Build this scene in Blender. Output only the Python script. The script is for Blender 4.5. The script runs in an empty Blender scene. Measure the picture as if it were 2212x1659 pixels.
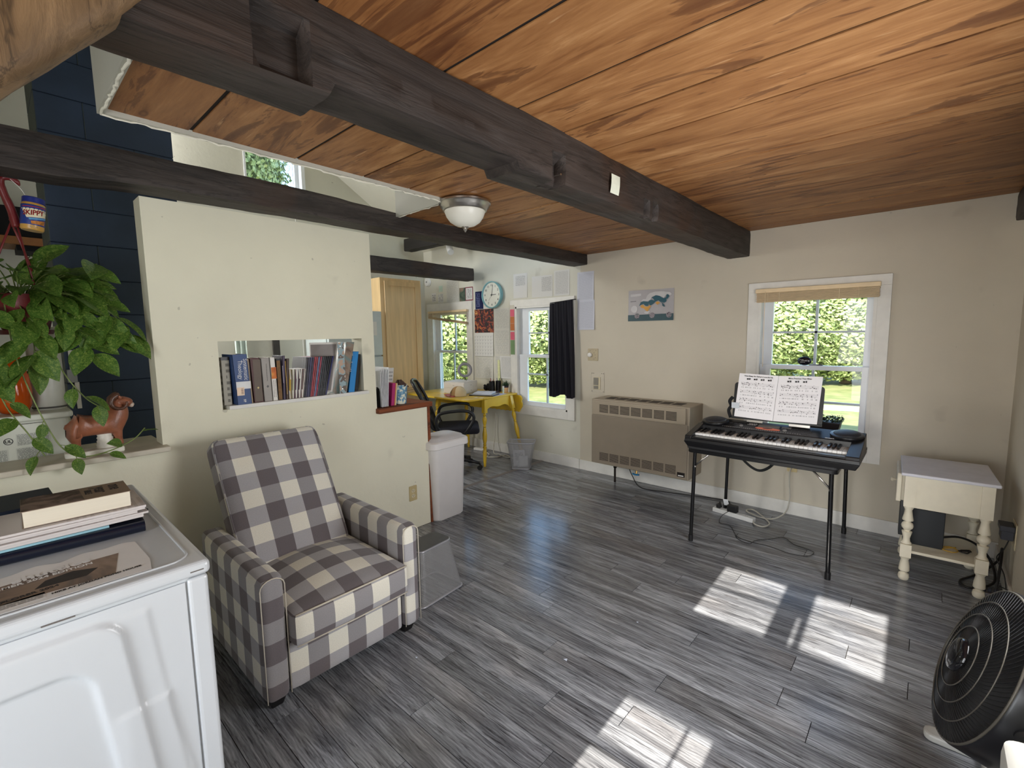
import bpy, bmesh, math, random
from mathutils import Vector, Matrix, noise
random.seed(7)
C = bpy.context.scene.collection
SC = bpy.context.scene
PI = math.pi
R = math.radians

# ------------------------------------------------------------------ camera
cam_d = bpy.data.cameras.new('camera'); cam = bpy.data.objects.new('camera', cam_d); C.objects.link(cam)
yaw, pitch, roll = -0.730456802, -0.108395302, -0.014788295
fw = Vector((math.sin(yaw)*math.cos(pitch), math.cos(yaw)*math.cos(pitch), math.sin(pitch)))
rt = Vector((math.cos(yaw), -math.sin(yaw), 0)); up = rt.cross(fw)
rt2 = rt*math.cos(roll) + up*math.sin(roll); up2 = -rt*math.sin(roll) + up*math.cos(roll)
cam.matrix_world = Matrix(((rt2.x, up2.x, -fw.x, 0), (rt2.y, up2.y, -fw.y, 0), (rt2.z, up2.z, -fw.z, 1.5), (0, 0, 0, 1)))
cam_d.sensor_width = 36; cam_d.lens = 1006.6562/2212*36; cam_d.clip_start = 0.02; cam_d.clip_end = 300
SC.camera = cam

# ------------------------------------------------------------------ light and exposure
SC.view_settings.view_transform = 'Standard'; SC.view_settings.look = 'None'
SC.view_settings.gamma = 1; SC.view_settings.use_curve_mapping = False
SC.view_settings.exposure = 0.2
wd = bpy.data.worlds.new('sky'); SC.world = wd; wd.use_nodes = True
nt = wd.node_tree; nt.nodes.clear()
sk = nt.nodes.new('ShaderNodeTexSky'); sk.sky_type = 'NISHITA'; sk.sun_disc = False
sk.sun_elevation = R(30); sk.sun_rotation = R(180); sk.air_density = 1.0; sk.dust_density = 0.6; sk.ozone_density = 1.5
bg = nt.nodes.new('ShaderNodeBackground'); bg.inputs[1].default_value = 0.75
wo = nt.nodes.new('ShaderNodeOutputWorld')
nt.links.new(sk.outputs[0], bg.inputs[0]); nt.links.new(bg.outputs[0], wo.inputs[0])
# sun: comes in through the glazing in the wall behind the camera, almost along +Y
TE = 0.48
sd = bpy.data.lights.new('sun', 'SUN'); sd.energy = 19.5; sd.angle = R(0.3); sd.color = (1.0, 0.93, 0.82)
so = bpy.data.objects.new('sun', sd); C.objects.link(so); so.location = (0, -6, 6)
so.rotation_euler = Vector((-0.025, 1, -TE)).to_track_quat('-Z', 'Y').to_euler()
def area(name, loc, aim, sx, sy, power, col):
    d = bpy.data.lights.new(name, 'AREA'); d.shape = 'RECTANGLE'; d.size = sx; d.size_y = sy; d.energy = power; d.color = col
    o = bpy.data.objects.new(name, d); C.objects.link(o); o.location = loc
    o.rotation_euler = (Vector(aim)-Vector(loc)).to_track_quat('-Z', 'Z').to_euler(); return o
area('fill_panel_behind_camera', (-0.5, -1.42, 1.05), (-1.0, 3.0, 1.1), 1.7, 1.7, 46, (0.93, 0.96, 1.0))  # added fill panel standing for unseen glazing behind the camera
area('fill_panel_right', (0.395, 1.75, 1.02), (-2.8, 1.55, 0.85), 1.2, 0.9, 47, (0.97, 0.98, 1.0))  # added panel for daylight from an unseen window on the right
area('fill_panel_kitchen', (-5.36, 0.88, 2.0), (-3.6, 2.4, 1.2), 0.7, 1.0, 54, (1.0, 0.98, 0.93))  # added kitchen fill hidden behind the chimney; this stretch of wall has no window
area('fill_panel_loft', (-5.36, 0.88, 3.4), (-3.4, 2.6, 3.2), 0.7, 0.7, 36, (1.0, 0.98, 0.94))  # added fill for the high space, hidden behind the chimney, off the loft window

# ------------------------------------------------------------------ materials
MATS = {}
class G:
    """small helper for node graphs"""
    def __init__(s, name):
        m = bpy.data.materials.new(name); m.use_nodes = True; s.m = m; s.t = m.node_tree; s.t.nodes.clear()
        s.o = s.t.nodes.new('ShaderNodeOutputMaterial'); s.b = s.t.nodes.new('ShaderNodeBsdfPrincipled')
        s.t.links.new(s.b.outputs[0], s.o.inputs[0])
    def n(s, typ, **k):
        x = s.t.nodes.new('ShaderNode'+typ)
        for a, v in k.items(): setattr(x, a, v)
        return x
    def l(s, a, b): s.t.links.new(a, b)
    def set(s, sock, v):
        if hasattr(v, 'node'): s.l(v, sock)
        else: sock.default_value = v
    def math(s, op, a, b=0.0, c=None):
        x = s.n('Math', operation=op); s.set(x.inputs[0], a); s.set(x.inputs[1], b)
        if c is not None: s.set(x.inputs[2], c)
        return x.outputs[0]
    def coord(s, which='Object', scale=(1, 1, 1), rnd=False):
        tc = s.n('TexCoord'); mp = s.n('Mapping'); mp.inputs['Scale'].default_value = scale
        s.l(tc.outputs[which], mp.inputs[0])
        if rnd:
            oi = s.n('ObjectInfo'); v = s.n('VectorMath', operation='MULTIPLY_ADD')
            cx = s.n('CombineXYZ'); s.l(oi.outputs['Random'], cx.inputs[0]); s.l(oi.outputs['Random'], cx.inputs[1]); s.l(oi.outputs['Random'], cx.inputs[2])
            s.l(cx.outputs[0], v.inputs[0]); v.inputs[1].default_value = (37, 91, 53); s.l(mp.outputs[0], v.inputs[2])
            return v.outputs[0]
        return mp.outputs[0]
    def noise(s, vec, scale, detail=3, rough=.5, dist=0):
        x = s.n('TexNoise'); s.l(vec, x.inputs['Vector']); x.inputs['Scale'].default_value = scale
        x.inputs['Detail'].default_value = detail; x.inputs['Roughness'].default_value = rough; x.inputs['Distortion'].default_value = dist
        return x.outputs[0]
    def ramp(s, f, stops, interp='LINEAR'):
        x = s.n('ValToRGB'); s.l(f, x.inputs[0]); e = x.color_ramp.elements; x.color_ramp.interpolation = interp
        while len(e) < len(stops): e.new(.5)
        for i, (p, c) in enumerate(stops): e[i].position = p; e[i].color = (*c, 1) if len(c) == 3 else c
        return x.outputs[0]
    def mix(s, f, a, b, mode='MIX'):
        x = s.n('Mix', data_type='RGBA', blend_type=mode); s.set(x.inputs[0], f)
        for k, v in ((6, a), (7, b)):
            if hasattr(v, 'node'): s.l(v, x.inputs[k])
            else: x.inputs[k].default_value = (*v, 1) if len(v) == 3 else v
        return x.outputs[2]
    def bump(s, h, strength=.3, dist=.01):
        x = s.n('Bump'); x.inputs['Strength'].default_value = strength; x.inputs['Distance'].default_value = dist
        s.l(h, x.inputs['Height']); s.l(x.outputs[0], s.b.inputs['Normal'])
    def fin(s, col=None, rough=None, metal=None, spec=None):
        if col is not None:
            if hasattr(col, 'node'): s.l(col, s.b.inputs['Base Color'])
            else: s.b.inputs['Base Color'].default_value = (*col, 1)
        if rough is not None: s.set(s.b.inputs['Roughness'], rough)
        if metal is not None: s.b.inputs['Metallic'].default_value = metal
        if spec is not None: s.b.inputs['Specular IOR Level'].default_value = spec
        return s.m
def srgb(r, g, b):
    f = lambda c: (c/255/12.92) if c <= 10 else ((c/255+.055)/1.055)**2.4
    return (f(r), f(g), f(b))
def P(name, col, rough=.5, metal=0, var=.08, vs=12, bump=0, bs=60, spec=.5, stretch=(1, 1, 1)):
    """plain painted/plastic/metal surface with slight procedural variation; col is sRGB 0-255"""
    if name in MATS: return MATS[name]
    g = G(name); c = srgb(*col); v = g.coord('Object', stretch); nz = g.noise(v, vs, 3)
    cc = g.ramp(nz, [(.3, tuple(x*(1-var) for x in c)), (.7, tuple(min(1, x*(1+var)) for x in c))])
    if bump: g.bump(g.noise(v, bs, 4), bump, .004)
    MATS[name] = g.fin(cc, rough, metal, spec); return MATS[name]

def mat_wall(name, col, stain=(120, 112, 98)):
    g = G(name); v = g.coord('Object'); c = srgb(*col)
    base = g.ramp(g.noise(v, 1.3, 4, .6), [(.3, tuple(x*.93 for x in c)), (.7, tuple(min(1, x*1.04) for x in c))])
    sp = g.ramp(g.noise(v, 5.5, 2, .4), [(.70, (0, 0, 0)), (.80, (1, 1, 1))])
    base = g.mix(g.math('MULTIPLY', sp, .22), base, srgb(*stain))
    dots = g.ramp(g.noise(v, 26, 1, .3), [(.80, (0, 0, 0)), (.83, (1, 1, 1))])
    base = g.mix(g.math('MULTIPLY', dots, .35), base, srgb(*stain))
    g.bump(g.noise(v, 34, 5, .6), .12, .01)
    return g.fin(base, .62, 0, .3)
def mat_floor():
    g = G('grey_laminate'); v = g.coord('Object', (1, 1, 1), True)
    def mp(sc):
        m_ = g.n('Mapping'); m_.inputs['Scale'].default_value = sc; g.l(v, m_.inputs[0]); return m_.outputs[0]
    a = g.noise(mp((.9, 9, 1)), 2.2, 5, .6, 1.0)            # broad cathedral streaks
    b = g.noise(mp((1.5, 30, 1)), 3.2, 6, .72, 1.1)           # fine dark grain
    w = g.n('TexWave', wave_type='BANDS', bands_direction='Y'); g.l(mp((.35, 1, 1)), w.inputs['Vector']); w.inputs['Scale'].default_value = 26; w.inputs['Distortion'].default_value = 9; w.inputs['Detail'].default_value = 3; w.inputs['Detail Scale'].default_value = .9
    h = g.math('ADD', g.math('ADD', g.math('MULTIPLY', a, .60), g.math('MULTIPLY', b, .34)), g.math('MULTIPLY', w.outputs[0], .06))
    c = g.ramp(h, [(.34, srgb(76, 78, 82)), (.46, srgb(108, 110, 115)), (.54, srgb(134, 137, 142)), (.66, srgb(172, 175, 180))])
    dk = g.ramp(b, [(.34, (.22, .21, .21)), (.47, (1, 1, 1))]); c = g.mix(.85, c, dk, 'MULTIPLY')
    k = g.n('TexVoronoi'); k.inputs['Scale'].default_value = .55; g.l(mp((5, 20, 1)), k.inputs['Vector'])
    knot = g.ramp(k.outputs['Distance'], [(.0, (1, 1, 1)), (.05, (.3, .3, .3)), (.08, (.8, .8, .8)), (.13, (0, 0, 0))])
    c = g.mix(g.math('MULTIPLY', knot, .7), c, srgb(66, 60, 58))
    oi = g.n('ObjectInfo')
    tone = g.ramp(oi.outputs['Random'], [(0, (.74, .73, .72)), (.5, (.97, .97, .98)), (1, (1.2, 1.2, 1.2))])
    c = g.mix(1, c, tone, 'MULTIPLY')
    warm = g.ramp(g.noise(v, 1.7, 2), [(.55, (1, 1, 1)), (.75, (1.06, .99, .93))]); c = g.mix(1, c, warm, 'MULTIPLY')
    g.bump(h, .06, .004)
    return g.fin(c, g.math('ADD', .15, g.math('MULTIPLY', b, .12)), 0, .62)
def mat_ceiling():
    g = G('amber_pine_board'); v = g.coord('Object', (1, 1, 1), True)
    mp = g.n('Mapping'); mp.inputs['Scale'].default_value = (1, 5.5, 1); g.l(v, mp.inputs[0])
    a = g.noise(mp.outputs[0], 1.7, 6, .62, 1.3)
    mp2 = g.n('Mapping'); mp2.inputs['Scale'].default_value = (3, 34, 1); g.l(v, mp2.inputs[0])
    b = g.noise(mp2.outputs[0], 2.6, 4, .6, .4)
    c = g.ramp(g.math('ADD', g.math('MULTIPLY', a, .75), g.math('MULTIPLY', b, .25)),
               [(.30, srgb(102, 61, 32)), (.42, srgb(142, 94, 54)), (.56, srgb(165, 116, 71)), (.72, srgb(196, 148, 100))])
    # dark stains with soft edges and long streaks
    s1 = g.noise(mp.outputs[0], .95, 5, .65, 2.0)
    st = g.ramp(s1, [(.55, (0, 0, 0)), (.575, (.75, .75, .75)), (.66, (1, 1, 1))])
    c = g.mix(g.math('MULTIPLY', st, .70), c, srgb(84, 46, 26))
    mp3 = g.n('Mapping'); mp3.inputs['Scale'].default_value = (1.6, 3.4, 1); g.l(v, mp3.inputs[0])
    k = g.n('TexVoronoi'); k.inputs['Scale'].default_value = .9; g.l(mp3.outputs[0], k.inputs['Vector'])
    ring = g.ramp(k.outputs['Distance'], [(.0, (.75, .75, .75)), (.045, (.1, .1, .1)), (.058, (1, 1, 1)), (.07, (0, 0, 0))])
    c = g.mix(g.math('MULTIPLY', ring, .7), c, srgb(86, 48, 24))
    pale = g.ramp(g.noise(mp2.outputs[0], 1.1, 3, .5, .2), [(.70, (0, 0, 0)), (.76, (1, 1, 1))])
    c = g.mix(g.math('MULTIPLY', pale, .35), c, srgb(232, 190, 140))
    oi = g.n('ObjectInfo')
    tone = g.ramp(oi.outputs['Random'], [(0, (.84, .80, .76)), (.5, (1, 1, 1)), (1, (1.1, 1.12, 1.14))])
    c = g.mix(1, c, tone, 'MULTIPLY'); g.bump(b, .15, .004)
    return g.fin(c, .5, 0, .35)
def mat_beam(name, lo, hi, axis=1, warm=None):
    g = G(name); sc = [14, 14, 14]; sc[axis] = 1.2; v = g.coord('Object', tuple(sc))
    a = g.noise(v, 1.3, 7, .68, .6); b = g.noise(g.coord('Object'), 2.2, 3)
    c = g.ramp(a, [(.3, srgb(*lo)), (.68, srgb(*hi))])
    if warm: c = g.mix(g.ramp(b, [(.55, (0, 0, 0)), (.72, (.7, .7, .7))]), c, srgb(*warm))
    ck = g.ramp(g.noise(v, .55, 5, .7, 1.2), [(.475, (0, 0, 0)), (.5, (1, 1, 1)), (.525, (0, 0, 0))])
    c = g.mix(g.math('MULTIPLY', ck, .55), c, (.006, .005, .004)); g.bump(a, .55, .012)
    return g.fin(c, .6, 0, .35)
def mat_gingham():
    g = G('gingham_fabric'); tc = g.n('TexCoord'); sp = g.n('SeparateXYZ'); g.l(tc.outputs['UV'], sp.inputs[0])
    def stripe(o, ph): return g.math('GREATER_THAN', g.math('FRACT', g.math('ADD', g.math('DIVIDE', o, .178), ph)), .5)
    a = stripe(sp.outputs[0], 10.13); b = stripe(sp.outputs[1], 10.30)
    cream, m1, m2, dk = srgb(230, 226, 212), srgb(150, 147, 149), srgb(172, 170, 173), srgb(108, 101, 104)
    c = g.mix(b, g.mix(a, cream, m1), g.mix(a, m2, dk))
    w = g.noise(g.coord('UV', (260, 260, 1)), 1.0, 2); c = g.mix(.35, c, g.ramp(w, [(.3, (.72, .72, .72)), (.7, (1.12, 1.12, 1.12))]), 'MULTIPLY')
    st = g.ramp(g.noise(g.coord('Object'), 3.5, 3), [(.62, (1, 1, 1)), (.8, (1.0, .96, .90))]); c = g.mix(1, c, st, 'MULTIPLY')
    g.bump(w, .12, .002); g.b.inputs['Sheen Weight'].default_value = .25
    return g.fin(c, .85, 0, .2)
def mat_paper(name, base=(214, 213, 210), ink=(110, 110, 112), lines=34, box=(.1, .9, .06, .94), words=26, amt=.6, gap=None, thresh=.42):
    if name in MATS: return MATS[name]
    g = G(name); tc = g.n('TexCoord'); sp = g.n('SeparateXYZ'); g.l(tc.outputs['UV'], sp.inputs[0]); u, v = sp.outputs[0], sp.outputs[1]
    ln = g.math('GREATER_THAN', g.math('FRACT', g.math('MULTIPLY', v, lines)), .5)
    cx = g.n('CombineXYZ'); g.l(g.math('MULTIPLY', u, words), cx.inputs[0]); g.l(g.math('FLOOR', g.math('MULTIPLY', v, lines)), cx.inputs[1])
    wd_ = g.math('GREATER_THAN', g.noise(cx.outputs[0], 1.0, 0), thresh)
    def inside(x, a, b): return g.math('MULTIPLY', g.math('GREATER_THAN', x, a), g.math('LESS_THAN', x, b))
    mk = g.math('MULTIPLY', g.math('MULTIPLY', ln, wd_), g.math('MULTIPLY', inside(u, box[0], box[1]), inside(v, box[2], box[3])))
    if gap: mk = g.math('MULTIPLY', mk, g.math('SUBTRACT', 1.0, inside(u, gap[0], gap[1])))
    c = g.mix(g.math('MULTIPLY', mk, amt), srgb(*base), srgb(*ink))
    MATS[name] = g.fin(c, .7, 0, .2); return MATS[name]
def mat_music():
    g = G('printed_sheet_music'); tc = g.n('TexCoord'); sp = g.n('SeparateXYZ'); g.l(tc.outputs['UV'], sp.inputs[0]); u, v = sp.outputs[0], sp.outputs[1]
    row = g.math('MULTIPLY', g.math('SUBTRACT', v, .12), 5.6); fr = g.math('FRACT', row)
    def inside(x, a, b): return g.math('MULTIPLY', g.math('GREATER_THAN', x, a), g.math('LESS_THAN', x, b))
    area_ = g.math('MULTIPLY', inside(v, .12, .83), inside(u, .08, .94))
    staff = g.math('MULTIPLY', inside(fr, .42, .80), g.math('GREATER_THAN', g.math('FRACT', g.math('MULTIPLY', fr, 12.5)), .72))
    cx = g.n('CombineXYZ'); g.l(g.math('MULTIPLY', u, 22), cx.inputs[0]); g.l(g.math('MULTIPLY', v, 34), cx.inputs[1])
    vo = g.n('TexVoronoi'); vo.inputs['Scale'].default_value = 1; g.l(cx.outputs[0], vo.inputs['Vector'])
    notes = g.math('MULTIPLY', g.math('LESS_THAN', vo.outputs['Distance'], .30), inside(fr, .40, .84))
    cx2 = g.n('CombineXYZ'); g.l(g.math('MULTIPLY', u, 50), cx2.inputs[0]); g.l(g.math('FLOOR', g.math('MULTIPLY', row, 2)), cx2.inputs[1])
    ly = g.math('MULTIPLY', inside(fr, .10, .26), g.math('GREATER_THAN', g.noise(cx2.outputs[0], 1, 0), .5))
    k = g.math('MULTIPLY', area_, g.math('MINIMUM', 1.0, g.math('ADD', g.math('ADD', g.math('MULTIPLY', staff, .35), g.math('MULTIPLY', notes, .95)), g.math('MULTIPLY', ly, .45))))
    c = g.mix(k, srgb(232, 230, 232), srgb(60, 58, 60)); return g.fin(c, .6, 0, .25)
def mat_leaf(name, c1, c2, c3, rough=.4, trans=.15):
    g = G(name); v = g.coord('Object', (1, 1, 1), True)
    c = g.ramp(g.noise(v, 14, 4, .6, 1), [(.3, srgb(*c1)), (.52, srgb(*c2)), (.72, srgb(*c3))])
    g.b.inputs['Transmission Weight'].default_value = 0
    tr = g.n('BsdfTranslucent'); g.l(c, tr.inputs[0]); mx = g.n('MixShader'); mx.inputs[0].default_value = trans
    g.fin(c, rough, 0, .45); g.l(g.b.outputs[0], mx.inputs[1]); g.l(tr.outputs[0], mx.inputs[2]); g.l(mx.outputs[0], g.o.inputs[0])
    return g.m
def mat_glass(name, tint=(1, 1, 1), refl=.07):
    g = G(name); tr = g.n('BsdfTransparent'); tr.inputs[0].default_value = (*tint, 1); gl = g.n('BsdfGlossy'); gl.inputs['Roughness'].default_value = .02
    mx = g.n('MixShader'); mx.inputs[0].default_value = refl
    g.l(tr.outputs[0], mx.inputs[1]); g.l(gl.outputs[0], mx.inputs[2]); g.l(mx.outputs[0], g.o.inputs[0]); return g.m
def mat_mesh(name, col, cell, fill, metal=.6):
    g = G(name); tc = g.n('TexCoord'); sp = g.n('SeparateXYZ'); g.l(tc.outputs['UV'], sp.inputs[0])
    a = g.math('LESS_THAN', g.math('FRACT', g.math('DIVIDE', sp.outputs[0], cell)), fill)
    b = g.math('LESS_THAN', g.math('FRACT', g.math('DIVIDE', sp.outputs[1], cell)), fill)
    al = g.math('MAXIMUM', a, b); g.fin(srgb(*col), .4, metal); g.l(al, g.b.inputs['Alpha']); return g.m
def mat_blend(name, cols, scale, detail=3, rough=.6, dist=.5, which='Object', sc=(1, 1, 1), stops=None, interp='LINEAR'):
    """patchy print of several colours (photographs on covers, calendars, cloth)"""
    if name in MATS: return MATS[name]
    g = G(name); v = g.coord(which, sc); n_ = g.noise(v, scale, detail, .55, dist); k = len(cols)
    st = stops or [(.3+.4*i/(k-1), 0) for i in range(k)]
    MATS[name] = g.fin(g.ramp(n_, [(st[i][0], srgb(*cols[i])) for i in range(k)], interp), rough); return MATS[name]

WALL = mat_wall('cream_wall_paint', (232, 228, 206)); WALLF = mat_wall('beige_wall_paint', (200, 192, 175)); WALLK = mat_wall('pale_grey_wall_paint', (210, 208, 195))
FLOOR = mat_floor(); CEIL = mat_ceiling(); GING = mat_gingham()
BEAM = mat_beam('dark_stained_beam', (34, 29, 27), (72, 64, 60), 1, (66, 46, 34)); BEAMX = mat_beam('black_beam', (14, 12, 11), (38, 33, 30), 0)
LOG = mat_beam('weathered_pine_log', (88, 68, 46), (146, 118, 86), 2, (120, 82, 54))
WHITE = P('white_trim_paint', (222, 220, 214), .45, var=.05, bump=.1); VINYL = P('white_vinyl', (226, 230, 236), .3, var=.02)
GLASS = mat_glass('window_glass', (.97, .99, .98), .025)
BLACK = P('black_plastic', (22, 22, 24), .42); BLACKM = P('black_enamel', (20, 20, 22), .28, .3); BVINYL = P('black_vinyl', (32, 32, 34), .55, bump=.1)
CHROME = P('brushed_nickel', (196, 192, 186), .28, 1, var=.03); DARKGAP = P('dark_void', (14, 12, 11), .9)
IVORY = P('ivory_plastic', (214, 203, 172), .4, var=.03); WPLASTIC = P('white_plastic', (226, 224, 220), .4, var=.02)

# ------------------------------------------------------------------ mesh building
WM = {}          # world matrix of every empty / part
def wm(o): return WM.get(o.name, Matrix.Identity(4)) if o else Matrix.Identity(4)
def tag(o, label=None, cat=None, group=None, kind=None):
    if label: o['label'] = label
    if cat: o['category'] = cat
    if group: o['group'] = group
    if kind: o['kind'] = kind
    return o
def thing(name, label, cat, loc=(0, 0, 0), rz=0, group=None, kind=None):
    o = bpy.data.objects.new(name, None); C.objects.link(o); o.location = loc; o.rotation_euler = (0, 0, rz); o.empty_display_size = .05
    WM[o.name] = Matrix.Translation(loc) @ Matrix.Rotation(rz, 4, 'Z'); return tag(o, label, cat, group, kind)
class MB:
    def __init__(s): s.v = []; s.f = []; s.uv = {}; s.mi = {}; s.cur = 0
    def add(s, vs, fs, uvs=None):
        b = len(s.v); s.v += [Vector(p) for p in vs]
        for i, f in enumerate(fs):
            s.f.append(tuple(b+j for j in f)); k = len(s.f)-1
            if s.cur: s.mi[k] = s.cur
            if uvs: s.uv[k] = uvs[i]
        return s
    def box(s, x0, y0, z0, x1, y1, z1):
        x0, x1 = sorted((x0, x1)); y0, y1 = sorted((y0, y1)); z0, z1 = sorted((z0, z1))
        return s.add([(x0,y0,z0),(x1,y0,z0),(x1,y1,z0),(x0,y1,z0),(x0,y0,z1),(x1,y0,z1),(x1,y1,z1),(x0,y1,z1)],
                     [(3,2,1,0),(4,5,6,7),(0,1,5,4),(1,2,6,5),(2,3,7,6),(3,0,4,7)])
    def mbox(s, m, x0, y0, z0, x1, y1, z1):
        b = len(s.v); s.box(x0, y0, z0, x1, y1, z1)
        for i in range(b, len(s.v)): s.v[i] = m @ s.v[i]
        return s
    def hexa(s, a, b):   # two quads (bottom ring, top ring), counter-clockwise seen from above
        return s.add(list(a)+list(b), [(3,2,1,0),(4,5,6,7),(0,1,5,4),(1,2,6,5),(2,3,7,6),(3,0,4,7)])
    def tube(s, pts, r, n=8, cap=True):
        pts = [Vector(p) for p in pts]; rs = r if isinstance(r, (list, tuple)) else [r]*len(pts); rings = []; u = None
        for i, p in enumerate(pts):
            d = (pts[min(i+1, len(pts)-1)]-pts[max(i-1, 0)])
            d = d.normalized() if d.length > 1e-9 else Vector((0, 0, 1))
            if u is None: u = d.cross(Vector((0, 0, 1)) if abs(d.z) < .9 else Vector((1, 0, 0))).normalized()
            u = (u-d*u.dot(d)); u = u.normalized() if u.length > 1e-6 else d.orthogonal().normalized(); w = d.cross(u)
            rings.append([p+(u*math.cos(2*PI*k/n)+w*math.sin(2*PI*k/n))*rs[i] for k in range(n)])
        vs = [q for g_ in rings for q in g_]; fs = []
        for i in range(len(pts)-1):
            for k in range(n): fs.append((i*n+k, i*n+(k+1)%n, (i+1)*n+(k+1)%n, (i+1)*n+k))
        if cap: fs.append(tuple(range(n-1, -1, -1))); fs.append(tuple((len(pts)-1)*n+k for k in range(n)))
        return s.add(vs, fs)
    def lathe(s, prof, c=(0, 0, 0), n=24, m=None, sx=1, sy=1):   # prof: (r, z)
        vs = []; fs = []
        for r_, z in prof:
            for k in range(n):
                a = 2*PI*k/n; p = Vector((r_*math.cos(a)*sx, r_*math.sin(a)*sy, z)); vs.append((m @ p) if m else p+Vector(c))
        for i in range(len(prof)-1):
            for k in range(n): fs.append((i*n+k, i*n+(k+1)%n, (i+1)*n+(k+1)%n, (i+1)*n+k))
        if prof[0][0] > 1e-6: fs.append(tuple(range(n-1, -1, -1)))
        if prof[-1][0] > 1e-6: fs.append(tuple((len(prof)-1)*n+k for k in range(n)))
        return s.add(vs, fs)
    def prism(s, poly, h, m=None):    # poly in local xy, extruded along local z 0..h
        n = len(poly); m = m or Matrix.Identity(4)
        vs = [m @ Vector((x, y, 0)) for x, y in poly]+[m @ Vector((x, y, h)) for x, y in poly]
        return s.add(vs, [tuple(range(n-1, -1, -1)), tuple(range(n, 2*n))]+[(k, (k+1) % n, n+(k+1) % n, n+k) for k in range(n)])
    def sheet(s, o, u, v, nu=1, nv=1, th=.0006, fn=None):   # thin sheet with 0-1 uv; fn(a,b)->offset along normal
        o, u, v = Vector(o), Vector(u), Vector(v); nn = u.cross(v).normalized(); vs = []; fs = []; uvs = []
        for side in (1, 0):
            for j in range(nv+1):
                for i in range(nu+1):
                    a, b = i/nu, j/nv; vs.append(o+u*a+v*b+nn*((fn(a, b) if fn else 0)+side*th))
        W = nu+1; N = W*(nv+1)
        for j in range(nv):
            for i in range(nu):
                q = (j*W+i, j*W+i+1, (j+1)*W+i+1, (j+1)*W+i); t = [(i/nu, j/nv), ((i+1)/nu, j/nv), ((i+1)/nu, (j+1)/nv), (i/nu, (j+1)/nv)]
                fs.append(q); uvs.append(t); fs.append(tuple(N+k for k in reversed(q))); uvs.append([(0, 0)]*4)
        for i in range(nu):
            fs.append((i+1, i, N+i, N+i+1)); uvs.append([(0, 0)]*4); k = nv*W; fs.append((k+i, k+i+1, N+k+i+1, N+k+i)); uvs.append([(0, 0)]*4)
        for j in range(nv):
            fs.append((j*W, (j+1)*W, N+(j+1)*W, N+j*W)); uvs.append([(0, 0)]*4)
            fs.append(((j+1)*W+nu, j*W+nu, N+j*W+nu, N+(j+1)*W+nu)); uvs.append([(0, 0)]*4)
        return s.add(vs, fs, uvs)
    def build(s, name, mat, parent=None, bevel=0, smooth=False, seg=2, sub=0, mesh_only=False, autosm=None):
        inv = wm(parent).inverted(); me = bpy.data.meshes.new(name)
        me.from_pydata([inv @ p for p in s.v], [], s.f)
        ul = me.uv_layers.new(name='UVMap')
        for p in me.polygons:
            if p.index in s.uv:
                for k, li in enumerate(p.loop_indices): ul.data[li].uv = s.uv[p.index][k]
            else:
                n_ = p.normal; ax = max(range(3), key=lambda i: abs(n_[i])); ii = ((1, 2), (0, 2), (0, 1))[ax]
                for li in p.loop_indices:
                    co = me.vertices[me.loops[li].vertex_index].co; ul.data[li].uv = (co[ii[0]], co[ii[1]])
        ms = mat if isinstance(mat, (list, tuple)) else [mat]
        for m_ in ms: me.materials.append(m_)
        for k, i in s.mi.items(): me.polygons[k].material_index = i
        if smooth:
            for p in me.polygons: p.use_smooth = True
            if autosm:
                bm = bmesh.new(); bm.from_mesh(me)
                for e in bm.edges:
                    if len(e.link_faces) == 2 and e.calc_face_angle(0) > R(autosm): e.smooth = False
                bm.to_mesh(me); bm.free()
        me.update()
        if mesh_only: return me
        o = bpy.data.objects.new(name, me); C.objects.link(o)
        if parent: o.parent = parent
        WM[o.name] = wm(parent)
        if bevel:
            b = o.modifiers.new('bevel', 'BEVEL'); b.width = bevel; b.segments = seg; b.limit_method = 'ANGLE'; b.harden_normals = False
        if sub: q = o.modifiers.new('sub', 'SUBSURF'); q.levels = sub; q.render_levels = sub
        return o
def bx(name, mat, parent, *d, bevel=0, seg=2): return MB().box(*d).build(name, mat, parent, bevel=bevel, seg=seg)
def solo(o, label, cat, group=None): return tag(o, label, cat, group)
def struct(o, label=None): o['kind'] = 'structure'; return o
def frame(origin, x, y):   # matrix with local x,y along the given world vectors
    x = Vector(x).normalized(); y = Vector(y); y = (y-x*y.dot(x)).normalized(); z = x.cross(y)
    m = Matrix((x, y, z)).transposed().to_4x4(); m.translation = Vector(origin); return m
def text(body, size, m, mat, parent, name='lettering', align='LEFT', ext=.0002, sx=1, bend=None, bold=0):
    cu = bpy.data.curves.new('t', 'FONT'); cu.body = body; cu.size = size; cu.align_x = align; cu.extrude = ext; cu.resolution_u = 3; cu.offset = bold
    cu.space_line = .82
    to = bpy.data.objects.new('t', cu); C.objects.link(to); bpy.context.view_layer.update()
    me = bpy.data.meshes.new_from_object(to); C.objects.unlink(to); bpy.data.objects.remove(to)
    inv = wm(parent).inverted()
    for v in me.vertices:
        p = Vector((v.co.x*sx, v.co.y, v.co.z)); v.co = inv @ (bend(p) if bend else m @ p)
    me.name = name; me.materials.clear(); me.materials.append(mat)
    for p in me.polygons: p.material_index = 0
    o = bpy.data.objects.new(name, me); C.objects.link(o)
    if parent: o.parent = parent
    return o
def arc(c, r, a0, a1, n, ax='xy', z=0): return [(c[0]+r*math.cos(a0+(a1-a0)*i/n), c[1]+r*math.sin(a0+(a1-a0)*i/n)) for i in range(n+1)]
def rrect(x0, y0, x1, y1, r, n=4):
    return arc((x1-r, y0+r), r, -PI/2, 0, n)+arc((x1-r, y1-r), r, 0, PI/2, n)+arc((x0+r, y1-r), r, PI/2, PI, n)+arc((x0+r, y0+r), r, PI, 1.5*PI, n)
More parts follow.
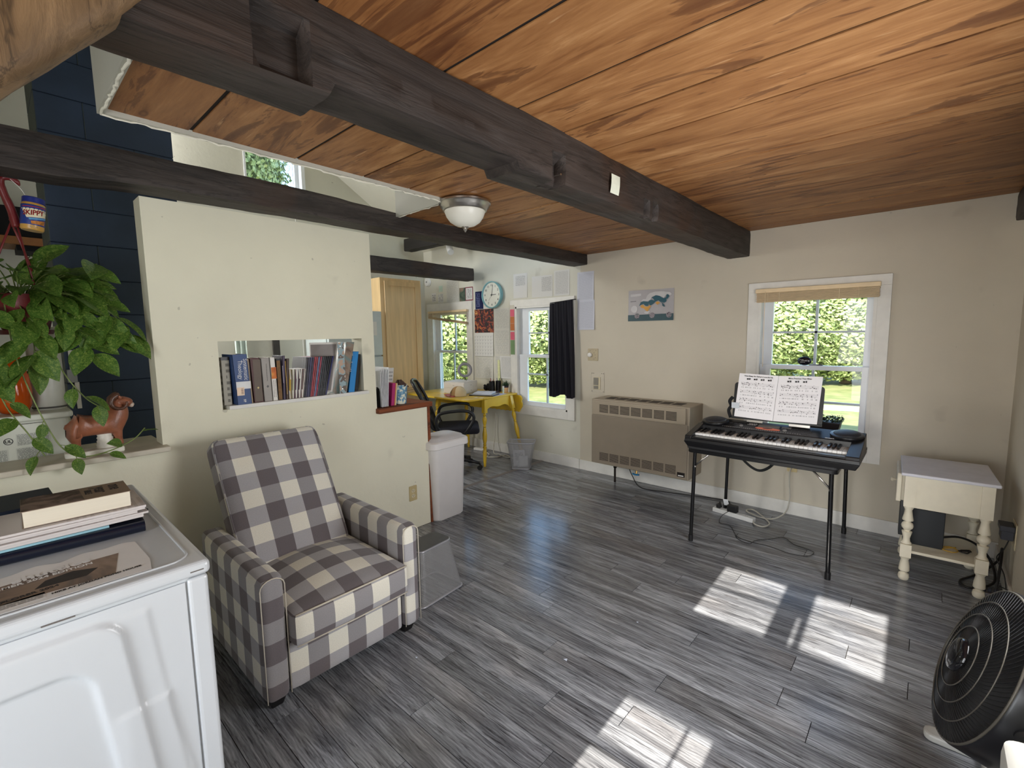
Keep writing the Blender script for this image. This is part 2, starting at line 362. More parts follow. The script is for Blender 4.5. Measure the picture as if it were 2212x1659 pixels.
def copy_tree(src, matrix, parent=None):
    c = src.copy(); C.objects.link(c)
    if parent: c.parent = parent
    elif matrix is not None: c.matrix_world = matrix
    for ch in [x for x in bpy.data.objects if x.parent == src]: copy_tree(ch, None, c)
    return c
def smoothpath(pts, k=6):
    pts = [Vector(p) for p in pts]; out = []
    for i in range(len(pts)-1):
        p0, p1, p2, p3 = pts[max(i-1, 0)], pts[i], pts[i+1], pts[min(i+2, len(pts)-1)]
        for j in range(k):
            t = j/k; out.append(.5*((2*p1)+(-p0+p2)*t+(2*p0-5*p1+4*p2-p3)*t*t+(-p0+3*p1-3*p2+p3)*t**3))
    out.append(pts[-1]); return out

# ================================================================== THE SETTING
XP = -2.905      # room face of the partition
YF = 4.236       # room face of the back wall
XR = 0.41        # room face of the right wall
fl = struct(MB().box(-5.6, -1.6, -.12, .56, 4.4, -.006).build('floor', P('floor_underlay', (40, 38, 37), .9)))
JOINT = {0: -.77, 1: -.25, 3: -.77, 4: -.37, 5: -1.20, 6: -.2, 7: -1.05, 8: .015, -1: -.05, -2: -.8, 2: -1.59}
for r_ in range(-11, 21):
    y0 = 1.728+.125*r_; y1 = min(y0+.1222, YF-.002)
    if y1 - y0 < .01: continue
    xl = -3.30 if y0 > 2.2 else (-2.90 if y0 > .5 else -2.9)
    js = JOINT.get(r_, -1.9+((r_*.437) % 1)*1.2); x = js-1.22*4
    while x < XR:
        a, b = max(x, xl)+.0014, min(x+1.22, XR)-.0014
        if b-a > .02:
            o = MB().box(a-(a+b)/2, -(y1-y0)/2, -.0055, b-(a+b)/2, (y1-y0)/2, 0).build('floor_plank', FLOOR, None)
            o.parent = fl; o.location = ((a+b)/2, (y0+y1)/2, 0)
        x += 1.22
for r_ in range(14):
    y0 = 2.45+.128*r_; y1 = min(y0+.1262, YF-.002)
    if y1-y0 < .01: continue
    x = -5.45-((r_*.39) % 1)*1.2
    while x < -3.35:
        a, b = max(x, -5.45)+.001, min(x+1.22, -3.35)-.001
        if b-a > .02:
            o = MB().box(a-(a+b)/2, -(y1-y0)/2, -.0055, b-(a+b)/2, (y1-y0)/2, 0).build('floor_plank', FLOOR, None)
            o.parent = fl; o.location = ((a+b)/2, (y0+y1)/2, 0)
        x += 1.22
struct(MB().prism([(-.027, 0), (.027, 0), (.02, .006), (-.02, .006)], 1.98, frame((-3.325, YF-.002, 0), (1, 0, 0), (0, 0, 1))).build('trim_1', P('grey_transition_strip', (118, 112, 108), .4)))

# walls
def wall(name, mat, boxes):
    m = MB()
    for b in boxes: m.box(*b)
    return struct(m.build(name, mat))
def holes(x0, x1, z0, z1, y0, y1, ops):   # wall in the XZ plane with rectangular openings
    out = []; x = x0
    for a, b, c, d in sorted(ops):
        out.append((x, y0, z0, a, y1, z1)); out.append((a, y0, z0, b, y1, c)); out.append((a, y0, d, b, y1, z1)); x = b
    out.append((x, y0, z0, x1, y1, z1)); return out
OP1, OP2, OP3 = (-5.29, -4.55, .66, 1.82), (-3.71, -2.96, .62, 1.81), (-1.06, -.295, .61, 1.80)
wall('wall_back', WALLF, holes(-2.80, .56, -.1, 2.75, YF, YF+.15, [OP3]))
wall('wall_back_kitchen', WALLK, holes(-5.6, -2.80, -.1, 2.75, YF, YF+.15, [OP1, OP2]))
wall('wall_right', WALLF, [(XR, -1.6, -.1, .56, YF+.15, 2.75)])
# left wall with the high loft window
wall('wall_left', WALLK, [(-5.6, -1.6, -.1, -5.45, 1.94, 4.3), (-5.6, 2.58, -.1, -5.45, YF+.15, 4.3), (-5.6, 1.94, -.1, -5.45, 2.58, 2.85), (-5.6, 1.94, 3.8, -5.45, 2.58, 4.3)])
# front wall behind the camera: glazed door and transom panes that let the sun in
cols = [(-.765, -.425), (-.275, .035)]
mf = MB(); y0, y1 = -1.53, -1.50
mf.box(-5.6, y0, -.1, -.765, y1, 4.3); mf.box(.035, y0, -.1, .56, y1, 2.6); mf.box(-.765, y0, 2.174, .035, y1, 4.3); mf.box(-.765, y0, -.1, .035, y1, .75)
mf.box(-.765, y0, 1.517, .035, y1, 1.875)
mf.box(-.425, y0, 1.875, -.322, y1, 2.174); mf.box(-.308, y0, 1.875, -.275, y1, 2.174); mf.box(-.322, y0, 2.02, -.308, y1, 2.174)
mf.box(-.425, y0, .75, .035, y1, 1.517)
mf.box(-.765, y0, 2.025, -.425, y1, 2.036); mf.box(-.765, y0, 1.374, -.425, y1, 1.388); mf.box(-.52, y0, .75, -.506, y1, 1.517)
struct(mf.build('wall_front', WALL))
# partition with the book niche, and its lower stretches
T = XP-.13
wall('wall_partition', WALL, [(T, .55, 0, XP, 1.80, 1.10), (T, .55, 1.10, XP, .835, 1.48), (T, 1.705, 1.10, XP, 1.80, 1.48), (T, .55, 1.48, XP, 1.80, 2.19),
     (T, -1.5, 0, XP, .55, .93), (T, 1.80, 0, XP, 2.24, .945)])
struct(bx('trim_2', P('sill_board', (206, 198, 180), .5, bump=.3, bs=25), None, -3.26, -1.5, .93, -2.835, .57, .957, bevel=.006))
struct(MB().box(-3.10, .859, 1.10, -2.872, 1.725, 1.122).build('trim_3', WHITE, bevel=.002))
BROWN = mat_beam('varnished_brown_wood', (104, 50, 24), (140, 76, 42), 1)
struct(bx('trim_4', BROWN, None, -3.27, 1.79, .945, -2.862, 2.265, .982, bevel=.005))
struct(bx('trim_5', BROWN, None, T-.004, 2.241, 0, XP+.008, 2.263, .944, bevel=.002))
# roof planes over the open kitchen, loft and room
struct(MB().hexa([(-5.6, 1.6, 4.24), (.56, 1.6, 4.24), (.56, YF+.15, 2.57), (-5.6, YF+.15, 2.57)], [(-5.6, 1.6, 4.36), (.56, 1.6, 4.36), (.56, YF+.15, 2.7), (-5.6, YF+.15, 2.7)]).build('ceiling_kitchen', WALLK))
struct(bx('ceiling_loft', WALLK, None, -5.6, -1.6, 4.24, .56, 1.62, 4.36))
# loft edge walls around the opening, with torn drywall edges
DRY = mat_wall('loft_drywall', (186, 184, 172))
loft = MB(); loft.box(-2.2, .325, 2.285, -1.2, .345, 4.24); loft.box(-2.22, .325, 2.285, -2.2, 1.89, 4.24); loft.box(-2.712, 1.89, 2.285, -2.2, 1.91, 3.1); loft.box(-1.55, -1.5, 2.33, -1.53, .325, 4.24)
struct(loft.build('wall_loft', DRY))
EDGE = P('torn_plaster_edge', (226, 222, 206), .8, bump=.8, bs=80)
def ragged(p0, p1, w=.0045):
    m = MB(); p0, p1 = Vector(p0), Vector(p1); n = int((p1-p0).length/.02); pts = [p0.lerp(p1, i/n)+Vector((random.uniform(-1, 1), random.uniform(-1, 1), random.uniform(-1, 1)))*.0035 for i in range(n+1)]
    m.tube(pts, [w*random.uniform(.6, 1.25) for _ in pts], 5); return m
rg = ragged((-2.21, .335, 2.283), (-2.21, 1.89, 2.283)); rg2 = ragged((-2.21, .335, 2.283), (-1.4, .335, 2.283), .004); rg.add(rg2.v, rg2.f)
rg3 = ragged((-2.70, 1.90, 2.283), (-2.21, 1.90, 2.283), .004); rg.add(rg3.v, rg3.f)
struct(rg.build('trim_6', EDGE))
# plank ceiling
ce = struct(MB().box(-1.53, -1.5, 2.3065, .56, .345, 2.36).box(-2.2, .345, 2.3065, .56, 1.91, 2.36).box(-2.712, 1.91, 2.3065, .56, YF, 2.36).build('ceiling', P('ceiling_void', (26, 18, 12), .9)))
SE = [-1.5, -1.16, -.82, -.48, -.14, .22, .60, 1.01, 1.345, 1.625, 1.89, 2.105, 2.43, 2.60, 2.915, 3.21, 3.45, 3.59, 3.745, 3.875, 4.05, YF]
GAP = {.60: .014, 1.01: .014, 1.345: .010, 1.625: .010, 1.89: .009, 2.105: .009}
for i in range(len(SE)-1):
    a, b = SE[i], SE[i+1]; ga = GAP.get(a, .007)/2; gb = GAP.get(b, .007)/2
    xl = -1.53 if b < .4 else (-2.2 if b < 1.9 else -2.71)
    if a < .325 < b: segs = [(xl if b < .6 else -1.53, a, b)]
    spans = [(xl, a, b)]
    if a < .33 and b > .33: spans = [(-1.53, a, .345), (-2.2, .345, b)]
    for (x0, ya, yb) in spans:
        dz = random.uniform(-.0015, .0015); cx, cy = (x0+XR)/2, (ya+yb)/2
        o = MB().box(x0-cx, ya+ga-cy, 0, XR-cx, yb-gb-cy, .012).build('ceiling_board', CEIL, None)
        o.parent = ce; o.location = (cx, cy, 2.302+dz)
# hewn beams along Y (or X)
def beam(name, x0, x1, z0, z1, ya, yb, mat, label, axis='y', step=.025, rough=.006, cuts=None, group=None, holes_=None):
    n = int((yb-ya)/step); cs = []; k = 7
    def ring():
        r = []
        for i in range(k): r.append((x0+(x1-x0)*i/k, z0))
        for i in range(k): r.append((x1, z0+(z1-z0)*i/k))
        for i in range(k): r.append((x1-(x1-x0)*i/k, z1))
        for i in range(k): r.append((x0, z1-(z1-z0)*i/k))
        return r
    rg_ = ring(); N = len(rg_); vs = []; fs = []; cxx, czz = (x0+x1)/2, (z0+z1)/2
    for j in range(n+1):
        y = ya+(yb-ya)*j/n
        for (x, z) in rg_:
            q = noise.noise_vector(Vector((x*4+17, y*1.6, z*4)))*rough*1.2+noise.noise_vector(Vector((x*26, y*9, z*26)))*rough*.55
            # rounded, worn corners
            ex, ez = abs(x-cxx)/((x1-x0)/2), abs(z-czz)/((z1-z0)/2)
            if ex > .95 and ez > .95: x -= math.copysign(rough*.6, x-cxx); z -= math.copysign(rough*.6, z-czz)
            px, py, pz = x+q.x, y+q.y*.3, z+q.z
            if cuts: px, pz = cuts(px, y, pz)
            if z >= z1-.001: pz = min(pz, z1)
            vs.append((px, py, pz) if axis == 'y' else (py, px, pz))
    for j in range(n):
        for i in range(N): 
            f = (j*N+i, j*N+(i+1) % N, (j+1)*N+(i+1) % N, (j+1)*N+i); fs.append(f if axis != 'y' else f[::-1])
    fs.append(tuple(range(N))); fs.append(tuple(n*N+i for i in reversed(range(N))))
    m = MB().add(vs, fs); o = m.build(name, mat, None, smooth=True, autosm=40)
    return tag(o, label, 'beam', group)
def cut2(x, y, z):
    if z > 2.27: z += .024*max(0, min(1, (1.88-y)/.5))
    if y < .55 and z < 2.23: z -= .028*min(1, (.55-y)/.3)
    return x, z
def cut1(x, y, z):
    if z < 2.16 and not (y < .63 or y > 1.34): z += .028
    if x > -1.20 and (.455 < y < .575) and 2.125 < z < 2.235: x -= .045
    if x > -1.20 and (1.545 < y < 1.632) and z < 2.19: x -= .05
    if x > -1.20 and ((2.33 < y < 2.39) or (2.43 < y < 2.49)) and 2.10 < z < 2.17: x -= .03
    return x, z
beam('ceiling_beam', -1.325, -1.15, 2.095, 2.303, -1.3, YF-.002, BEAM, 'long dark hewn beam crossing under the amber plank ceiling, pale paper stuck on it', cuts=cut1, step=.015)
beam('ceiling_beam', -2.905, -2.712, 2.197, 2.312, -1.45, YF-.002, BEAM, 'dark hewn beam resting on top of the cream partition wall', cuts=cut2)
beam('ceiling_beam', -4.47, -4.30, 2.16, 2.315, 1.2, 4.12, BEAM, 'short dark beam over the pantry cabinet, blunt end beside the clock')
beam('ceiling_beam', .345, .405, 2.135, 2.30, 1.0, YF-.004, BEAM, 'dark beam stub high in the far right corner')
beam('ceiling_beam', 3.78, 3.92, 2.60, 2.76, -5.27, -3.4, BEAMX, 'black crosswise beam high in the kitchen behind the partition beam', axis='x')
# pine brace, top left
pl = MB(); A, B = Vector((-1.262, -.62, 1.245)), Vector((-1.1705, .311, 2.274)); n = 40; pts = [A.lerp(B, i/n) for i in range(n+1)]; d = (B-A).normalized(); w_ = Vector((1, 0, 0)); h_ = d.cross(w_)
vs = []; fs = []; N = 16
for i, p in enumerate(pts):
    for k in range(N):
        a = 2*PI*k/N; rx = .056*(abs(math.cos(a))**.6)*math.copysign(1, math.cos(a)); ry = .052*(abs(math.sin(a))**.6)*math.copysign(1, math.sin(a))
        q = p+w_*rx+h_*ry; q += noise.noise_vector(q*9)*.006; vs.append(q)
for i in range(n):
    for k in range(N): fs.append((i*N+k, i*N+(k+1) % N, (i+1)*N+(k+1) % N, (i+1)*N+k))
fs.append(tuple(range(N-1, -1, -1))); fs.append(tuple(n*N+k for k in range(N)))
tag(MB().add(vs, fs).build('timber_brace', LOG, None, smooth=True), 'weathered pine log brace rising under the dark beam, top left', 'brace')
# painted block chimney
ch = tag(bpy.data.objects.new('chimney', None), 'tall navy painted concrete block chimney behind the hanging plant', 'chimney'); C.objects.link(ch)
BLUE = P('navy_masonry_paint', (44, 60, 84), .6, var=.16, vs=5, bump=.35, bs=55); GREENG = P('grey_green_block_side', (78, 86, 84), .65, var=.1, bump=.35, bs=55)  # grey-green tone for the block faces on the camera side
mo = MB(); mo.box(-4.12, .285, 0, -3.706, .895, 4.2); mo.build('mortar_core', P('dark_mortar', (24, 32, 46), .9), ch)
for r_ in range(21):
    z0 = r_*.2+.05; z1 = z0+.1972; ys = [.28, .48, .90] if r_ % 2 else [.28, .70, .90]
    for y0, y1 in zip(ys, ys[1:]):
        m = MB(); j = lambda: random.uniform(-.003, .003); b = len(m.v)
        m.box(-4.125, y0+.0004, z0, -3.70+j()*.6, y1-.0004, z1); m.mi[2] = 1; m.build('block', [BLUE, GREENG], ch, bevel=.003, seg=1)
# baseboards
bb = MB().box(-2.80, YF-.016, 0, XR, YF, .108); struct(bb.build('baseboard_back', WHITE, bevel=.003))
struct(MB().box(-5.45, YF-.015, 0, -2.805, YF, .112).build('baseboard_kitchen', WHITE, bevel=.003))
struct(MB().box(XR-.014, .8, 0, XR, YF-.017, .10).build('baseboard_right', WHITE, bevel=.003))

# ------------------------------------------------------------------ windows
def window(name, cas, op, rail, g0, g1, vm, um, lm, blind_gap=0, label=None):
    """cas/op: casing and opening (x0,x1,z0,z1); rail: meeting rail z; g0,g1: glass x range; vm: centre muntin x; um/lm: horizontal muntins"""
    w = bpy.data.objects.new(name, None); C.objects.link(w); w['kind'] = 'structure'
    if label: w['label'] = label
    x0, x1, z0, z1 = cas; a, b, c, d = op; y = YF
    bx('casing', WHITE, w, x0, y-.02, z0, a, y, z1-(z1-d), bevel=.002); bx('casing', WHITE, w, b, y-.02, z0, x1, y, d, bevel=.002)
    bx('casing', WHITE, w, x0, y-.022, d, x1, y, z1, bevel=.002); bx('casing', WHITE, w, a, y-.02, z0, b, y, c, bevel=.002)
    j = MB(); j.box(a, y-.018, c, a+.02, y+.15, d); j.box(b-.02, y-.018, c, b, y+.15, d); j.box(a, y-.018, d-.02, b, y+.15, d); j.box(a, y-.018, c, b, y+.15, c+.02); j.build('jamb', WHITE, w)
    for nm, ys, za, zb in (('upper', .052, rail-.02, d-.02), ('lower', .016, c+.02, rail+.016)):
        s = MB(); yy = y+ys; s.box(a+.02, yy, za, g0, yy+.03, zb); s.box(g1, yy, za, b-.02, yy+.03, zb)
        bot = za+(.035 if nm == 'upper' else .05); top = zb-.035
        s.box(g0, yy, za, g1, yy+.03, bot); s.box(g0, yy, top, g1, yy+.03, zb); so_ = s.build(nm+'_sash', VINYL, w, bevel=.0015)
        mu = MB(); mz = um if nm == 'upper' else lm
        mu.box(vm-.009, yy+.006, bot, vm+.009, yy+.026, top)
        if mz: mu.box(g0, yy+.006, mz-.008, g1, yy+.026, mz+.008)
        mu.build('muntin', P('muntin_vinyl', (186, 196, 206), .4), so_)
        MB().box(g0, yy+.014, bot, g1, yy+.017, top).build('pane', GLASS, so_)
    MB().box(a+.02, y+.09, rail-.012, b-.02, y+.11, rail+.008).box(a+.02, y+.095, c+.02, a+.045, y+.115, d-.02).box(b-.045, y+.095, c+.02, b-.02, y+.115, d-.02).build('storm_frame', P('grey_storm_frame', (140, 150, 158), .4, .4), w)
    lk = MB().box(vm-.03, y+.028, rail+.014, vm+.03, y+.046, rail+.026); lk.build('sash_lock', P('sash_lock_metal', (120, 124, 128), .4, .6), w)
    return w
window('window_1', (-5.39, -4.46, .57, 1.925), OP1, 1.262, -5.18, -4.61, -4.88, None, None)
window('window_2', (-3.79, -2.865, .53, 1.89), OP2, 1.232, -3.56, -3.01, -3.27, 1.50, 1.017)
window('window_3', (-1.14, -.218, .513, 1.876), OP3, 1.20, -.965, -.36, -.665, 1.475, .932)
wl = bpy.data.objects.new('window_4', None); C.objects.link(wl); wl['kind'] = 'structure'
MB().box(-5.6, 1.94, 2.85, -5.44, 1.96, 3.8).box(-5.6, 2.54, 2.85, -5.44, 2.58, 3.8).box(-5.6, 1.94, 2.85, -5.44, 2.58, 2.87).box(-5.6, 1.94, 3.78, -5.44, 2.58, 3.8).box(-5.55, 2.50, 2.87, -5.52, 2.54, 3.78).build('frame', VINYL, wl)
MB().box(-5.54, 1.96, 2.87, -5.537, 2.50, 3.78).build('pane', GLASS, wl)

# ------------------------------------------------------------------ outdoors
ZG = -.5
GRASS = mat_blend('mown_lawn', [(98, 110, 62), (124, 130, 80), (146, 138, 100)], 2.2, 6, .9, .3)
og = MB(); og.box(-40, YF+.16, ZG-.1, 14, 45, ZG); tag(og.build('lawn', GRASS, None), 'sunlit mown lawn outside the windows', 'lawn', kind='stuff')
og = MB(); og.box(-40, -12, ZG-.1, -5.62, YF+.16, ZG); tag(og.build('side_yard', GRASS, None), 'grass beside the house left of the kitchen', 'lawn', kind='stuff')
tag(MB().prism([(-9, 12.4), (8, 15.4), (8, 16.6), (-9, 13.0)], .012, Matrix.Translation((0, 0, ZG))).build('dirt_track', mat_blend('pale_dirt', [(186, 160, 128), (206, 186, 160)], 3, 5, .95), None), 'pale dirt track crossing the lawn behind the piano window', 'track')
LEAF = mat_leaf('sunlit_hedge_leaf', (104, 122, 74), (140, 156, 100), (188, 194, 148), .5, .10)
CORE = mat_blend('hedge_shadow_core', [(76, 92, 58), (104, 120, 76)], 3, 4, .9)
def crown_mesh(seed, nleaf, ls=.17):
    rnd = random.Random(seed); m = MB()
    for _ in range(nleaf):
        d = Vector((rnd.gauss(0, 1), rnd.gauss(0, 1), rnd.gauss(0, 1))).normalized(); q = noise.noise(d*2.3+Vector((seed, 0, 0)))
        p = d*(1+.16*q+rnd.uniform(-.10, .06)); s_ = ls*rnd.uniform(.5, 1.2)/2.4
        u = Vector((rnd.uniform(-1, 1), rnd.uniform(-1, 1), rnd.uniform(-1, 1))).normalized(); w = u.cross(d+u*.3).normalized()
        m.add([p-u*s_, p-w*s_*.55, p+u*s_, p+w*s_*.55], [(0, 1, 2, 3)])
    return m.build('foliage', LEAF, None, mesh_only=True)
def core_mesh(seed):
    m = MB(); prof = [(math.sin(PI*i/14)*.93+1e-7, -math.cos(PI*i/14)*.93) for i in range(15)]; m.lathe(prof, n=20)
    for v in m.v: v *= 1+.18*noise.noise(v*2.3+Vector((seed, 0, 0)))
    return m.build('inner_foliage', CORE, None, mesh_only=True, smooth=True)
CM = [crown_mesh(k, 26000, .085) for k in (1, 2, 3)]; KM = [core_mesh(k) for k in (1, 2, 3)]
TRUNK = MB().tube([(0, 0, 0), (.05, 0, .4), (0, .05, .9)], [.12, .1, .07], 8).build('trunk', P('bark', (86, 72, 58), .9), None, mesh_only=True)
def tree(x, y, rx, ry, rz, h, k, label, group='shrubs of the hedge across the lawn'):
    t = thing('shrub', label, 'shrub', (x, y, ZG), random.uniform(0, 6), group)
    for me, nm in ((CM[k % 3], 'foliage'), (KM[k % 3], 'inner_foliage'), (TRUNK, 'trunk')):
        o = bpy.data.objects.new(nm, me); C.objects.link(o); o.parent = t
        if nm == 'trunk': o.scale = (1.5, 1.5, h)
        else: o.location = (0, 0, h); o.scale = (rx, ry, rz)
        if nm == 'foliage': o['kind'] = 'stuff'
    return t
HG = [(-19.5, 8.5), (-16.4, 10.2), (-13.4, 12.2), (-10.6, 14.2), (-7.8, 16.4), (-5.0, 18.6), (-2.2, 20.6), (.6, 22.4), (3.6, 24.2)]
HL = ['shrub of the far hedge seen at the left edge of the kitchen window', 'hedge shrub behind the ring light in the kitchen window', 'hedge shrub seen between the two kitchen windows', 'hedge shrub seen left in the curtained window',
      'hedge shrub seen beside the dark curtain', 'hedge shrub seen left of the piano window', 'hedge shrub filling the left panes of the piano window', 'hedge shrub filling the right panes of the piano window', 'hedge shrub right of the piano window view']
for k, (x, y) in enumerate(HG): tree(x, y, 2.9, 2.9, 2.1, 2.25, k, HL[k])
t = tree(-13.2, 3.75, 1.7, 1.7, 2.4, 6.4, 1, 'leafy tree outside the high loft window, blue sky beside it', None); t.name = 'tree'; t['category'] = 'tree'
if 'group' in t: del t['group']

# ================================================================== FURNITURE
def pillow(m, x0, y0, z0, x1, y1, z1, r, puff=(0, 0), n=10, mat=None):
    """rounded box with crowned +z face (puff[0]) and +x face (puff[1]); explicit planar uv in metres taken before the transform"""
    mat = mat or Matrix.Identity(4); c = Vector(((x0+x1)/2, (y0+y1)/2, (z0+z1)/2)); h = Vector(((x1-x0)/2, (y1-y0)/2, (z1-z0)/2))
    for ax in range(3):
        for sg in (-1, 1):
            u, v = [(1, 2), (2, 0), (0, 1)][ax]; g_ = []; L = []
            for j in range(n+1):
                for i in range(n+1):
                    p = Vector((0, 0, 0)); p[ax] = sg*h[ax]
                    f = lambda t, hh: hh*math.sin(t*PI/2)*.35+hh*t*.65
                    p[u] = f(2*i/n-1, h[u]); p[v] = f(2*j/n-1, h[v])
                    q = Vector([max(-(h[k]-r), min(h[k]-r, p[k])) for k in range(3)]); d = p-q
                    if d.length > 1e-9: p = q+d.normalized()*r
                    a, b = p.x/h.x, p.y/h.y; cc = p.z/h.z
                    if cc > 0: p.z += puff[0]*cc*(1-a*a)*(1-b*b)
                    if a > 0: p.x += puff[1]*a*(1-cc*cc)*(1-b*b)
                    L.append(p+c); g_.append(mat @ (p+c))
            fs = []; uv = []; W = n+1; ii = ((1, 2), (0, 2), (0, 1))[ax]
            for j in range(n):
                for i in range(n):
                    q = (j*W+i, j*W+i+1, (j+1)*W+i+1, (j+1)*W+i)
                    if sg < 0: q = q[::-1]
                    fs.append(q); uv.append([(L[k][ii[0]], L[k][ii[1]]) for k in q])
            m.add(g_, fs, uv)
    return m
PIPE = P('welt_piping', (206, 198, 182), .8)
# --- armchair
ac = thing('armchair', 'grey and cream gingham recliner armchair with black feet against the partition', 'armchair', (-2.2, .97, 0))
for (ya, yb) in ((.600, .700), (1.250, 1.348)):
    a = pillow(MB(), -2.60, ya, .045, -1.848, yb, .572, .034, (0, 0), 14).build('arm', GING, ac, smooth=True)
    ym0, ym1 = ya+.004, yb-.004; pp = [(-1.851, ym0, .06)]+[(-1.851, ym0, .50)]
    for i in range(9): t_ = PI-PI*i/8; pp.append((-1.851, (ym0+ym1)/2+(ym1-ym0)/2*math.cos(t_), .528+.036*math.sin(t_)))
    pp += [(-1.851, ym1, .50), (-1.851, ym1, .06)]; MB().tube(pp, .0024, 6).build('piping', PIPE, a, smooth=True)
pillow(MB(), -2.50, .702, .045, -1.868, 1.248, .262, .018, (0, .006), 10).build('footrest_panel', GING, ac, smooth=True)
cu = pillow(MB(), -2.42, .703, .262, -1.800, 1.247, .405, .024, (.055, .012), 18).build('seat_cushion', GING, ac, smooth=True)
MB().tube([(-1.806, .712, .399), (-1.797, .84, .404), (-1.793, .97, .406), (-1.797, 1.11, .404), (-1.806, 1.238, .399)], .004, 6).build('piping', PIPE, cu, smooth=True)
MB().tube([(-1.806, .712, .268), (-1.797, .97, .270), (-1.806, 1.238, .268)], .003, 6).build('piping', PIPE, cu, smooth=True)
Bm = Matrix.Translation((-2.285, .96, .40)) @ Matrix.Rotation(-R(31), 4, 'Y')
bk = pillow(MB(), -.135, -.272, 0, 0, .272, .70, .045, (0, .03), 18, Bm).build('backrest', GING, ac, smooth=True)
for s_ in (-1, 1):
    pp = [Bm @ Vector((-.012, s_*.258, .05)), Bm @ Vector((-.010, s_*.262, .30)), Bm @ Vector((-.010, s_*.262, .62)), Bm @ Vector((-.012, s_*.235, .685))]
    MB().tube(smoothpath(pp), .0032, 6).build('piping', GING, bk, smooth=True)
FOOT = P('black_lacquered_wood', (16, 15, 15), .35)
for (x, y) in ((-1.93, .655), (-1.93, 1.295), (-2.50, .655), (-2.50, 1.295)):
    MB().hexa([(x-.022, y-.022, 0), (x+.035, y-.022, 0), (x+.035, y+.022, 0), (x-.022, y+.022, 0)], [(x-.045, y-.035, .055), (x+.055, y-.035, .055), (x+.055, y+.035, .055), (x-.045, y+.035, .055)]).build('foot', FOOT, ac, bevel=.004)

# --- dryer
DX, DY0, DY1 = -1.40, -.40, .338
ENAM = P('white_enamel', (204, 208, 212), .30, var=.02, vs=3, spec=.6)
dr = thing('clothes_dryer', 'white front-load dryer with embossed front and books piled on top', 'dryer', (-1.9, 0, 0))
bx('cabinet', ENAM, dr, -2.36, DY0, .03, DX-.012, DY1-.004, .876, bevel=.006)
lid = MB(); lid.box(-2.38, DY0-.004, .878, DX+.006, DY1+.004, .916); lo_ = lid.build('top_panel', ENAM, dr, bevel=.013, seg=4)
rim = MB(); rp = rrect(-2.36, DY0+.02, DX-.035, DY1-.03, .05, 5); rp.append(rp[0]); rim.tube([(x, y, .9165) for x, y in rp], .0035, 6); rim.build('raised_rim', ENAM, lo_, smooth=True)
MB().lathe([(.017, .9162), (.017, .9172)], (-1.976, .302, 0), 20, sx=1.0, sy=.8).build('plug_button', BLACK, lo_)
fs = MB(); ny, nz = 130, 150; vs = []; y0, y1, z0, z1 = DY0+.01, .284, .05, .868
def sstep(a, b, x): t = max(0, min(1, (x-a)/(b-a))); return t*t*(3-2*t)
def dfront(y, z):
    # nested arched panels whose right edges bow outward towards the bottom
    h = 0
    for top, ye, slope, amp, rr in ((.842, .150, .085, .011, .055), (.752, .078, .085, -.012, .06)):
        edge = ye+slope*(1-(z-.40)/.45)*.55; dy = edge-y; dz = top-z
        if dy < rr and dz < rr: d = rr-math.hypot(rr-dy, rr-dz)
        else: d = min(dy, dz)
        h += amp*sstep(-.005, .009, d)
    e3 = .205+.06*(1-(z-.40)/.45)*.8; d3 = min(e3-y, .838-z); h += .004*sstep(-.004, .01, d3)*(1 if z < .84 else 0)
    e4 = .232+.045*sstep(.62, .3, z); h += .006*sstep(-.006, .012, min(e4-y, .60-z*.999)) if y > .15 else .006*sstep(-.006, .012, .60-z)*sstep(.10, .15, y)
    return h
for j in range(nz+1):
    for i in range(ny+1):
        y = y0+(y1-y0)*i/ny; z = z0+(z1-z0)*j/nz; vs.append((DX-.006+dfront(y, z), y, z))
W = ny+1; b0 = len(vs)
fs.add(vs, [(j*W+i, j*W+i+1, (j+1)*W+i+1, (j+1)*W+i) for j in range(nz) for i in range(ny)])
bd = [(DX-.02, y0, z0), (DX-.02, y1, z0), (DX-.02, y1, z1), (DX-.02, y0, z1)]
fs.add([vs[0], vs[ny], vs[-1], vs[nz*W]]+bd, [(0, 1, 5, 4), (1, 2, 6, 5), (2, 3, 7, 6), (3, 0, 4, 7)])
fs.build('embossed_door', ENAM, dr, smooth=True, autosm=60)
bx('corner_post', ENAM, dr, DX-.03, .289, .03, DX-.002, DY1-.002, .874, bevel=.009, seg=3)
bx('chipped_scratch', P('bare_steel_scratch', (104, 98, 94), .6), dr, DX+.005, .02, .882, DX+.0066, .075, .885)
bx('chipped_scratch', P('bare_steel_scratch', (0, 0, 0)), dr, DX+.005, .295, .893, DX+.0066, .325, .896)

# --- drop-leaf desk
YEL = P('yellow_gloss_paint', (222, 184, 52), .28, var=.1, vs=4); CHIP = P('chipped_white_undercoat', (224, 214, 190), .6)
dk = thing('drop_leaf_desk', 'yellow painted drop-leaf desk with turned legs under the kitchen windows', 'desk', (-4.1, 3.9, 0))
bx('desk_top', YEL, dk, -4.80, 3.632, .765, -3.68, 4.20, .785, bevel=.004)
lf = arc((-3.76, 3.46), .08, 0, -PI/2, 6)+arc((-4.72, 3.46), .08, -PI/2, -PI, 6)
MB().prism([(-3.68, 3.628)]+lf+[(-4.80, 3.628)], .02, Matrix.Translation((0, 0, .764))).build('raised_leaf', YEL, dk, bevel=.005)
hl = [(-4.80, .76), (-4.80, .62)]+[(-4.72+.012*i, .555-.004*math.sin(i)) for i in range(90)]+[(-3.63, .585), (-3.605, .62), (-3.60, .66), (-3.612, .69), (-3.602, .72), (-3.625, .755), (-3.68, .76)]
MB().prism(hl, .018, frame((0, 4.212, 0), (1, 0, 0), (0, 0, 1))).build('hanging_leaf', YEL, dk, bevel=.003)
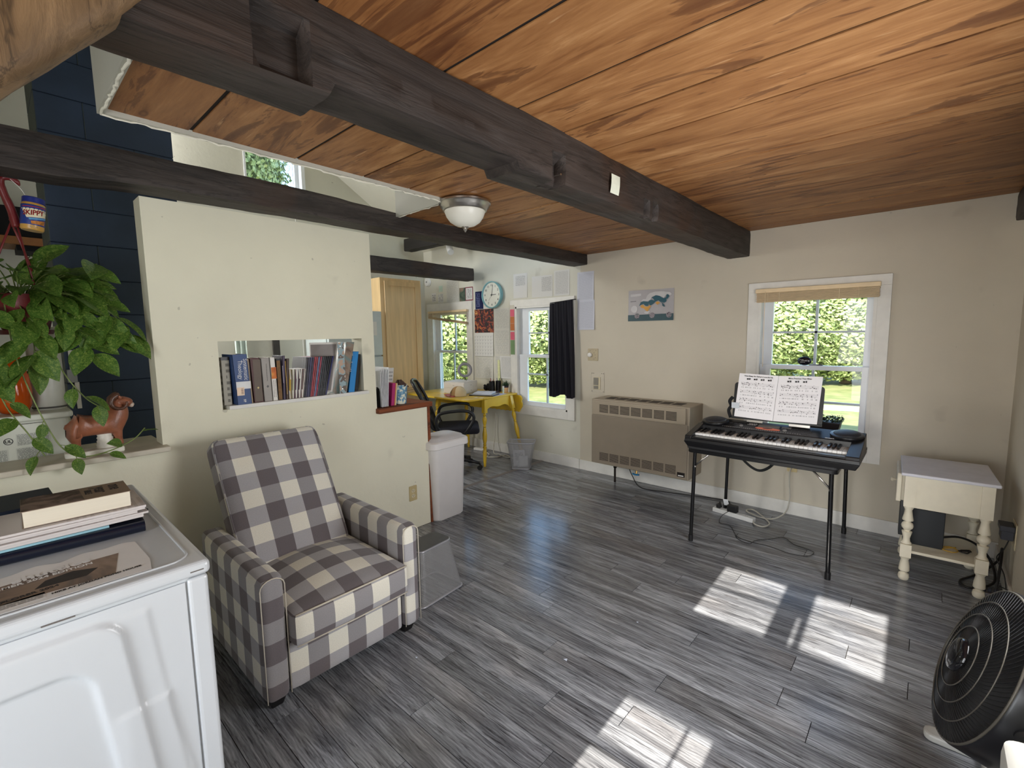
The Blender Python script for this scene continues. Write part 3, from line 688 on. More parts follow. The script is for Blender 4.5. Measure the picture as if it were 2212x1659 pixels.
sc = [(3.70, .762), (3.70, .63)]+[(3.70+.38*i/24, .640+.030*math.sin(PI*i/24)+.012*math.sin(PI*3*i/24)) for i in range(1, 24)]+[(4.08, .63), (4.08, .762)]
MB().prism(sc, .018, frame((-3.722, 0, 0), (0, 1, 0), (0, 0, 1))).build('scalloped_apron', YEL, dk)
bx('apron', YEL, dk, -4.52, 3.668, .665, -3.72, 3.686, .764); bx('apron', YEL, dk, -4.52, 4.10, .665, -3.72, 4.118, .764)
for xx in (-3.70, -3.78): bx('chipped_edge', CHIP, dk, xx-.03, 3.60, .7852, xx+.015, 3.64, .7862)
def turned(m, a, b, prof):     # profile of (t from top, radius) along a leaning axis
    a, b = Vector(a), Vector(b); m.tube([a.lerp(b, t) for t, _ in prof], [r for _, r in prof], 14); return m
LEGP = [(.19, .020), (.21, .013), (.23, .022), (.25, .013), (.27, .021), (.30, .026), (.36, .019), (.385, .013), (.40, .021), (.415, .014), (.44, .018), (.52, .027), (.60, .024), (.66, .015), (.675, .022), (.69, .014), (.71, .024), (.74, .016), (.76, .020), (.80, .023), (.90, .019), (1.0, .013)]
for top, bot in (((-3.705, 3.668, .762), (-3.680, 3.628, 0)), ((-3.712, 4.105, .762), (-3.575, 4.165, 0)), ((-4.50, 4.105, .762), (-4.515, 4.155, 0)), ((-4.50, 3.668, .762), (-4.58, 3.60, 0))):
    m = MB(); a, b = Vector(top), Vector(bot); e = a.lerp(b, .20); s_ = .023
    m.hexa([(e.x-s_, e.y-s_, e.z), (e.x+s_, e.y-s_, e.z), (e.x+s_, e.y+s_, e.z), (e.x-s_, e.y+s_, e.z)], [(a.x-s_, a.y-s_, a.z), (a.x+s_, a.y-s_, a.z), (a.x+s_, a.y+s_, a.z), (a.x-s_, a.y+s_, a.z)])
    turned(m, a, b, LEGP); m.build('leg', YEL, dk, smooth=True, autosm=35)

# --- office chair
oc = thing('office_chair', 'black mesh-back office chair turned to the yellow desk', 'office chair', (-3.87, 3.37, 0), R(48))
OM = wm(oc); L = lambda x, y, z: OM @ Vector((x, y, z))
BMESH = mat_mesh('black_back_mesh', (26, 27, 30), .006, .62, 0)
m = MB()
for v in (pillow(MB(), -.20, -.235, .43, .26, .235, .505, .035, (.02, 0), 12),): m.add([OM @ p for p in v.v], v.f)
m.build('seat', P('black_seat_fabric', (24, 24, 34), .85), oc, smooth=True)
fr = smoothpath([(-.22, -.16, .50), (-.26, -.21, .62), (-.33, -.225, .80), (-.42, -.20, .97), (-.45, -.10, 1.005), (-.455, 0, 1.01), (-.45, .10, 1.005), (-.42, .20, .97), (-.33, .225, .80), (-.26, .21, .62), (-.22, .16, .50)], 5)
bf = MB().tube([L(*p) for p in fr], .016, 8); bf.tube([L(*p) for p in smoothpath([(-.10, 0, .44), (-.24, 0, .46), (-.29, 0, .58), (-.34, 0, .74), (-.38, 0, .86)])], .018, 8)
bf.tube([L(*p) for p in smoothpath([(-.25, -.19, .60), (-.31, 0, .63), (-.25, .19, .60)])], .012, 8)
bfo = bf.build('back_frame', BLACK, oc, smooth=True)
ms = MB(); nn = 14; vs = []; uv = []
for j in range(nn+1):
    t = j/nn; z = .52+.475*t; w = .165+.06*math.sin(min(1, t*1.6)*PI/2)-.09*max(0, t-.85)/.15; xb = -.225-.225*t**1.25
    for i in range(nn+1): s_ = 2*i/nn-1; vs.append(L(xb-.035*(1-s_*s_)*math.sin(PI*t), s_*w, z)); uv.append((s_*w, z))
W = nn+1; ff = [(j*W+i, j*W+i+1, (j+1)*W+i+1, (j+1)*W+i) for j in range(nn) for i in range(nn)]
ms.add(vs, ff, [[uv[k] for k in f] for f in ff]); ms.build('mesh_back', BMESH, bfo, smooth=True)
for s_ in (-1, 1):
    MB().tube([L(*p) for p in smoothpath([(-.12, s_*.22, .43), (-.19, s_*.27, .54), (-.17, s_*.275, .66), (-.02, s_*.275, .695), (.14, s_*.275, .69), (.20, s_*.27, .62), (.14, s_*.26, .50), (.08, s_*.22, .43)])], .017, 8).build('armrest', BLACK, oc, smooth=True)
MB().tube([L(0, 0, .10), L(0, 0, .25)], .028, 12).tube([L(0, 0, .25), L(0, 0, .42)], .016, 12).box(0, 0, 0, 0, 0, 0).build('gas_lift', BLACK, oc, smooth=True, autosm=40)
ba = MB()
for k in range(5):
    a = 2*PI*k/5-.30; ca, sa = math.cos(a), math.sin(a); ba.tube([L(0, 0, .115), L(.14*ca, .14*sa, .105), L(.265*ca, .265*sa, .075)], [.028, .021, .015], 8)
ba.build('star_base', BLACK, oc, smooth=True)
for k in range(5):
    a = 2*PI*k/5-.30; x, y = .27*math.cos(a), .27*math.sin(a); c_ = MB()
    for s_ in (-1, 1):
        dx, dy = -math.sin(a)*.014*s_, math.cos(a)*.014*s_; c_.tube([L(x+dx-dx*.5, y+dy-dy*.5, .026), L(x+dx*1.6, y+dy*1.6, .026)], .026, 14)
    c_.tube([L(x, y, .045), L(x, y, .075)], .007, 6); c_.build('caster', BLACK, oc, smooth=True, autosm=40)

# --- folding card table
ct = thing('folding_table', 'black folding card table with tube legs carrying the keyboard', 'table', (-.79, 3.66, 0))
TX0, TX1, TY0, TY1 = -1.235, -.345, 3.205, 4.10
MB().prism(rrect(TX0, TY0, TX1, TY1, .035, 5), .022, Matrix.Translation((0, 0, .678))).build('padded_top', BVINYL, ct, bevel=.006, seg=3)
MB().prism(rrect(TX0+.006, TY0+.006, TX1-.006, TY1-.006, .03, 5), .026, Matrix.Translation((0, 0, .652))).build('rim', BLACKM, ct, bevel=.003)
for (x, y, sx, sy) in ((-1.185, 3.245, 1, 1), (-.385, 3.245, -1, 1), (-1.20, 4.04, 1, -1), (-.40, 4.06, -1, -1)):
    lg = MB().tube([(x, y, .66), (x-.012*sx, y-.008*sy, .012)], .0125, 12).build('leg', BLACKM, ct, smooth=True, autosm=40)
    MB().tube([(x-.012*sx, y-.008*sy, .045), (x-.012*sx, y-.008*sy, 0)], .016, 12).build('rubber_tip', BLACK, lg, smooth=True, autosm=40)
    MB().tube([(x, y, .552), (x+.10*sx, y, .655)], .006, 8).tube([(x, y-.012, .548), (x, y+.012, .548)], .010, 8).build('brace', CHROME, lg, smooth=True)

# --- keyboard
KX0, KX1, KY0, KY1 = -1.238, -.248, 3.165, 3.545
kb = thing('electric_keyboard', 'black electric piano keyboard with round speakers on the folding table', 'keyboard', (-.745, 3.35, .70))
KB = P('keyboard_black_shell', (15, 15, 18), .36, var=.06)
def kz(y): return .795 if y < 3.30 else .795+(y-3.30)/.245*.062
m = MB(); q0 = [(KX0, KY0, .702), (KX1, KY0, .702), (KX1+.0, KY1, .702), (KX0+.03, KY1, .702)]
m.hexa([(KX0+.02, KY0+.02, .700), (KX1-.02, KY0+.02, .700), (KX1-.02, KY1-.01, .700), (KX0+.04, KY1-.01, .700)], [(KX0, KY0, .738), (KX1, KY0, .738), (KX1, KY1, .738), (KX0+.03, KY1, .738)])
m.hexa([(KX0, KY0, .738), (KX1, KY0, .738), (KX1, KY1, .738), (KX0+.03, KY1, .738)], [(KX0+.004, KY0+.006, .762), (KX1-.002, KY0+.006, .762), (KX1-.004, KY1, .762), (KX0+.032, KY1, .762)])
# cheeks left and right of the keys, deck behind
for xa, xb in ((KX0+.003, -1.190), (-.318, KX1-.003)):
    m.hexa([(xa, KY0+.006, .76), (xb, KY0+.006, .76), (xb, 3.42, .76), (xa, 3.42, .76)], [(xa, KY0+.012, .779), (xb, KY0+.012, .779), (xb, 3.42, .830), (xa+.006, 3.42, .830)])
m.hexa([(KX0+.003, 3.395, .76), (KX1-.003, 3.395, .76), (KX1-.003, KY1, .76), (KX0+.034, KY1, .76)], [(KX0+.008, 3.40, .822), (KX1-.004, 3.40, .822), (KX1-.006, KY1-.012, .860), (KX0+.04, KY1-.012, .860)])
m.box(-1.19, KY0+.012, .76, -.318, 3.243, .772)
m.build('body', KB, kb, bevel=.004, seg=2)
WK = P('white_key_plastic', (232, 230, 226), .25, var=.01); BK = P('black_key_plastic', (14, 14, 16), .3)
nk = 36; kw = (1.190-.318)/nk
wkm = None
for i in range(nk):
    x = -1.190+kw*i; o = MB().box(.0006, 0, 0, kw-.0006, .148, .016).build('white_key', WK, None, bevel=.0012, seg=1) if wkm is None else bpy.data.objects.new('white_key', wkm.data)
    if wkm is None: wkm = o
    else: C.objects.link(o); mo_ = o.modifiers.new('bevel', 'BEVEL'); mo_.width = .0012; mo_.segments = 1
    o.parent = kb; o.location = (x+.745, 3.248-3.35, .772-.70)
bkm = None
for i in range(nk-1):
    if i % 7 in (2, 6): continue
    x = -1.190+kw*(i+1)
    if bkm is None: o = MB().hexa([(-.0068, 0, 0), (.0068, 0, 0), (.0068, .112, 0), (-.0068, .112, 0)], [(-.0056, .006, .014), (.0056, .006, .014), (.0056, .112, .014), (-.0056, .112, .014)]).build('black_key', BK, None); bkm = o
    else: o = bpy.data.objects.new('black_key', bkm.data); C.objects.link(o)
    o.parent = kb; o.location = (x+.745, 3.286-3.35, .788-.70)
SPK = P('speaker_grille_cloth', (30, 31, 36), .5, bump=.4, bs=400)
for x in (-1.125, -.345):
    tl = Matrix.Translation((x, 3.465, .846)) @ Matrix.Rotation(R(8), 4, 'X')
    s_ = MB().lathe([(.082, -.012), (.088, 0), (.086, .008), (.074, .012)], n=32, m=tl).build('speaker_ring', KB, kb, smooth=True, autosm=50)
    MB().lathe([(.074, .008), (.066, .017), (.045, .024), (.02, .028), (.0001, .029)], n=32, m=tl).build('speaker_dome', SPK, s_, smooth=True)
TM = frame((-1.19, 3.402, .8225), (1, 0, 0), (0, .133, .038))   # deck plane
def deck(a, b, zz=.001): return TM @ Vector((a, b, zz))
def dquad(name, mat, a0, b0, a1, b1, h=.0015, bev=0):
    return MB().prism([(a0, b0), (a1, b0), (a1, b1), (a0, b1)], h, TM).build(name, mat, kb, bevel=bev)
dquad('display_screen', P('grey_lcd', (104, 102, 98), .25), .345, .062, .475, .100, .002)
MB().prism([(.41+.075*math.cos(a)*(1+.0*a), .040+.014*math.sin(a)) for a in [2*PI*i/28 for i in range(28)]], .003, TM).build('selector_panel', P('orange_button', (206, 112, 84), .4), kb)
MB().prism([(.41+.03*math.cos(a), .042+.006*math.sin(a)) for a in [2*PI*i/16 for i in range(16)]], .0045, TM).build('selector_slot', BLACK, kb)
BT = P('grey_button', (120, 118, 116), .4)
for i in range(44): dquad('button', BT, .02+i*.0135, .012-(.0), .0265+i*.0135, .0175, .002)
for i in range(8):
    for j in range(2): dquad('button', BT if i % 2 else P('light_button', (176, 172, 168), .4), .285+i*.007-(.008*j), .088-.014*j, .289+i*.007-(.008*j), .098-.014*j, .002)
    for j in range(2): dquad('button', BT, .488+i*.007, .088-.014*j, .492+i*.007, .098-.014*j, .002)
for i in range(9):
    for j in range(3): dquad('button', P('dark_button', (60, 60, 64), .4), .545+i*.013, .022+j*.026, .554+i*.013, .032+j*.026, .002)
for i in range(5): dquad('button', P('dark_button', (0, 0, 0)), .10+i*.03, .07, .12+i*.03, .080, .002)
MB().lathe([(.011, 0), (.011, .006), (.009, .007)], n=20, m=TM @ Matrix.Translation((.245, .045, 0))).lathe([(.012, 0), (.012, .005), (.010, .006)], n=20, m=TM @ Matrix.Translation((.512, .042, 0))).build('dial', BT, kb, smooth=True, autosm=40)
m = MB()
for (a_, b_, w_) in ((.065, .034, .010), (.077, .034, .006), (.085, .034, .012), (.74, .008, .014), (.757, .008, .020), (.780, .008, .012)): m.prism([(a_, b_), (a_+w_, b_), (a_+w_, b_+.004), (a_, b_+.004)], .0016, TM)
m.build('panel_print', P('white_print', (210, 210, 210), .5), kb)
sr = MB(); sr.tube(smoothpath([(-1.02, 3.55, .93), (-1.03, 3.56, .86), (-.98, 3.545, .86), (-.50, 3.545, .86), (-.475, 3.56, .93)]), .004, 6)
tilt = frame((-1.03, 3.525, .870), (1, 0, 0), (0, .17, 1))
sr2 = MB().prism(rrect(0, 0, .545, .26, .02, 4), .004, tilt); ro = sr2.build('music_rest', BLACK, kb)
MB().prism([(0, 0), (.545, 0), (.545, .012), (0, .012)], .022, tilt).build('rest_lip', BLACK, ro, bevel=.002)
MB().prism([(.10, -.02), (.20, -.02), (.20, .02), (.10, .02)], .006, tilt).prism([(.36, -.02), (.48, -.02), (.48, .02), (.36, .02)], .006, tilt).build('rest_tab', CHROME, ro)
# music book
MU = mat_music()
mb = thing('music_book', 'open book of piano sheet music propped on the keyboard rest', 'music book', (-.76, 3.53, .88))
INK = P('printed_black_ink', (34, 32, 34), .6)
o_ = Vector((-1.015, 3.520, .886)); vv = Vector((.012, .053, .305))
for (uu, off, nm, title, chords) in ((Vector((.25, -.012, -.006)), Vector((0, 0, 0)), 'left_page', "How Deep the Father's Love for Us", ['E', 'A', 'D', 'B']), (Vector((.252, .004, .006)), Vector((.252, -.012, -.006)), 'right_page', 'More Precious Than Silver', ['E', 'A', 'B'])):
    pg = MB().sheet(o_+off, uu, vv, 14, 2, .004, lambda a, b: .006*math.sin(PI*a)).build(nm, MU, mb, smooth=True, autosm=50)
    fm = frame(o_+off+vv*.94-Vector((0, .0115, 0)), uu, vv)
    ti = text(title, .0125, fm @ Matrix.Translation((.128, 0, 0)), INK, mb, 'title_lettering', 'CENTER', bold=.0003)
    for q, chd in enumerate(chords):
        MB().prism([(.055+.045*q, -.022), (.067+.045*q, -.022), (.067+.045*q, -.012), (.055+.045*q, -.012)], .0004, fm @ Matrix.Translation((0, 0, .0))).prism([(.070+.045*q, -.022), (.078+.045*q, -.022), (.078+.045*q, -.010), (.070+.045*q, -.010)], .0004, fm).build('chord_diagram', INK, mb)
tag(MB().box(-1.035, 3.515, .945, -.985, 3.521, .985).build('label_tag', P('pale_blue_label', (200, 206, 212), .5), None), 'small pale label tag clipped at the left edge of the music book', 'tag')
tag(MB().tube(smoothpath([(-1.045, 3.54, .87), (-1.06, 3.54, .92), (-1.045, 3.54, .955), (-1.055, 3.54, .99), (-1.035, 3.54, 1.02)]), [.012]*25, 8).build('hair_tie', P('black_cloth', (16, 16, 18), .9, bump=.8), None), 'black cloth scrunchie hanging at the left of the music book', 'scrunchie')

# --- turned-leg nightstand
NSW = P('antique_white_paint', (228, 220, 198), .5, var=.05, bump=.15); RZ = R(2.5)
ns = thing('side_table', 'antique white side table with turned legs in the right corner', 'side table', (.118, 3.74, 0), RZ)
NM = wm(ns)
def nsb(name, mat, *d, bevel=0, par=None):
    m = MB(); m.mbox(NM, *d); return m.build(name, mat, par or ns, bevel=bevel)
nsb('table_top', P('sky_tinted_white_paint', (214, 214, 222), .45, var=.05), -.205, -.245, .640, .205, .245, .658, bevel=.005)  # bluish light from the sky is put into the top's colour
nsb('side_panel', NSW, -.145, -.222, .452, .145, -.205, .640); nsb('side_panel', NSW, -.145, .205, .452, .145, .222, .640); nsb('back_panel', NSW, .155, -.19, .452, .172, .19, .640)
dw = nsb('drawer', NSW, -.20, -.165, .470, .14, .165, .630, bevel=.004); nsb('drawer_front', NSW, -.222, -.172, .462, -.198, .172, .636, bevel=.005, par=dw)
MB().lathe([(.006, 0), (.006, .012), (.014, .018), (.014, .026), (.006, .032), (.0001, .033)], n=16, m=NM @ frame((-.222, 0, .55), (0, 1, 0), (0, 0, 1)) @ Matrix.Rotation(PI, 4, 'X')).build('drawer_knob', NSW, dw, smooth=True)
nsb('lower_shelf', NSW, -.165, -.205, .168, .165, .205, .184, bevel=.002)
NP = [(.018, .0), (.024, .006), (.027, .02), (.024, .038), (.014, .046), (.012, .050), (.022, .054), (.026, .060), (.024, .09), (.018, .125), (.024, .138), (.026, .142), (.020, .146)]
NP2 = [(.020, .224), (.026, .228), (.022, .235), (.018, .24), (.016, .26), (.023, .29), (.025, .300), (.014, .304), (.014, .308), (.026, .322), (.029, .334), (.026, .348), (.014, .360), (.014, .364), (.026, .368), (.026, .374), (.021, .40), (.017, .43), (.024, .448), (.024, .455)]
for (x, y) in ((-.160, -.205), (.160, -.205), (-.160, .205), (.160, .205)):
    c = NM @ Vector((x, y, 0)); m = MB(); m.lathe(NP, c, 18); m.lathe(NP2, c, 18); m.mbox(NM, x-.026, y-.026, .146, x+.026, y+.026, .224); m.mbox(NM, x-.026, y-.026, .455, x+.026, y+.026, .640)
    m.build('leg', NSW, ns, smooth=True, autosm=35)

# --- kitchen pantry and fridge
MAPLE = P('pale_maple_veneer', (220, 190, 142), .4, var=.12, vs=3, stretch=(9, 9, .7))
pt = thing('pantry_cabinet', 'tall pale maple pantry cabinet left of the kitchen window', 'cabinet', (-5.15, 3.45, 0))
bx('cabinet_body', MAPLE, pt, -5.44, 3.165, .0, -4.922, 3.76, 2.185)
def pdoor(name, za, zb, par):
    y0, y1 = 3.215, 3.715; m = MB(); x0, x1 = -4.922, -4.902
    m.box(x0, y0, za, x1, y0+.055, zb).box(x0, y1-.055, za, x1, y1, zb).box(x0, y0+.055, za, x1, y1-.055, za+.055).box(x0, y0+.055, zb-.055, x1, y1-.055, zb); o = m.build(name, MAPLE, par, bevel=.003)
    bx('door_panel', MAPLE, o, x0, y0+.055, za+.055, x1-.013, y1-.055, zb-.055); return o
d1 = pdoor('door', .83, 2.15, pt); d2 = pdoor('door', .06, .60, pt)
bx('drawer', MAPLE, pt, -4.922, 3.215, .64, -4.900, 3.715, .80, bevel=.004); bx('drawer_edge', MAPLE, pt, -4.900, 3.19, .808, -4.885, 3.74, .822, bevel=.003)
FRG = P('grey_white_fridge_enamel', (196, 206, 206), .3, var=.03)
fg = thing('refrigerator', 'pale grey refrigerator partly hidden behind the partition', 'refrigerator', (-5.15, 2.85, 0))
bx('cabinet_body', FRG, fg, -5.44, 2.47, 0, -4.94, 3.155, 1.785); bx('freezer_door', FRG, fg, -4.935, 2.475, 1.262, -4.895, 3.15, 1.782, bevel=.008); fd = bx('fridge_door', FRG, fg, -4.935, 2.475, .06, -4.895, 3.15, 1.250, bevel=.008)
tag(MB().box(-4.894, 2.98, 1.50, -4.8932, 3.08, 1.66).build('note', WHITE, None), 'blank white note on the refrigerator door', 'note')

# --- base cabinet under the pass-through
bc = thing('base_cabinet', 'white low cabinet behind the sill carrying the boxed appliance', 'cabinet', (-3.35, -.1, 0))
bx('cabinet_body', WPLASTIC, bc, -3.66, -.7, 0, -3.045, .27, .915); bx('worktop', WPLASTIC, bc, -3.67, -.72, .915, -3.04, .275, .930, bevel=.003)

# ================================================================== ON THE BACK WALL
def wpaper(name, x0, x1, z0, z1, mat, label, cat='paper', group=None, curl=.006, ph=0, y=None, nu=8):
    """sheet pinned to the back wall; a little curled"""
    y = (YF if y is None else y)-.0015
    f = lambda a, b: curl*(.5*math.sin(PI*a+ph)**2*(1-b)+.5*(abs(2*a-1)**2)*(1-b))
    o = MB().sheet((x0, y, z0), (x1-x0, 0, 0), (0, 0, z1-z0), nu, nu, .0006, f).build(name, mat, None, smooth=True, autosm=50)
    return tag(o, label, cat, group)
PT1 = mat_paper('typed_page', lines=30, box=(.16, .86, .5, .9)); PT2 = mat_paper('two_column_page', lines=36, box=(.05, .95, .25, .92), gap=(.0, .48), words=40)
PT3 = mat_paper('dense_page', lines=46, box=(.1, .92, .06, .95), words=34, amt=.45); PT4 = mat_paper('faint_lined_page', (208, 206, 198), (160, 160, 158), 26, (.05, .95, .03, .95), 14, .5)
PT5 = mat_paper('faint_long_page', (200, 202, 212), (150, 152, 166), 52, (.08, .92, .05, .95), 40, .5)
wpaper('paper_sheet', -3.745, -3.532, 1.912, 2.195, PT1, 'typed white page pinned above the curtained window, leftmost of three')
wpaper('paper_sheet', -3.462, -3.165, 1.905, 2.142, PT2, 'wide folded page with a right text column, middle of three above the curtained window')
wpaper('paper_sheet', -3.145, -2.938, 1.905, 2.178, PT3, 'densely printed page just under the beam end, rightmost above the curtained window')
wpaper('paper_sheet', -2.836, -2.632, 1.828, 2.13, PT5, 'upper of two bluish printed pages hanging right of the dark curtain', curl=.014)
wpaper('paper_sheet', -2.832, -2.622, 1.525, 1.835, PT5, 'lower of two bluish printed pages hanging right of the dark curtain', curl=.016, ph=.4)
wpaper('paper_sheet', -4.064, -3.815, 1.553, 1.808, PT4, 'cream lined list pinned right of the calendar, upper one')
wpaper('paper_sheet', -4.074, -3.817, 1.236, 1.556, PT4, 'cream lined list pinned right of the calendar, lower one', y=YF-.001)
wpaper('paper_sheet', -4.428, -4.105, .925, 1.205, PT4, 'faint page below the wall calendar, curling at its foot', curl=.02)
wpaper('paper_sheet', -4.07, -3.90, 1.00, 1.228, PT4, 'narrow faint page behind the pen holders')
wpaper('paper_sheet', -3.985, -3.738, .945, 1.222, PT3, 'slanted printed page pinned left of the curtained window', curl=.02, ph=.5, y=YF-.003)
wpaper('paper_sheet', -4.968, -4.72, 1.925, 2.225, PT4, 'pale page under the short beam, left of the photo card')
wpaper('note_card', -5.29, -5.195, 1.955, 2.075, mat_paper('scribbled_note', lines=5, words=5, box=(.1, .9, .1, .9), amt=.8), 'small scribbled note above the kitchen window corner', 'note', curl=.001)
wpaper('note_card', -5.155, -5.04, 1.935, 2.055, mat_paper('ruled_note', lines=8, words=4, box=(.1, .95, .1, .98), amt=.7), 'small ruled note with a dark heading above the kitchen window', 'note', curl=.001)
wpaper('note_card', -5.13, -5.05, 2.085, 2.165, P('pale_green_paper', (186, 206, 192), .7), 'pale green square note near the smoke alarm', 'note', curl=.001)
ph = thing('photo_card', 'card with a dark photo and a red-bordered text panel above the kitchen window', 'card', (-4.577, YF, 1.93))
MB().box(-4.707, YF-.003, 1.932, -4.59, YF-.001, 2.106).build('photo', mat_blend('green_dark_photo', [(30, 40, 34), (70, 90, 74), (150, 120, 104)], 9, 3), ph)
MB().box(-4.59, YF-.003, 1.932, -4.447, YF-.001, 2.108).build('red_border', P('dark_red_border', (128, 52, 66), .5), ph)
MB().sheet((-4.58, YF-.0032, 1.945), (.122, 0, 0), (0, 0, .150), 1, 1, .0006).build('text_panel', mat_paper('text_panel_print', lines=9, words=7, box=(.08, .9, .08, .95), amt=.8), ph)
nv = thing('flyer', 'navy blue flyer with pale text lines behind the clock', 'flyer', (-4.34, YF, 1.81))
MB().sheet((-4.405, YF-.003, 1.815), (.145, 0, 0), (0, 0, .222), 1, 1, .001).build('navy_page', mat_paper('navy_flyer_print', (26, 34, 78), (120, 128, 168), 20, (.1, .6, .1, .9), 8, .7), nv)
MB().sheet((-4.26, YF-.0025, 1.812), (.165, 0, 0), (0, 0, .1), 1, 1, .001).build('white_page', WHITE, nv)
cl_ = thing('wall_calendar', 'wall calendar with a fruit market photo above a month grid', 'calendar', (-4.25, YF, 1.2))
MB().sheet((-4.424, YF-.004, 1.513), (.34, 0, 0), (0, 0, .298), 1, 1, .001).build('photo_page', mat_blend('fruit_market_photo', [(24, 16, 20), (66, 20, 28), (152, 42, 34), (206, 118, 56), (60, 40, 40), (214, 150, 84)], 16, 4, .5, 1.5, stops=[(.40, 0), (.50, 0), (.545, 0), (.575, 0), (.60, 0), (.68, 0)]), cl_)
g = G('calendar_grid_print'); tc = g.n('TexCoord'); sp = g.n('SeparateXYZ'); g.l(tc.outputs['UV'], sp.inputs[0])
u_, v_ = sp.outputs[0], sp.outputs[1]
def band(x, n_, w): return g.math('LESS_THAN', g.math('FRACT', g.math('MULTIPLY', x, n_)), w)
k_ = g.math('MULTIPLY', g.math('MAXIMUM', band(u_, 7, .06), band(v_, 7, .06)), g.math('LESS_THAN', v_, .87))
dt = g.math('MULTIPLY', g.math('MULTIPLY', g.math('MULTIPLY', g.math('GREATER_THAN', g.math('FRACT', g.math('MULTIPLY', v_, 7)), .66), g.math('LESS_THAN', g.math('FRACT', g.math('MULTIPLY', v_, 7)), .86)), band(u_, 7, .30)), g.math('LESS_THAN', v_, .87))
g.fin(g.mix(g.math('MAXIMUM', g.math('MULTIPLY', k_, .4), g.math('MULTIPLY', dt, .6)), srgb(214, 213, 210), srgb(120, 120, 126)), .6)
mg = MB().sheet((-4.428, YF-.006, 1.212), (.335, 0, 0), (0, 0, .300), 4, 4, .001, lambda a, b: .006*(1-b)).build('month_grid', g.m, cl_)
sw = thing('colour_swatch_strip', 'strip of pink, orange and green paint swatches beside the curtained window', 'swatches', (-3.745, YF, 1.24))
for za, zb, c_, nm in ((1.785, 1.835, (206, 200, 186), 'cream'), (1.700, 1.783, (214, 84, 112), 'pink'), (1.618, 1.698, (188, 104, 34), 'orange'), (1.532, 1.616, (184, 100, 32), 'orange'), (1.518, 1.530, (214, 200, 196), 'cream'), (1.420, 1.516, (212, 90, 118), 'pink'), (1.245, 1.418, (108, 140, 92), 'green')):
    MB().box(-3.786, YF-.024, za, -3.722, YF-.0225, zb).build('swatch', P(nm+'_swatch', c_, .5), sw)
# map poster
mp_ = thing('map_poster', 'grey world map poster with teal and orange regions on the beige wall', 'poster', (-2.0, YF, 1.6))
MX0, MX1, MZ0, MZ1 = -2.236, -1.778, 1.600, 1.895
GREYP = P('grey_poster_paper', (172, 168, 170), .45, var=.04)
MB().sheet((MX0, YF-.003, MZ0), (MX1-MX0, 0, -.002), (0, 0, MZ1-MZ0), 10, 4, .0008, lambda a, b: .004*math.sin(2*PI*a)*b).build('poster_sheet', GREYP, mp_, smooth=True, autosm=50)
PM = frame((MX0, YF-.0088, MZ0), (1, 0, 0), (0, 0, 1))
TEAL = P('dark_teal_print', (28, 82, 96), .45); ORG = P('ochre_print', (206, 152, 66), .45); PALE = P('pale_print', (198, 196, 196), .45)
def mpoly(name, pts, mat, h=.0006): MB().prism(pts, h, PM @ Matrix.Translation((0, 0, 0))).build(name, mat, mp_)
mpoly('footer_band', [(0, 0), (.458, 0), (.458, .062), (0, .060)], P('petrol_band', (44, 74, 82), .45))
mq = lambda L_: [((x-700)*.000783, (670-y)*.000694) for x, y in L_][::-1]
mpoly('land_shape', mq([(848, 462), (868, 412), (905, 400), (968, 410), (985, 392), (1012, 386), (1050, 402), (1030, 372), (1010, 355), (1035, 345), (1062, 330), (1088, 336), (1112, 342), (1135, 362), (1165, 376), (1192, 366), (1198, 330), (1214, 326), (1232, 348), (1216, 380), (1196, 386), (1197, 420), (1168, 438), (1150, 428), (1120, 422), (1098, 400), (1062, 414), (1040, 436), (1012, 458), (990, 462), (978, 430), (966, 470), (935, 466), (905, 438), (880, 446)]), TEAL)
mpoly('pale_land', mq([(872, 398), (900, 372), (935, 372), (950, 330), (985, 296), (1060, 280), (1160, 282), (1240, 300), (1262, 330), (1236, 346), (1212, 322), (1192, 330), (1165, 372), (1130, 350), (1088, 332), (1062, 326), (1008, 352), (1000, 382), (960, 402), (905, 396)]), P('pale_print', (0, 0, 0)))
mpoly('land_shape', mq([(862, 470), (880, 450), (902, 448), (925, 474), (962, 476), (985, 460), (1005, 472), (985, 502), (962, 545), (935, 528), (912, 500), (882, 492)]), ORG)
mpoly('land_shape', mq([(1058, 432), (1085, 412), (1118, 432), (1110, 442), (1096, 446), (1086, 462), (1074, 446)]), ORG)
mpoly('land_shape', mq([(1128, 424), (1150, 436), (1168, 462), (1180, 490), (1160, 484), (1144, 468), (1148, 450)]), TEAL)
mpoly('land_shape', mq([(912, 548), (950, 538), (992, 534), (982, 560), (962, 574), (930, 570)]), PALE)
mpoly('title_block', [(.025, .235), (.135, .240), (.135, .262), (.025, .258)], PALE); mpoly('caption_line', [(.025, .186), (.085, .188), (.085, .194), (.025, .192)], P('grey_print', (110, 108, 110), .5))
for cx in (.095, .25, .415):
    MB().prism([(cx+.026*math.cos(2*PI*i/20), .050+.026*math.sin(2*PI*i/20)) for i in range(20)], .0008, PM).build('round_picture', mat_blend('round_picture_print', [(50, 40, 46), (150, 140, 146), (84, 96, 98)], 60, 3), mp_)
MB().prism([(.065+.034*math.cos(2*PI*i/24), .115+.034*math.sin(2*PI*i/24)) for i in range(24)], .0006, PM).build('globe_print', PALE, mp_)
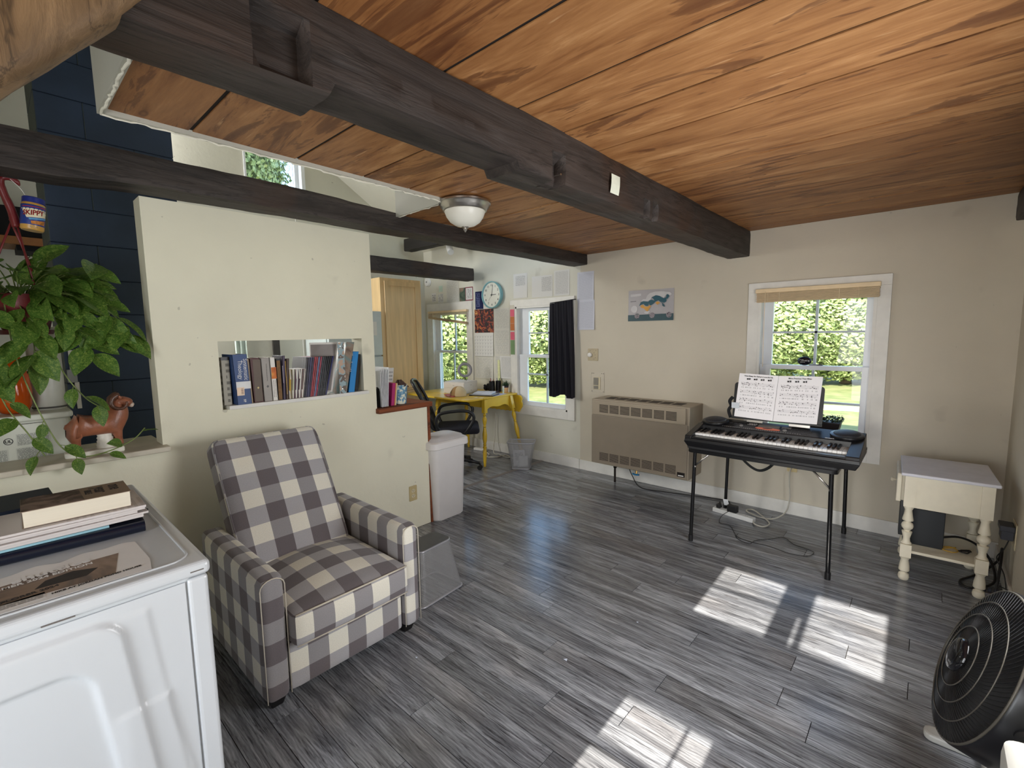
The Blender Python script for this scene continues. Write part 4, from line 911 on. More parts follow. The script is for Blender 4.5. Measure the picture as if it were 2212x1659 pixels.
# clock
ck = thing('wall_clock', 'round wall clock with teal rim reading three o\'clock', 'clock', (-4.07, YF, 1.975))
TEALR = P('teal_rim_plastic', (128, 178, 184), .4); CM_ = Matrix.Translation((-4.07, YF-.001, 1.975)) @ Matrix.Rotation(PI/2, 4, 'X')
MB().lathe([(.148, 0), (.162, .012), (.166, .055), (.160, .062), (.154, .060), (.150, .040), (.0001, .040)], n=48, m=CM_).build('rim', TEALR, ck, smooth=True, autosm=40)
MB().lathe([(.0001, .0405), (.150, .0405), (.150, .0415), (.0001, .0415)], n=48, m=CM_).build('face', P('clock_face_white', (226, 226, 214), .5, var=.01), ck)
for h_ in range(1, 13):
    a = PI/2-h_*PI/6; text(str(h_), .036, CM_ @ Matrix.Translation((.118*math.cos(a), .118*math.sin(a)-.012, .042)), INK, ck, 'numeral', 'CENTER', bold=.0006)
def hand(name, ang, ln, w, z): MB().prism([(-.02, -w), (ln, -w*.6), (ln, w*.6), (-.02, w)], .001, CM_ @ Matrix.Translation((0, 0, z)) @ Matrix.Rotation(ang, 4, 'Z')).build(name, INK, ck)
hand('hour_hand', R(3), .075, .004, .044); hand('minute_hand', R(78), .115, .003, .0455); hand('second_hand', R(-125), .09, .0007, .047)
MB().lathe([(.007, .043), (.007, .049), (.0001, .049)], n=16, m=CM_).build('hub', INK, ck)
# smoke alarm, spotlight, thermostat, timer switch, outlets
sm_ = thing('smoke_alarm', 'round white smoke alarm high beside the pantry', 'smoke alarm', (-5.357, YF, 2.237))
SMM = Matrix.Translation((-5.357, YF-.001, 2.237)) @ Matrix.Rotation(PI/2, 4, 'X')
MB().lathe([(.062, 0), (.064, .01), (.060, .014), (.055, .030), (.045, .034), (.0001, .035)], n=32, m=SMM).build('housing', WPLASTIC, sm_, smooth=True, autosm=40)
MB().lathe([(.012, .034), (.012, .037), (.0001, .037)], n=16, m=SMM).build('test_button', P('grey_button', (0, 0, 0)), sm_)
sp_ = thing('spotlight', 'small white track spotlight under the sloped kitchen ceiling', 'spotlight', (-4.62, 4.0, 2.6))
MB().tube([(-4.60, 3.98, 2.60), (-4.52, 3.94, 2.515)], .040, 18).build('lamp_can', WPLASTIC, sp_, smooth=True, autosm=40); MB().tube([(-4.64, 4.0, 2.69), (-4.60, 3.99, 2.62)], .012, 8).lathe([(.03, 2.67), (.03, 2.70)], (-4.65, 4.0, 0), 12).build('mount', WPLASTIC, sp_)
def plate(name, label, x0, x1, z0, z1, cat, mat=IVORY):
    t = thing(name, label, cat, ((x0+x1)/2, YF, z0)); bx('cover_plate', mat, t, x0, YF-.006, z0, x1, YF-.0005, z1, bevel=.0025); return t
th = plate('thermostat', 'ivory double wall plate with a round white knob, right of the printed pages', -2.702, -2.578, 1.200, 1.327, 'thermostat', P('tan_plate', (176, 162, 132), .4))
MB().lathe([(.024, 0), (.022, .018), (.018, .02), (.0001, .02)], n=24, m=Matrix.Translation((-2.672, YF-.006, 1.262)) @ Matrix.Rotation(PI/2, 4, 'X')).build('knob', WPLASTIC, th, smooth=True, autosm=40)
for dx, dz in ((.03, .02), (.045, 0), (.05, -.03), (.06, .045), (-.03, .045), (.03, -.045)): MB().lathe([(.003, 0), (.003, .0015), (.0001, .0015)], n=8, m=Matrix.Translation((-2.65+dx*.8, YF-.006, 1.262+dz)) @ Matrix.Rotation(PI/2, 4, 'X')).build('screw', P('dark_metal', (60, 56, 50), .5, .5), th)
tsw = plate('timer_switch', 'clear backplate with a grey rocker switch above the heater', -2.658, -2.502, .868, 1.080, 'switch', P('frosted_clear_plate', (196, 188, 172), .3))
bx('switch_frame', IVORY, tsw, -2.625, YF-.016, .900, -2.548, YF-.006, 1.030, bevel=.002); bx('rocker', P('grey_rocker', (132, 128, 118), .4), tsw, -2.620, YF-.022, .945, -2.565, YF-.016, 1.025, bevel=.002)
bx('rocker', P('grey_rocker', (0, 0, 0)), tsw, -2.620, YF-.020, .905, -2.565, YF-.016, .938, bevel=.002)
for x, z in ((-2.648, 1.068), (-2.628, 1.068), (-2.532, 1.068), (-2.512, 1.068), (-2.648, .878), (-2.512, .878)): MB().lathe([(.004, 0), (.004, .0015), (.0001, .0015)], n=8, m=Matrix.Translation((x, YF-.006, z)) @ Matrix.Rotation(PI/2, 4, 'X')).build('screw', P('dark_metal', (0, 0, 0)), tsw)
def outlet(m, label, cat='outlet'):    # m: frame with x right, y up, z outwards; origin plate centre
    t = thing('wall_outlet', label, cat, tuple(m.translation))
    MB().prism(rrect(-.036, -.059, .036, .059, .006, 3), .005, m).build('cover_plate', P('aged_ivory_plate', (196, 178, 132), .4), t, bevel=.0015)
    for s_ in (-1, 1):
        MB().prism([(.017*math.cos(2*PI*i/20), s_*.0195+.015*math.sin(2*PI*i/20)) for i in range(20)], .0065, m).build('receptacle', IVORY, t)
        for a_ in (-.006, .006): MB().prism([(a_-.0013, s_*.0195-.001), (a_+.0013, s_*.0195-.001), (a_+.0013, s_*.0195+.008), (a_-.0013, s_*.0195+.008)], .0068, m).build('slot', BLACK, t)
        MB().prism([(.0024*math.cos(2*PI*i/10), s_*.0195-.007+.0024*math.sin(2*PI*i/10)) for i in range(10)], .0068, m).build('slot', BLACK, t)
    return t
outlet(frame((XP+.0005, 2.078, .285), (0, 1, 0), (0, 0, 1)), 'ivory outlet low on the cream partition near the white bin')
outlet(frame((-.768, YF-.0005, .412), (1, 0, 0), (0, 0, 1)), 'ivory outlet with a cord plugged in under the folding table')

# --- gas heater
TAN = P('tan_enamel_metal', (158, 146, 128), .42, var=.03); TAND = P('tan_enamel_front', (130, 119, 104), .42, var=.03)
ht = thing('gas_heater', 'tan wall-mounted gas heater with louvred vents beside the folding table', 'heater', (-1.97, 4.08, .22))
HX0, HX1, HY, HZ0, HZ1 = -2.459, -1.487, 3.925, .205, .848
bx('casing', TAN, ht, HX0, HY, HZ0, HX1, YF-.002, HZ1, bevel=.006)
bx('front_panel', TAND, ht, HX0+.004, HY-.008, HZ0+.006, HX1-.012, HY, .690, bevel=.003); up_ = bx('upper_grille_panel', TAN, ht, HX0+.012, HY-.014, .698, HX1-.030, HY, .836, bevel=.003)
VOID = P('heater_void', (44, 36, 32), .8)
for i in range(7):
    x = HX0+.095+i*.112
    for (z0, z1, nb) in ((.722, .802, 7), (.245, .325, 8)):
        yy = HY-.0145 if z0 > .5 else HY-.0085; par = up_ if z0 > .5 else ht
        vo_ = MB().box(x, yy-.0004, z0, x+.096, yy, z1).build('vent_opening', VOID, par)
        lm = MB()
        for k in range(nb+1): zz = z0+(z1-z0)*k/nb; lm.box(x-.001, yy-.0022, zz-.0020, x+.097, yy-.0004, zz+.0020)
        lm.build('louvre', TAN if z0 > .5 else TAND, par); 
for i in range(7):
    for j in range(2): x = HX0+.10+i*.112+j*.0; MB().box(x, HY+.075+j*.075, HZ1, x+.095, HY+.135+j*.075, HZ1+.0008).build('top_vent', VOID, ht)
bdg = bx('badge', P('black_badge', (28, 22, 20), .35), ht, HX1-.095, HY-.011, .232, HX1-.028, HY-.008, .272, bevel=.001); MB().box(HX1-.086, HY-.0115, .239, HX1-.038, HY-.011, .247).build('badge_print', WPLASTIC, bdg)
gp = tag(MB().tube(smoothpath([(-2.27, 4.06, .004), (-2.27, 4.06, .17), (-2.25, 4.06, .19), (-2.0, 4.05, .185), (-1.72, 4.05, .18)], 4), .011, 8).tube([(-2.27, 4.06, .15), (-2.27, 4.06, .20)], .017, 8).build('gas_pipe', P('rusty_black_pipe', (40, 32, 28), .6, .4), None, smooth=True), 'dark gas pipe rising from the floor under the heater', 'pipe')
gv = thing('gas_valve', 'small valve with blue handle on the pipe under the heater', 'valve', (-2.03, 4.03, .13))
MB().tube([(-2.03, 4.05, .18), (-2.03, 4.04, .14)], .009, 8).build('valve_stem', P('brass', (168, 132, 70), .35, .9), gv)
MB().prism([(-.035, -.006), (-.012, -.010), (.012, -.010), (.035, -.006), (.035, .008), (.012, .004), (-.012, .004), (-.035, .008)], .01, frame((-2.03, 4.035, .135), (1, 0, 0), (0, 0, 1))).build('handle', P('blue_valve_handle', (30, 110, 156), .4), gv)

# --- blinds and curtain
BAM = P('bamboo_slat', (214, 188, 150), .5, var=.12, vs=20, stretch=(1, 1, 8))
bl = thing('bamboo_blind', 'rolled up bamboo blind at the top of the piano window', 'blind', (-.675, YF, 1.72))
bx('headrail', P('bamboo_headrail', (232, 208, 168), .45, var=.08), bl, -1.078, YF-.062, 1.790, -.278, YF-.024, 1.823, bevel=.003)
for i in range(12): bx('slat', BAM, bl, -1.068+random.uniform(-.003, .003), YF-.066-random.uniform(0, .003), 1.7165+i*.0061, -.282+random.uniform(-.003, .003), YF-.030, 1.7165+i*.0061+.0042, bevel=0)
for x in (-.985, -.905, -.515, -.40): MB().tube([(x, YF-.069, 1.795), (x+.002, YF-.071, 1.755), (x, YF-.069, 1.718)], .003 if x in (-.905, -.515) else .0018, 5).build('ladder_cord', P('cord_cream', (222, 202, 168), .8), bl)
MB().tube([(-1.005, YF-.068, 1.80), (-1.006, YF-.06, 1.45), (-1.004, YF-.055, 1.20)], .0022, 6).build('pull_cord', P('cord_cream', (0, 0, 0)), bl)
b2 = thing('bamboo_blind', 'bamboo blind fanned crookedly at the top of the left kitchen window', 'blind', (-4.93, YF, 1.7))
bx('headrail', P('bamboo_headrail', (0, 0, 0)), b2, -5.32, YF-.062, 1.792, -4.52, YF-.026, 1.820, bevel=.003)
for i in range(14):
    a = (1.785-.0045*i, 1.785-.0145*i if i < 7 else 1.660-.0052*(i-7)); m = MB(); y0, y1 = YF-.064, YF-.032
    m.hexa([(-5.31, y0, a[0]-.003), (-4.53, y0, a[1]-.003), (-4.53, y1, a[1]-.003), (-5.31, y1, a[0]-.003)], [(-5.31, y0, a[0]), (-4.53, y0, a[1]), (-4.53, y1, a[1]), (-5.31, y1, a[0])]); m.build('slat', BAM, b2)
for x in (-5.20, -4.66): MB().tube([(x, YF-.067, 1.80), (x, YF-.067, 1.715 if x < -5 else 1.64)], .002, 5).build('ladder_cord', P('cord_cream', (0, 0, 0)), b2)
CUR = P('navy_black_cloth', (20, 20, 30), .9, var=.1, bump=.2, bs=200)
cu_ = thing('curtain', 'dark navy curtain gathered over the right side of the kitchen-corner window', 'curtain', (-3.0, YF, .8))
vs = []; nu, nv_ = 90, 40
for j in range(nv_+1):
    b = j/nv_; z = .80+(1.815-.80)*b
    for i in range(nu+1):
        a = i/nu; xl = -3.165+.010*b; xr = -2.835-.02*b+.012*(1-b); xx = xl+(xr-xl)*a; amp = .012+.018*(1-b)
        y = YF-.055-.012-amp*(.6*math.sin(a*PI*9+.6*math.sin(b*3))+.4*math.sin(a*PI*17+2*b)); zz = z+(.035*a*(b > .9)*(b-.9)/.1)-.02*(1-b)*math.sin(a*PI*3)
        vs.append((xx, y, zz))
W = nu+1; fsx = [(j*W+i, j*W+i+1, (j+1)*W+i+1, (j+1)*W+i) for j in range(nv_) for i in range(nu)]
co = MB().add(vs, fsx).build('cloth', CUR, cu_, smooth=True); so2 = co.modifiers.new('solid', 'SOLIDIFY'); so2.thickness = .002
MB().tube([(-3.17, YF-.045, 1.825), (-2.83, YF-.045, 1.850)], .005, 8).tube([(-2.84, YF-.045, 1.85), (-2.84, YF-.021, 1.85)], .004, 6).build('rod', BLACKM, cu_)
kc = thing('pale_curtain', 'pale curtain glimpsed through the book niche', 'curtain', (-5.42, 1.78, .9))
MB().sheet((-5.43, 1.72, .8), (0, .11, 0), (0, 0, .95), 12, 2, .002, lambda a, b: .008*math.sin(a*14)).build('cloth', P('pale_green_white_cloth', (206, 222, 212), .8), kc, smooth=True, autosm=60)
tag(MB().box(-5.448, 2.10, 0, -5.42, 2.17, 2.1).box(-5.448, 2.17, 2.04, -5.42, 2.44, 2.1).build('door_casing', P('dark_door_casing', (56, 52, 48), .6), None), 'dark door casing on the far kitchen wall, seen through the niche', 'casing')
tag(MB().tube([(-4.9, 2.2, 3.90), (-4.9, 2.2, 1.26)], .003, 6).lathe([(.002, 1.20), (.010, 1.22), (.006, 1.26)], (-4.9, 2.2, 0), 10).build('pull_cord', WPLASTIC, None), 'white pull cord hanging in the kitchen beyond the book niche', 'cord')

# --- ceiling lamp
cl = thing('ceiling_lamp', 'flush ceiling lamp with nickel rim and frosted white bowl', 'ceiling lamp', (-2.155, 2.0, 2.30))
LC = (-2.155, 2.0, 0)
MB().lathe([(.150, 2.296), (.158, 2.290), (.158, 2.280), (.150, 2.275), (.148, 2.262), (.138, 2.255), (.134, 2.243), (.122, 2.238)], LC, 40).build('rim', CHROME, cl, smooth=True, autosm=50)
MB().lathe([(.124, 2.246), (.122, 2.232), (.112, 2.205), (.092, 2.178), (.062, 2.158), (.03, 2.149), (.0001, 2.147)], LC, 40).build('glass_bowl', P('frosted_white_glass', (236, 234, 222), .35, var=.01), cl, smooth=True)
MB().lathe([(.0001, 2.150), (.022, 2.149), (.022, 2.143), (.010, 2.138), (.012, 2.132), (.006, 2.124), (.004, 2.118), (.0001, 2.116)], LC, 20).build('finial', CHROME, cl, smooth=True, autosm=50)
tag(MB().sheet((-1.1435, 1.975, 2.140), (.0, .078, 0), (.002, .008, .086), 4, 4, .0006, lambda a, b: .003*math.sin(PI*b)).build('sticky_note', P('pale_paper_note', (226, 232, 214), .7), None), 'pale paper note stuck on the long dark beam', 'note')
tag(MB().tube([(-1.185, 1.60, 2.135), (-1.135, 1.575, 2.125)], .002, 6).lathe([(.004, 0), (.004, .002), (.0001, .002)], n=8, m=Matrix.Translation((-1.135, 1.575, 2.125)) @ Matrix.Rotation(PI/2, 4, 'Y')).build('nail', CHROME, None), 'bare nail sticking out of the beam notch', 'nail')

# ================================================================== BOOKS IN THE NICHE
ZS = 1.1225
PAGES = P('book_page_block', (208, 190, 150), .8, var=.1, vs=30)
TXM = {}
def book(label, yb0, yb1, yt0, yt1, h, depth, col, xf=-2.892, pages=True, cat='book', group=None, name='book', mat=None, pcol=None):
    w = yb1-yb0; t = thing(name, label, cat, (xf-depth/2, (yb0+yb1)/2, ZS), 0, group); sh = yt0-yb0
    m = mat or P('cover_%d_%d_%d' % col, col, .5, var=.05); th = min(.003, w*.18)
    def hx(y0, y1, z0, z1, x0, x1):
        s0, s1 = sh*z0/h, sh*z1/h; return ([(x0, y0+s0, ZS+z0), (x1, y0+s0, ZS+z0), (x1, y1+s0, ZS+z0), (x0, y1+s0, ZS+z0)], [(x0, y0+s1, ZS+z1), (x1, y0+s1, ZS+z1), (x1, y1+s1, ZS+z1), (x0, y1+s1, ZS+z1)])
    xb = xf-depth; cv = MB(); cv.hexa(*hx(yb0, yb1, 0, h, xf-.004, xf)); cv.hexa(*hx(yb0, yb0+th, 0, h, xb, xf)); cv.hexa(*hx(yb1-th, yb1, 0, h, xb, xf)); cv.build('cover', m, t, bevel=.0008, seg=1)
    MB().hexa(*hx(yb0+th, yb1-th, .003, h-.004, xb+.003, xf-.004)).build('pages', pcol or PAGES, t)
    t['_lean'] = sh/h
    fm = frame((xf+.0004, yb0, ZS), (0, 1, 0), (0, sh, h)); return t, fm, w
def spine_lines(t, fm, w, h, col, z0, z1, n=1, dens=26):   # tiny illegible spine print: broken strokes
    m = MB(); rnd = random.Random(int(z0*1e4)+n)
    for k in range(n):
        xc = w*(k+1)/(n+1); z = z0
        while z < z1:
            l_ = rnd.uniform(.002, .005); m.prism([(xc-.0016, z), (xc+.0016, z), (xc+.0016, z+l_), (xc-.0016, z+l_)], .0003, fm); z += l_+.0015
    m.build('spine_print', P('print_%d_%d_%d' % col, col, .5), t)
def band(t, fm, w, z0, z1, mat, nm='spine_band', a=0, b=1, h=.0005): return MB().prism([(w*a, z0), (w*b, z0), (w*b, z1), (w*a, z1)], h, fm).build(nm, mat, t)
rdy = Matrix.Rotation(-PI/2, 4, 'Z')
# info sheets in a black stand
t, fm, w = book('grey printed info sheets in a black holder, leftmost in the niche', .846, .888, .846, .880, .268, .10, (150, 146, 136), xf=-2.915, name='pamphlet_holder', cat='holder', mat=mat_paper('grey_info_print', (168, 164, 152), (86, 84, 80), 30, (0, 1, 0, 1), 30, .7)); band(t, fm, w, .252, .270, BLACK, 'black_cap', 0, 1, .003)
t, fm, w = book('thick navy blue theology volume standing forward in the niche', .899, .974, .889, .963, .283, .17, (44, 72, 122), xf=-2.868)
WP = P('white_print', (0, 0, 0))
text('Systematic', .031, fm @ Matrix.Translation((.044, .258, .0006)) @ rdy, WP, t, sx=.92); text('Theology', .031, fm @ Matrix.Translation((.016, .250, .0006)) @ rdy, WP, t, sx=.92)
band(t, fm, w, .088, .130, P('white_sticker', (224, 224, 224), .5), 'white_sticker', .0, 1); band(t, fm, w, .052, .098, P('price_sticker', (232, 206, 180), .5), 'price_sticker', .02, .52, .0009)
for i in range(6): band(t, fm, w, .060+.0055*i, .0625+.0055*i, P('brown_print', (110, 60, 44), .5), 'barcode_bar', .30, .46, .0012)
text('IVP', .018, fm @ Matrix.Translation((.032, .030, .0006)) @ rdy, WP, t, sx=.7, bold=.0005)
t, fm, w = book('tan book with dark spine print, right of the navy theology volume', .9745, .989, .967, .984, .252, .15, (176, 152, 122)); spine_lines(t, fm, w, .25, (60, 48, 40), .10, .23)
t, fm, w = book('brown book with gold title between maroon boards', .994, 1.047, .985, 1.037, .258, .16, (78, 34, 34)); band(t, fm, w, .006, .248, P('brown_spine', (92, 76, 62), .5), 'spine_label', .12, .90); spine_lines(t, fm, w, .25, (206, 178, 96), .115, .215); MB().prism([(w*.5-.006, .085), (w*.5, .078), (w*.5+.006, .085), (w*.5, .092)], .0009, fm).build('spine_emblem', P('gold_print', (206, 184, 110), .4), t)
t, fm, w = book('grey hardback with a dark diamond on its spine', 1.050, 1.0965, 1.045, 1.092, .256, .16, (156, 150, 144)); spine_lines(t, fm, w, .25, (74, 68, 66), .12, .22); MB().prism([(w*.5-.007, .088), (w*.5, .080), (w*.5+.007, .088), (w*.5, .096)], .0009, fm).build('spine_emblem', P('dark_print', (60, 56, 54), .4), t)
t, fm, w = book('white book with an orange sunset band on its spine', 1.0985, 1.127, 1.094, 1.1245, .256, .16, (224, 220, 214)); band(t, fm, w, .130, .198, mat_blend('sunset_print', [(150, 52, 30), (212, 120, 50), (232, 186, 90)], 9, 2)); spine_lines(t, fm, w, .25, (120, 110, 104), .02, .12, 2)
t, fm, w = book('dark cased book with brown page edges facing out', 1.1285, 1.1555, 1.128, 1.163, .250, .15, (24, 20, 20)); band(t, fm, w, .002, .236, P('brown_page_edges', (122, 92, 60), .8, var=.2, vs=60), 'page_edges', .1, .85, .001)
t, fm, w = book('slim dark purple book with pale spine lettering', 1.1565, 1.172, 1.167, 1.182, .264, .15, (62, 48, 74)); spine_lines(t, fm, w, .26, (186, 180, 196), .10, .20)
t, fm, w = book('slim brown book with a gold spine title', 1.1735, 1.190, 1.190, 1.204, .246, .15, (66, 44, 32)); spine_lines(t, fm, w, .24, (226, 180, 92), .03, .23)
TH = [(206, 168, 60), (122, 112, 84), (196, 200, 176), (74, 34, 52), (206, 206, 206), (64, 34, 46), (216, 212, 206), (112, 88, 84), (200, 190, 180)]
NM_ = ['mustard yellow', 'olive grey', 'pale green', 'dark plum', 'light grey', 'dark maroon', 'off-white', 'brownish grey', 'cream']
for i in range(9):
    y0 = 1.1925+i*.0095; yt = 1.204+i*.0115; t, fm, w = book(f'{NM_[i]} thin booklet in the short row at the niche centre', y0, y0+.0088, yt, yt+.0088, .178, .12, TH[i], group='thin booklets in the niche')
    band(t, fm, w, .118 if i % 2 else .0, .178 if i % 2 else .05, P('booklet_pale', (206, 200, 190), .5), 'spine_band', .1, .9)
MG = [(30, 22, 26), (40, 34, 60), (52, 50, 92), (40, 26, 60), (166, 40, 52), (150, 36, 44), (96, 110, 150), (158, 44, 70), (44, 52, 60), (28, 28, 34), (22, 24, 30), (30, 32, 40), (20, 20, 24), (34, 34, 92)]
MN = ['black-edged first', 'slate navy', 'indigo', 'dark violet', 'bright red', 'brick red', 'pale blue', 'crimson', 'dark teal', 'charcoal', 'black', 'blue-black', 'jet black last but one', 'royal blue last']
for i in range(14):
    y0 = 1.2795+i*.0108; yt = 1.313+i*.0131; t, fm, w = book(f'{MN[i]} magazine in the leaning row right of the thin booklets', y0, y0+.0102, yt, yt+.0102, .247, .20, MG[i], group='leaning magazines in the niche')
    band(t, fm, w, .0, .247, P('magazine_edge', (150, 150, 156), .3), 'spine_crease', .86, .96, .0004)
sl = thing('display_book', 'clear-sleeved display book with grey cover facing the room', 'folder', (-2.93, 1.45, ZS))
fm = frame((-2.955, 1.366, ZS+.012), (.33, .94, 0), (0, .165, 1)); MB().prism([(0, 0), (.120, 0), (.175, .325), (.0, .325)], .006, fm).build('back_board', P('pale_board_edge', (206, 202, 196), .4), sl)
MB().prism([(.004, .01), (.112, .01), (.163, .312), (.006, .312)], .0068, fm).build('front_sheet', mat_blend('grey_cover_photo', [(120, 112, 108), (150, 144, 142)], 4), sl)
t, fm, w = book('thick clear-sleeved binder with brown and teal marbled spine, leaning right', 1.500, 1.556, 1.572, 1.632, .335, .24, (116, 100, 88), xf=-2.866, name='binder', cat='binder', mat=mat_blend('marbled_cover', [(96, 78, 66), (140, 120, 104), (96, 130, 130), (188, 176, 164)], 9, 3, .35), pcol=P('clear_sleeves', (150, 140, 130), .3))
band(t, fm, w, .0, .335, mat_blend('patchwork_spine', [(186, 160, 140), (150, 170, 176), (108, 98, 92), (206, 190, 176)], 30, 1, .3, 0, interp='CONSTANT'), 'spine_insert', .12, .92)
for z in (.03, .31): MB().lathe([(.005, 0), (.005, .002), (.0001, .003)], n=12, m=fm @ Matrix.Translation((w*.5, z, .0005))).build('rivet', CHROME, t)
t, fm, w = book('bright blue dictionary paperback with white spine blocks', 1.576, 1.622, 1.622, 1.664, .270, .15, (26, 128, 196), xf=-2.884); band(t, fm, w, .244, .262, P('white_sticker', (0, 0, 0)))
for k, ln in enumerate(('Concise', 'French', 'Dictionary', 'French-', 'English', 'English-', 'French')): text(ln, .0115, fm @ Matrix.Translation((.005, .224-.013*k-(.008 if k > 2 else 0), .0006)), WP, t, sx=.72, bold=.0004)
t, fm, w = book('black rounded case at the right end of the niche', 1.632, 1.676, 1.664, 1.690, .250, .12, (16, 16, 18), xf=-2.93, name='case', cat='case'); band(t, fm, w, .17, .21, P('lime_label', (150, 170, 60), .5), 'green_label', .2, .45, .001)

# ================================================================== LEFT SILL AND PASS-THROUGH
bxw = thing('appliance_box', 'off-white appliance with printed safety labels behind the ram figurine', 'appliance', (-3.25, -.05, .93))
OFFW = P('off_white_shell', (206, 208, 196), .45, var=.04)
MB().prism(rrect(-3.44, -.40, -3.085, .235, .03, 4), .20, Matrix.Translation((0, 0, .93))).build('shell', OFFW, bxw, bevel=.012, seg=3)
MB().prism(rrect(-3.45, -.41, -3.075, .245, .03, 4), .028, Matrix.Translation((0, 0, 1.130))).build('top_rim', OFFW, bxw, bevel=.008, seg=3)
bx('vent_slit', DARKGAP, bxw, -3.076, -.10, 1.118, -3.0745, .03, 1.120); bx('vent_slit', DARKGAP, bxw, -3.076, .05, 1.118, -3.0745, .14, 1.120)
LB = mat_paper('safety_label_print', (196, 198, 188), (70, 72, 72), 16, (.03, .97, .04, .96), 26, .8)
for (y0, y1, z0, z1) in ((.045, .155, 1.02, 1.075), (.04, .16, .955, 1.010), (-.10, .015, .955, 1.010)):
    MB().sheet((-3.0845, y0, z0), (0, y1-y0, 0), (0, 0, z1-z0), 1, 1, .0012).build('printed_label', LB, bxw)
MB().tube([(-3.084, .02+.014*math.cos(a), 1.045+.014*math.sin(a)) for a in [2*PI*i/20 for i in range(21)]], .0014, 5).build('safety_mark', INK, bxw)
text('UL', .018, frame((-3.0835, .009, 1.039), (0, 1, 0), (0, 0, 1)), INK, bxw, bold=.0004)
cn = thing('canister', 'tall pale grey cylinder standing on the off-white appliance', 'canister', (-3.26, .175, 1.158))
MB().lathe([(.060, 1.158), (.062, 1.162), (.062, 1.56), (.058, 1.566), (.0001, 1.566)], (-3.27, .178, 0), 32).build('body', P('grey_white_metal', (188, 188, 178), .35), cn, smooth=True, autosm=40)
MB().lathe([(.064, 1.166), (.0655, 1.170), (.064, 1.174)], (-3.27, .178, 0), 32).build('base_band', P('dark_band', (70, 70, 66), .5), cn, smooth=True)
g = G('amber_glass'); g.fin(srgb(226, 104, 30), .08, 0, .6); g.b.inputs['Transmission Weight'].default_value = .55; g.b.inputs['IOR'].default_value = 1.3; AMB = g.m
aj = thing('amber_jar', 'orange-red glass jar behind the trailing vines', 'jar', (-3.21, .055, 1.158))
MB().lathe([(.030, 1.1585), (.048, 1.165), (.062, 1.20), (.066, 1.26), (.060, 1.34), (.044, 1.40), (.036, 1.44), (.042, 1.47), (.038, 1.47), (.032, 1.44), (.040, 1.40), (.056, 1.34), (.062, 1.26), (.058, 1.20), (.044, 1.17), (.0001, 1.165)], (-3.20, .055, 0), 32).build('glass', AMB, aj, smooth=True)
MB().lathe([(.0001, 1.167), (.042, 1.172), (.055, 1.20), (.059, 1.23), (.0001, 1.23)], (-3.20, .055, 0), 24).build('contents', P('dark_red_contents', (160, 44, 20), .4), aj, smooth=True)
# ram figurine: skin-modified skeleton
rm = thing('ram_figurine', 'brown ceramic ram figurine with curled horns on a white rocky base', 'figurine', (-2.935, .30, .957))
RB = P('brown_glazed_ceramic', (150, 92, 66), .35, var=.22, vs=22, bump=.35, bs=60); RW = P('white_glazed_ceramic', (232, 228, 216), .4, var=.1, vs=30, bump=.5, bs=70)
m = MB(); bs_ = [(-.035, -.112), (.03, -.115), (.052, -.07), (.046, .0), (.054, .05), (.040, .098), (-.03, .098), (-.042, .04), (-.038, -.04)]
m.prism(bs_, .026, Matrix.Translation((-2.935, .30, .957))); m.build('rock_base', RW, rm, bevel=.007, seg=3)
m = MB(); prof = [(.040, .98), (.034, .99), (.037, .998), (.031, 1.006), (.034, 1.014), (.029, 1.022), (.033, 1.030), (.028, 1.038), (.031, 1.046), (.027, 1.058), (.02, 1.066)]
m.lathe(prof, (-2.94, .335, 0), 18, sx=.8, sy=1.0); m.build('rock_pillar', RW, rm, smooth=True)
def skin(name, verts, edges, radii, mat, parent, sub=2):
    me = bpy.data.meshes.new(name); inv = wm(parent).inverted(); me.from_pydata([inv @ Vector(v) for v in verts], edges, []); me.materials.append(mat)
    o = bpy.data.objects.new(name, me); C.objects.link(o); o.parent = parent
    sk_ = o.modifiers.new('skin', 'SKIN'); sk_.use_smooth_shade = True
    for i, v in enumerate(me.skin_vertices[0].data): v.radius = (radii[i] if isinstance(radii[i], tuple) else (radii[i], radii[i])); v.use_root = (i == 0)
    s_ = o.modifiers.new('sub', 'SUBSURF'); s_.levels = sub; s_.render_levels = sub; return o
X = -2.935
V = [(X, .29, 1.090), (X, .245, 1.098), (X, .218, 1.085), (X, .335, 1.092), (X, .372, 1.108), (X, .392, 1.145), (X, .394, 1.178), (X, .400, 1.204), (X+.012, .424, 1.196), (X+.020, .446, 1.180),
     (X-.020, .222, 1.045), (X-.020, .232, 1.015), (X-.020, .226, .990), (X+.022, .222, 1.045), (X+.022, .234, 1.015), (X+.022, .228, .990),
     (X-.018, .375, 1.055), (X-.018, .378, 1.018), (X-.018, .382, .990), (X+.020, .378, 1.055), (X+.020, .384, 1.018), (X+.020, .390, .990), (X, .203, 1.10), (X, .197, 1.088)]
Ed = [(0, 1), (1, 2), (0, 3), (3, 4), (4, 5), (5, 6), (6, 7), (7, 8), (8, 9), (2, 10), (10, 11), (11, 12), (2, 13), (13, 14), (14, 15), (4, 16), (16, 17), (17, 18), (4, 19), (19, 20), (20, 21), (2, 22), (22, 23)]
Rd = [.052, .052, .048, .050, .056, .048, .040, .034, .027, .019, .024, .013, .012, .024, .013, .012, .022, .013, .012, .022, .013, .012, .012, .007]
skin('body', V, Ed, Rd, RB, rm)
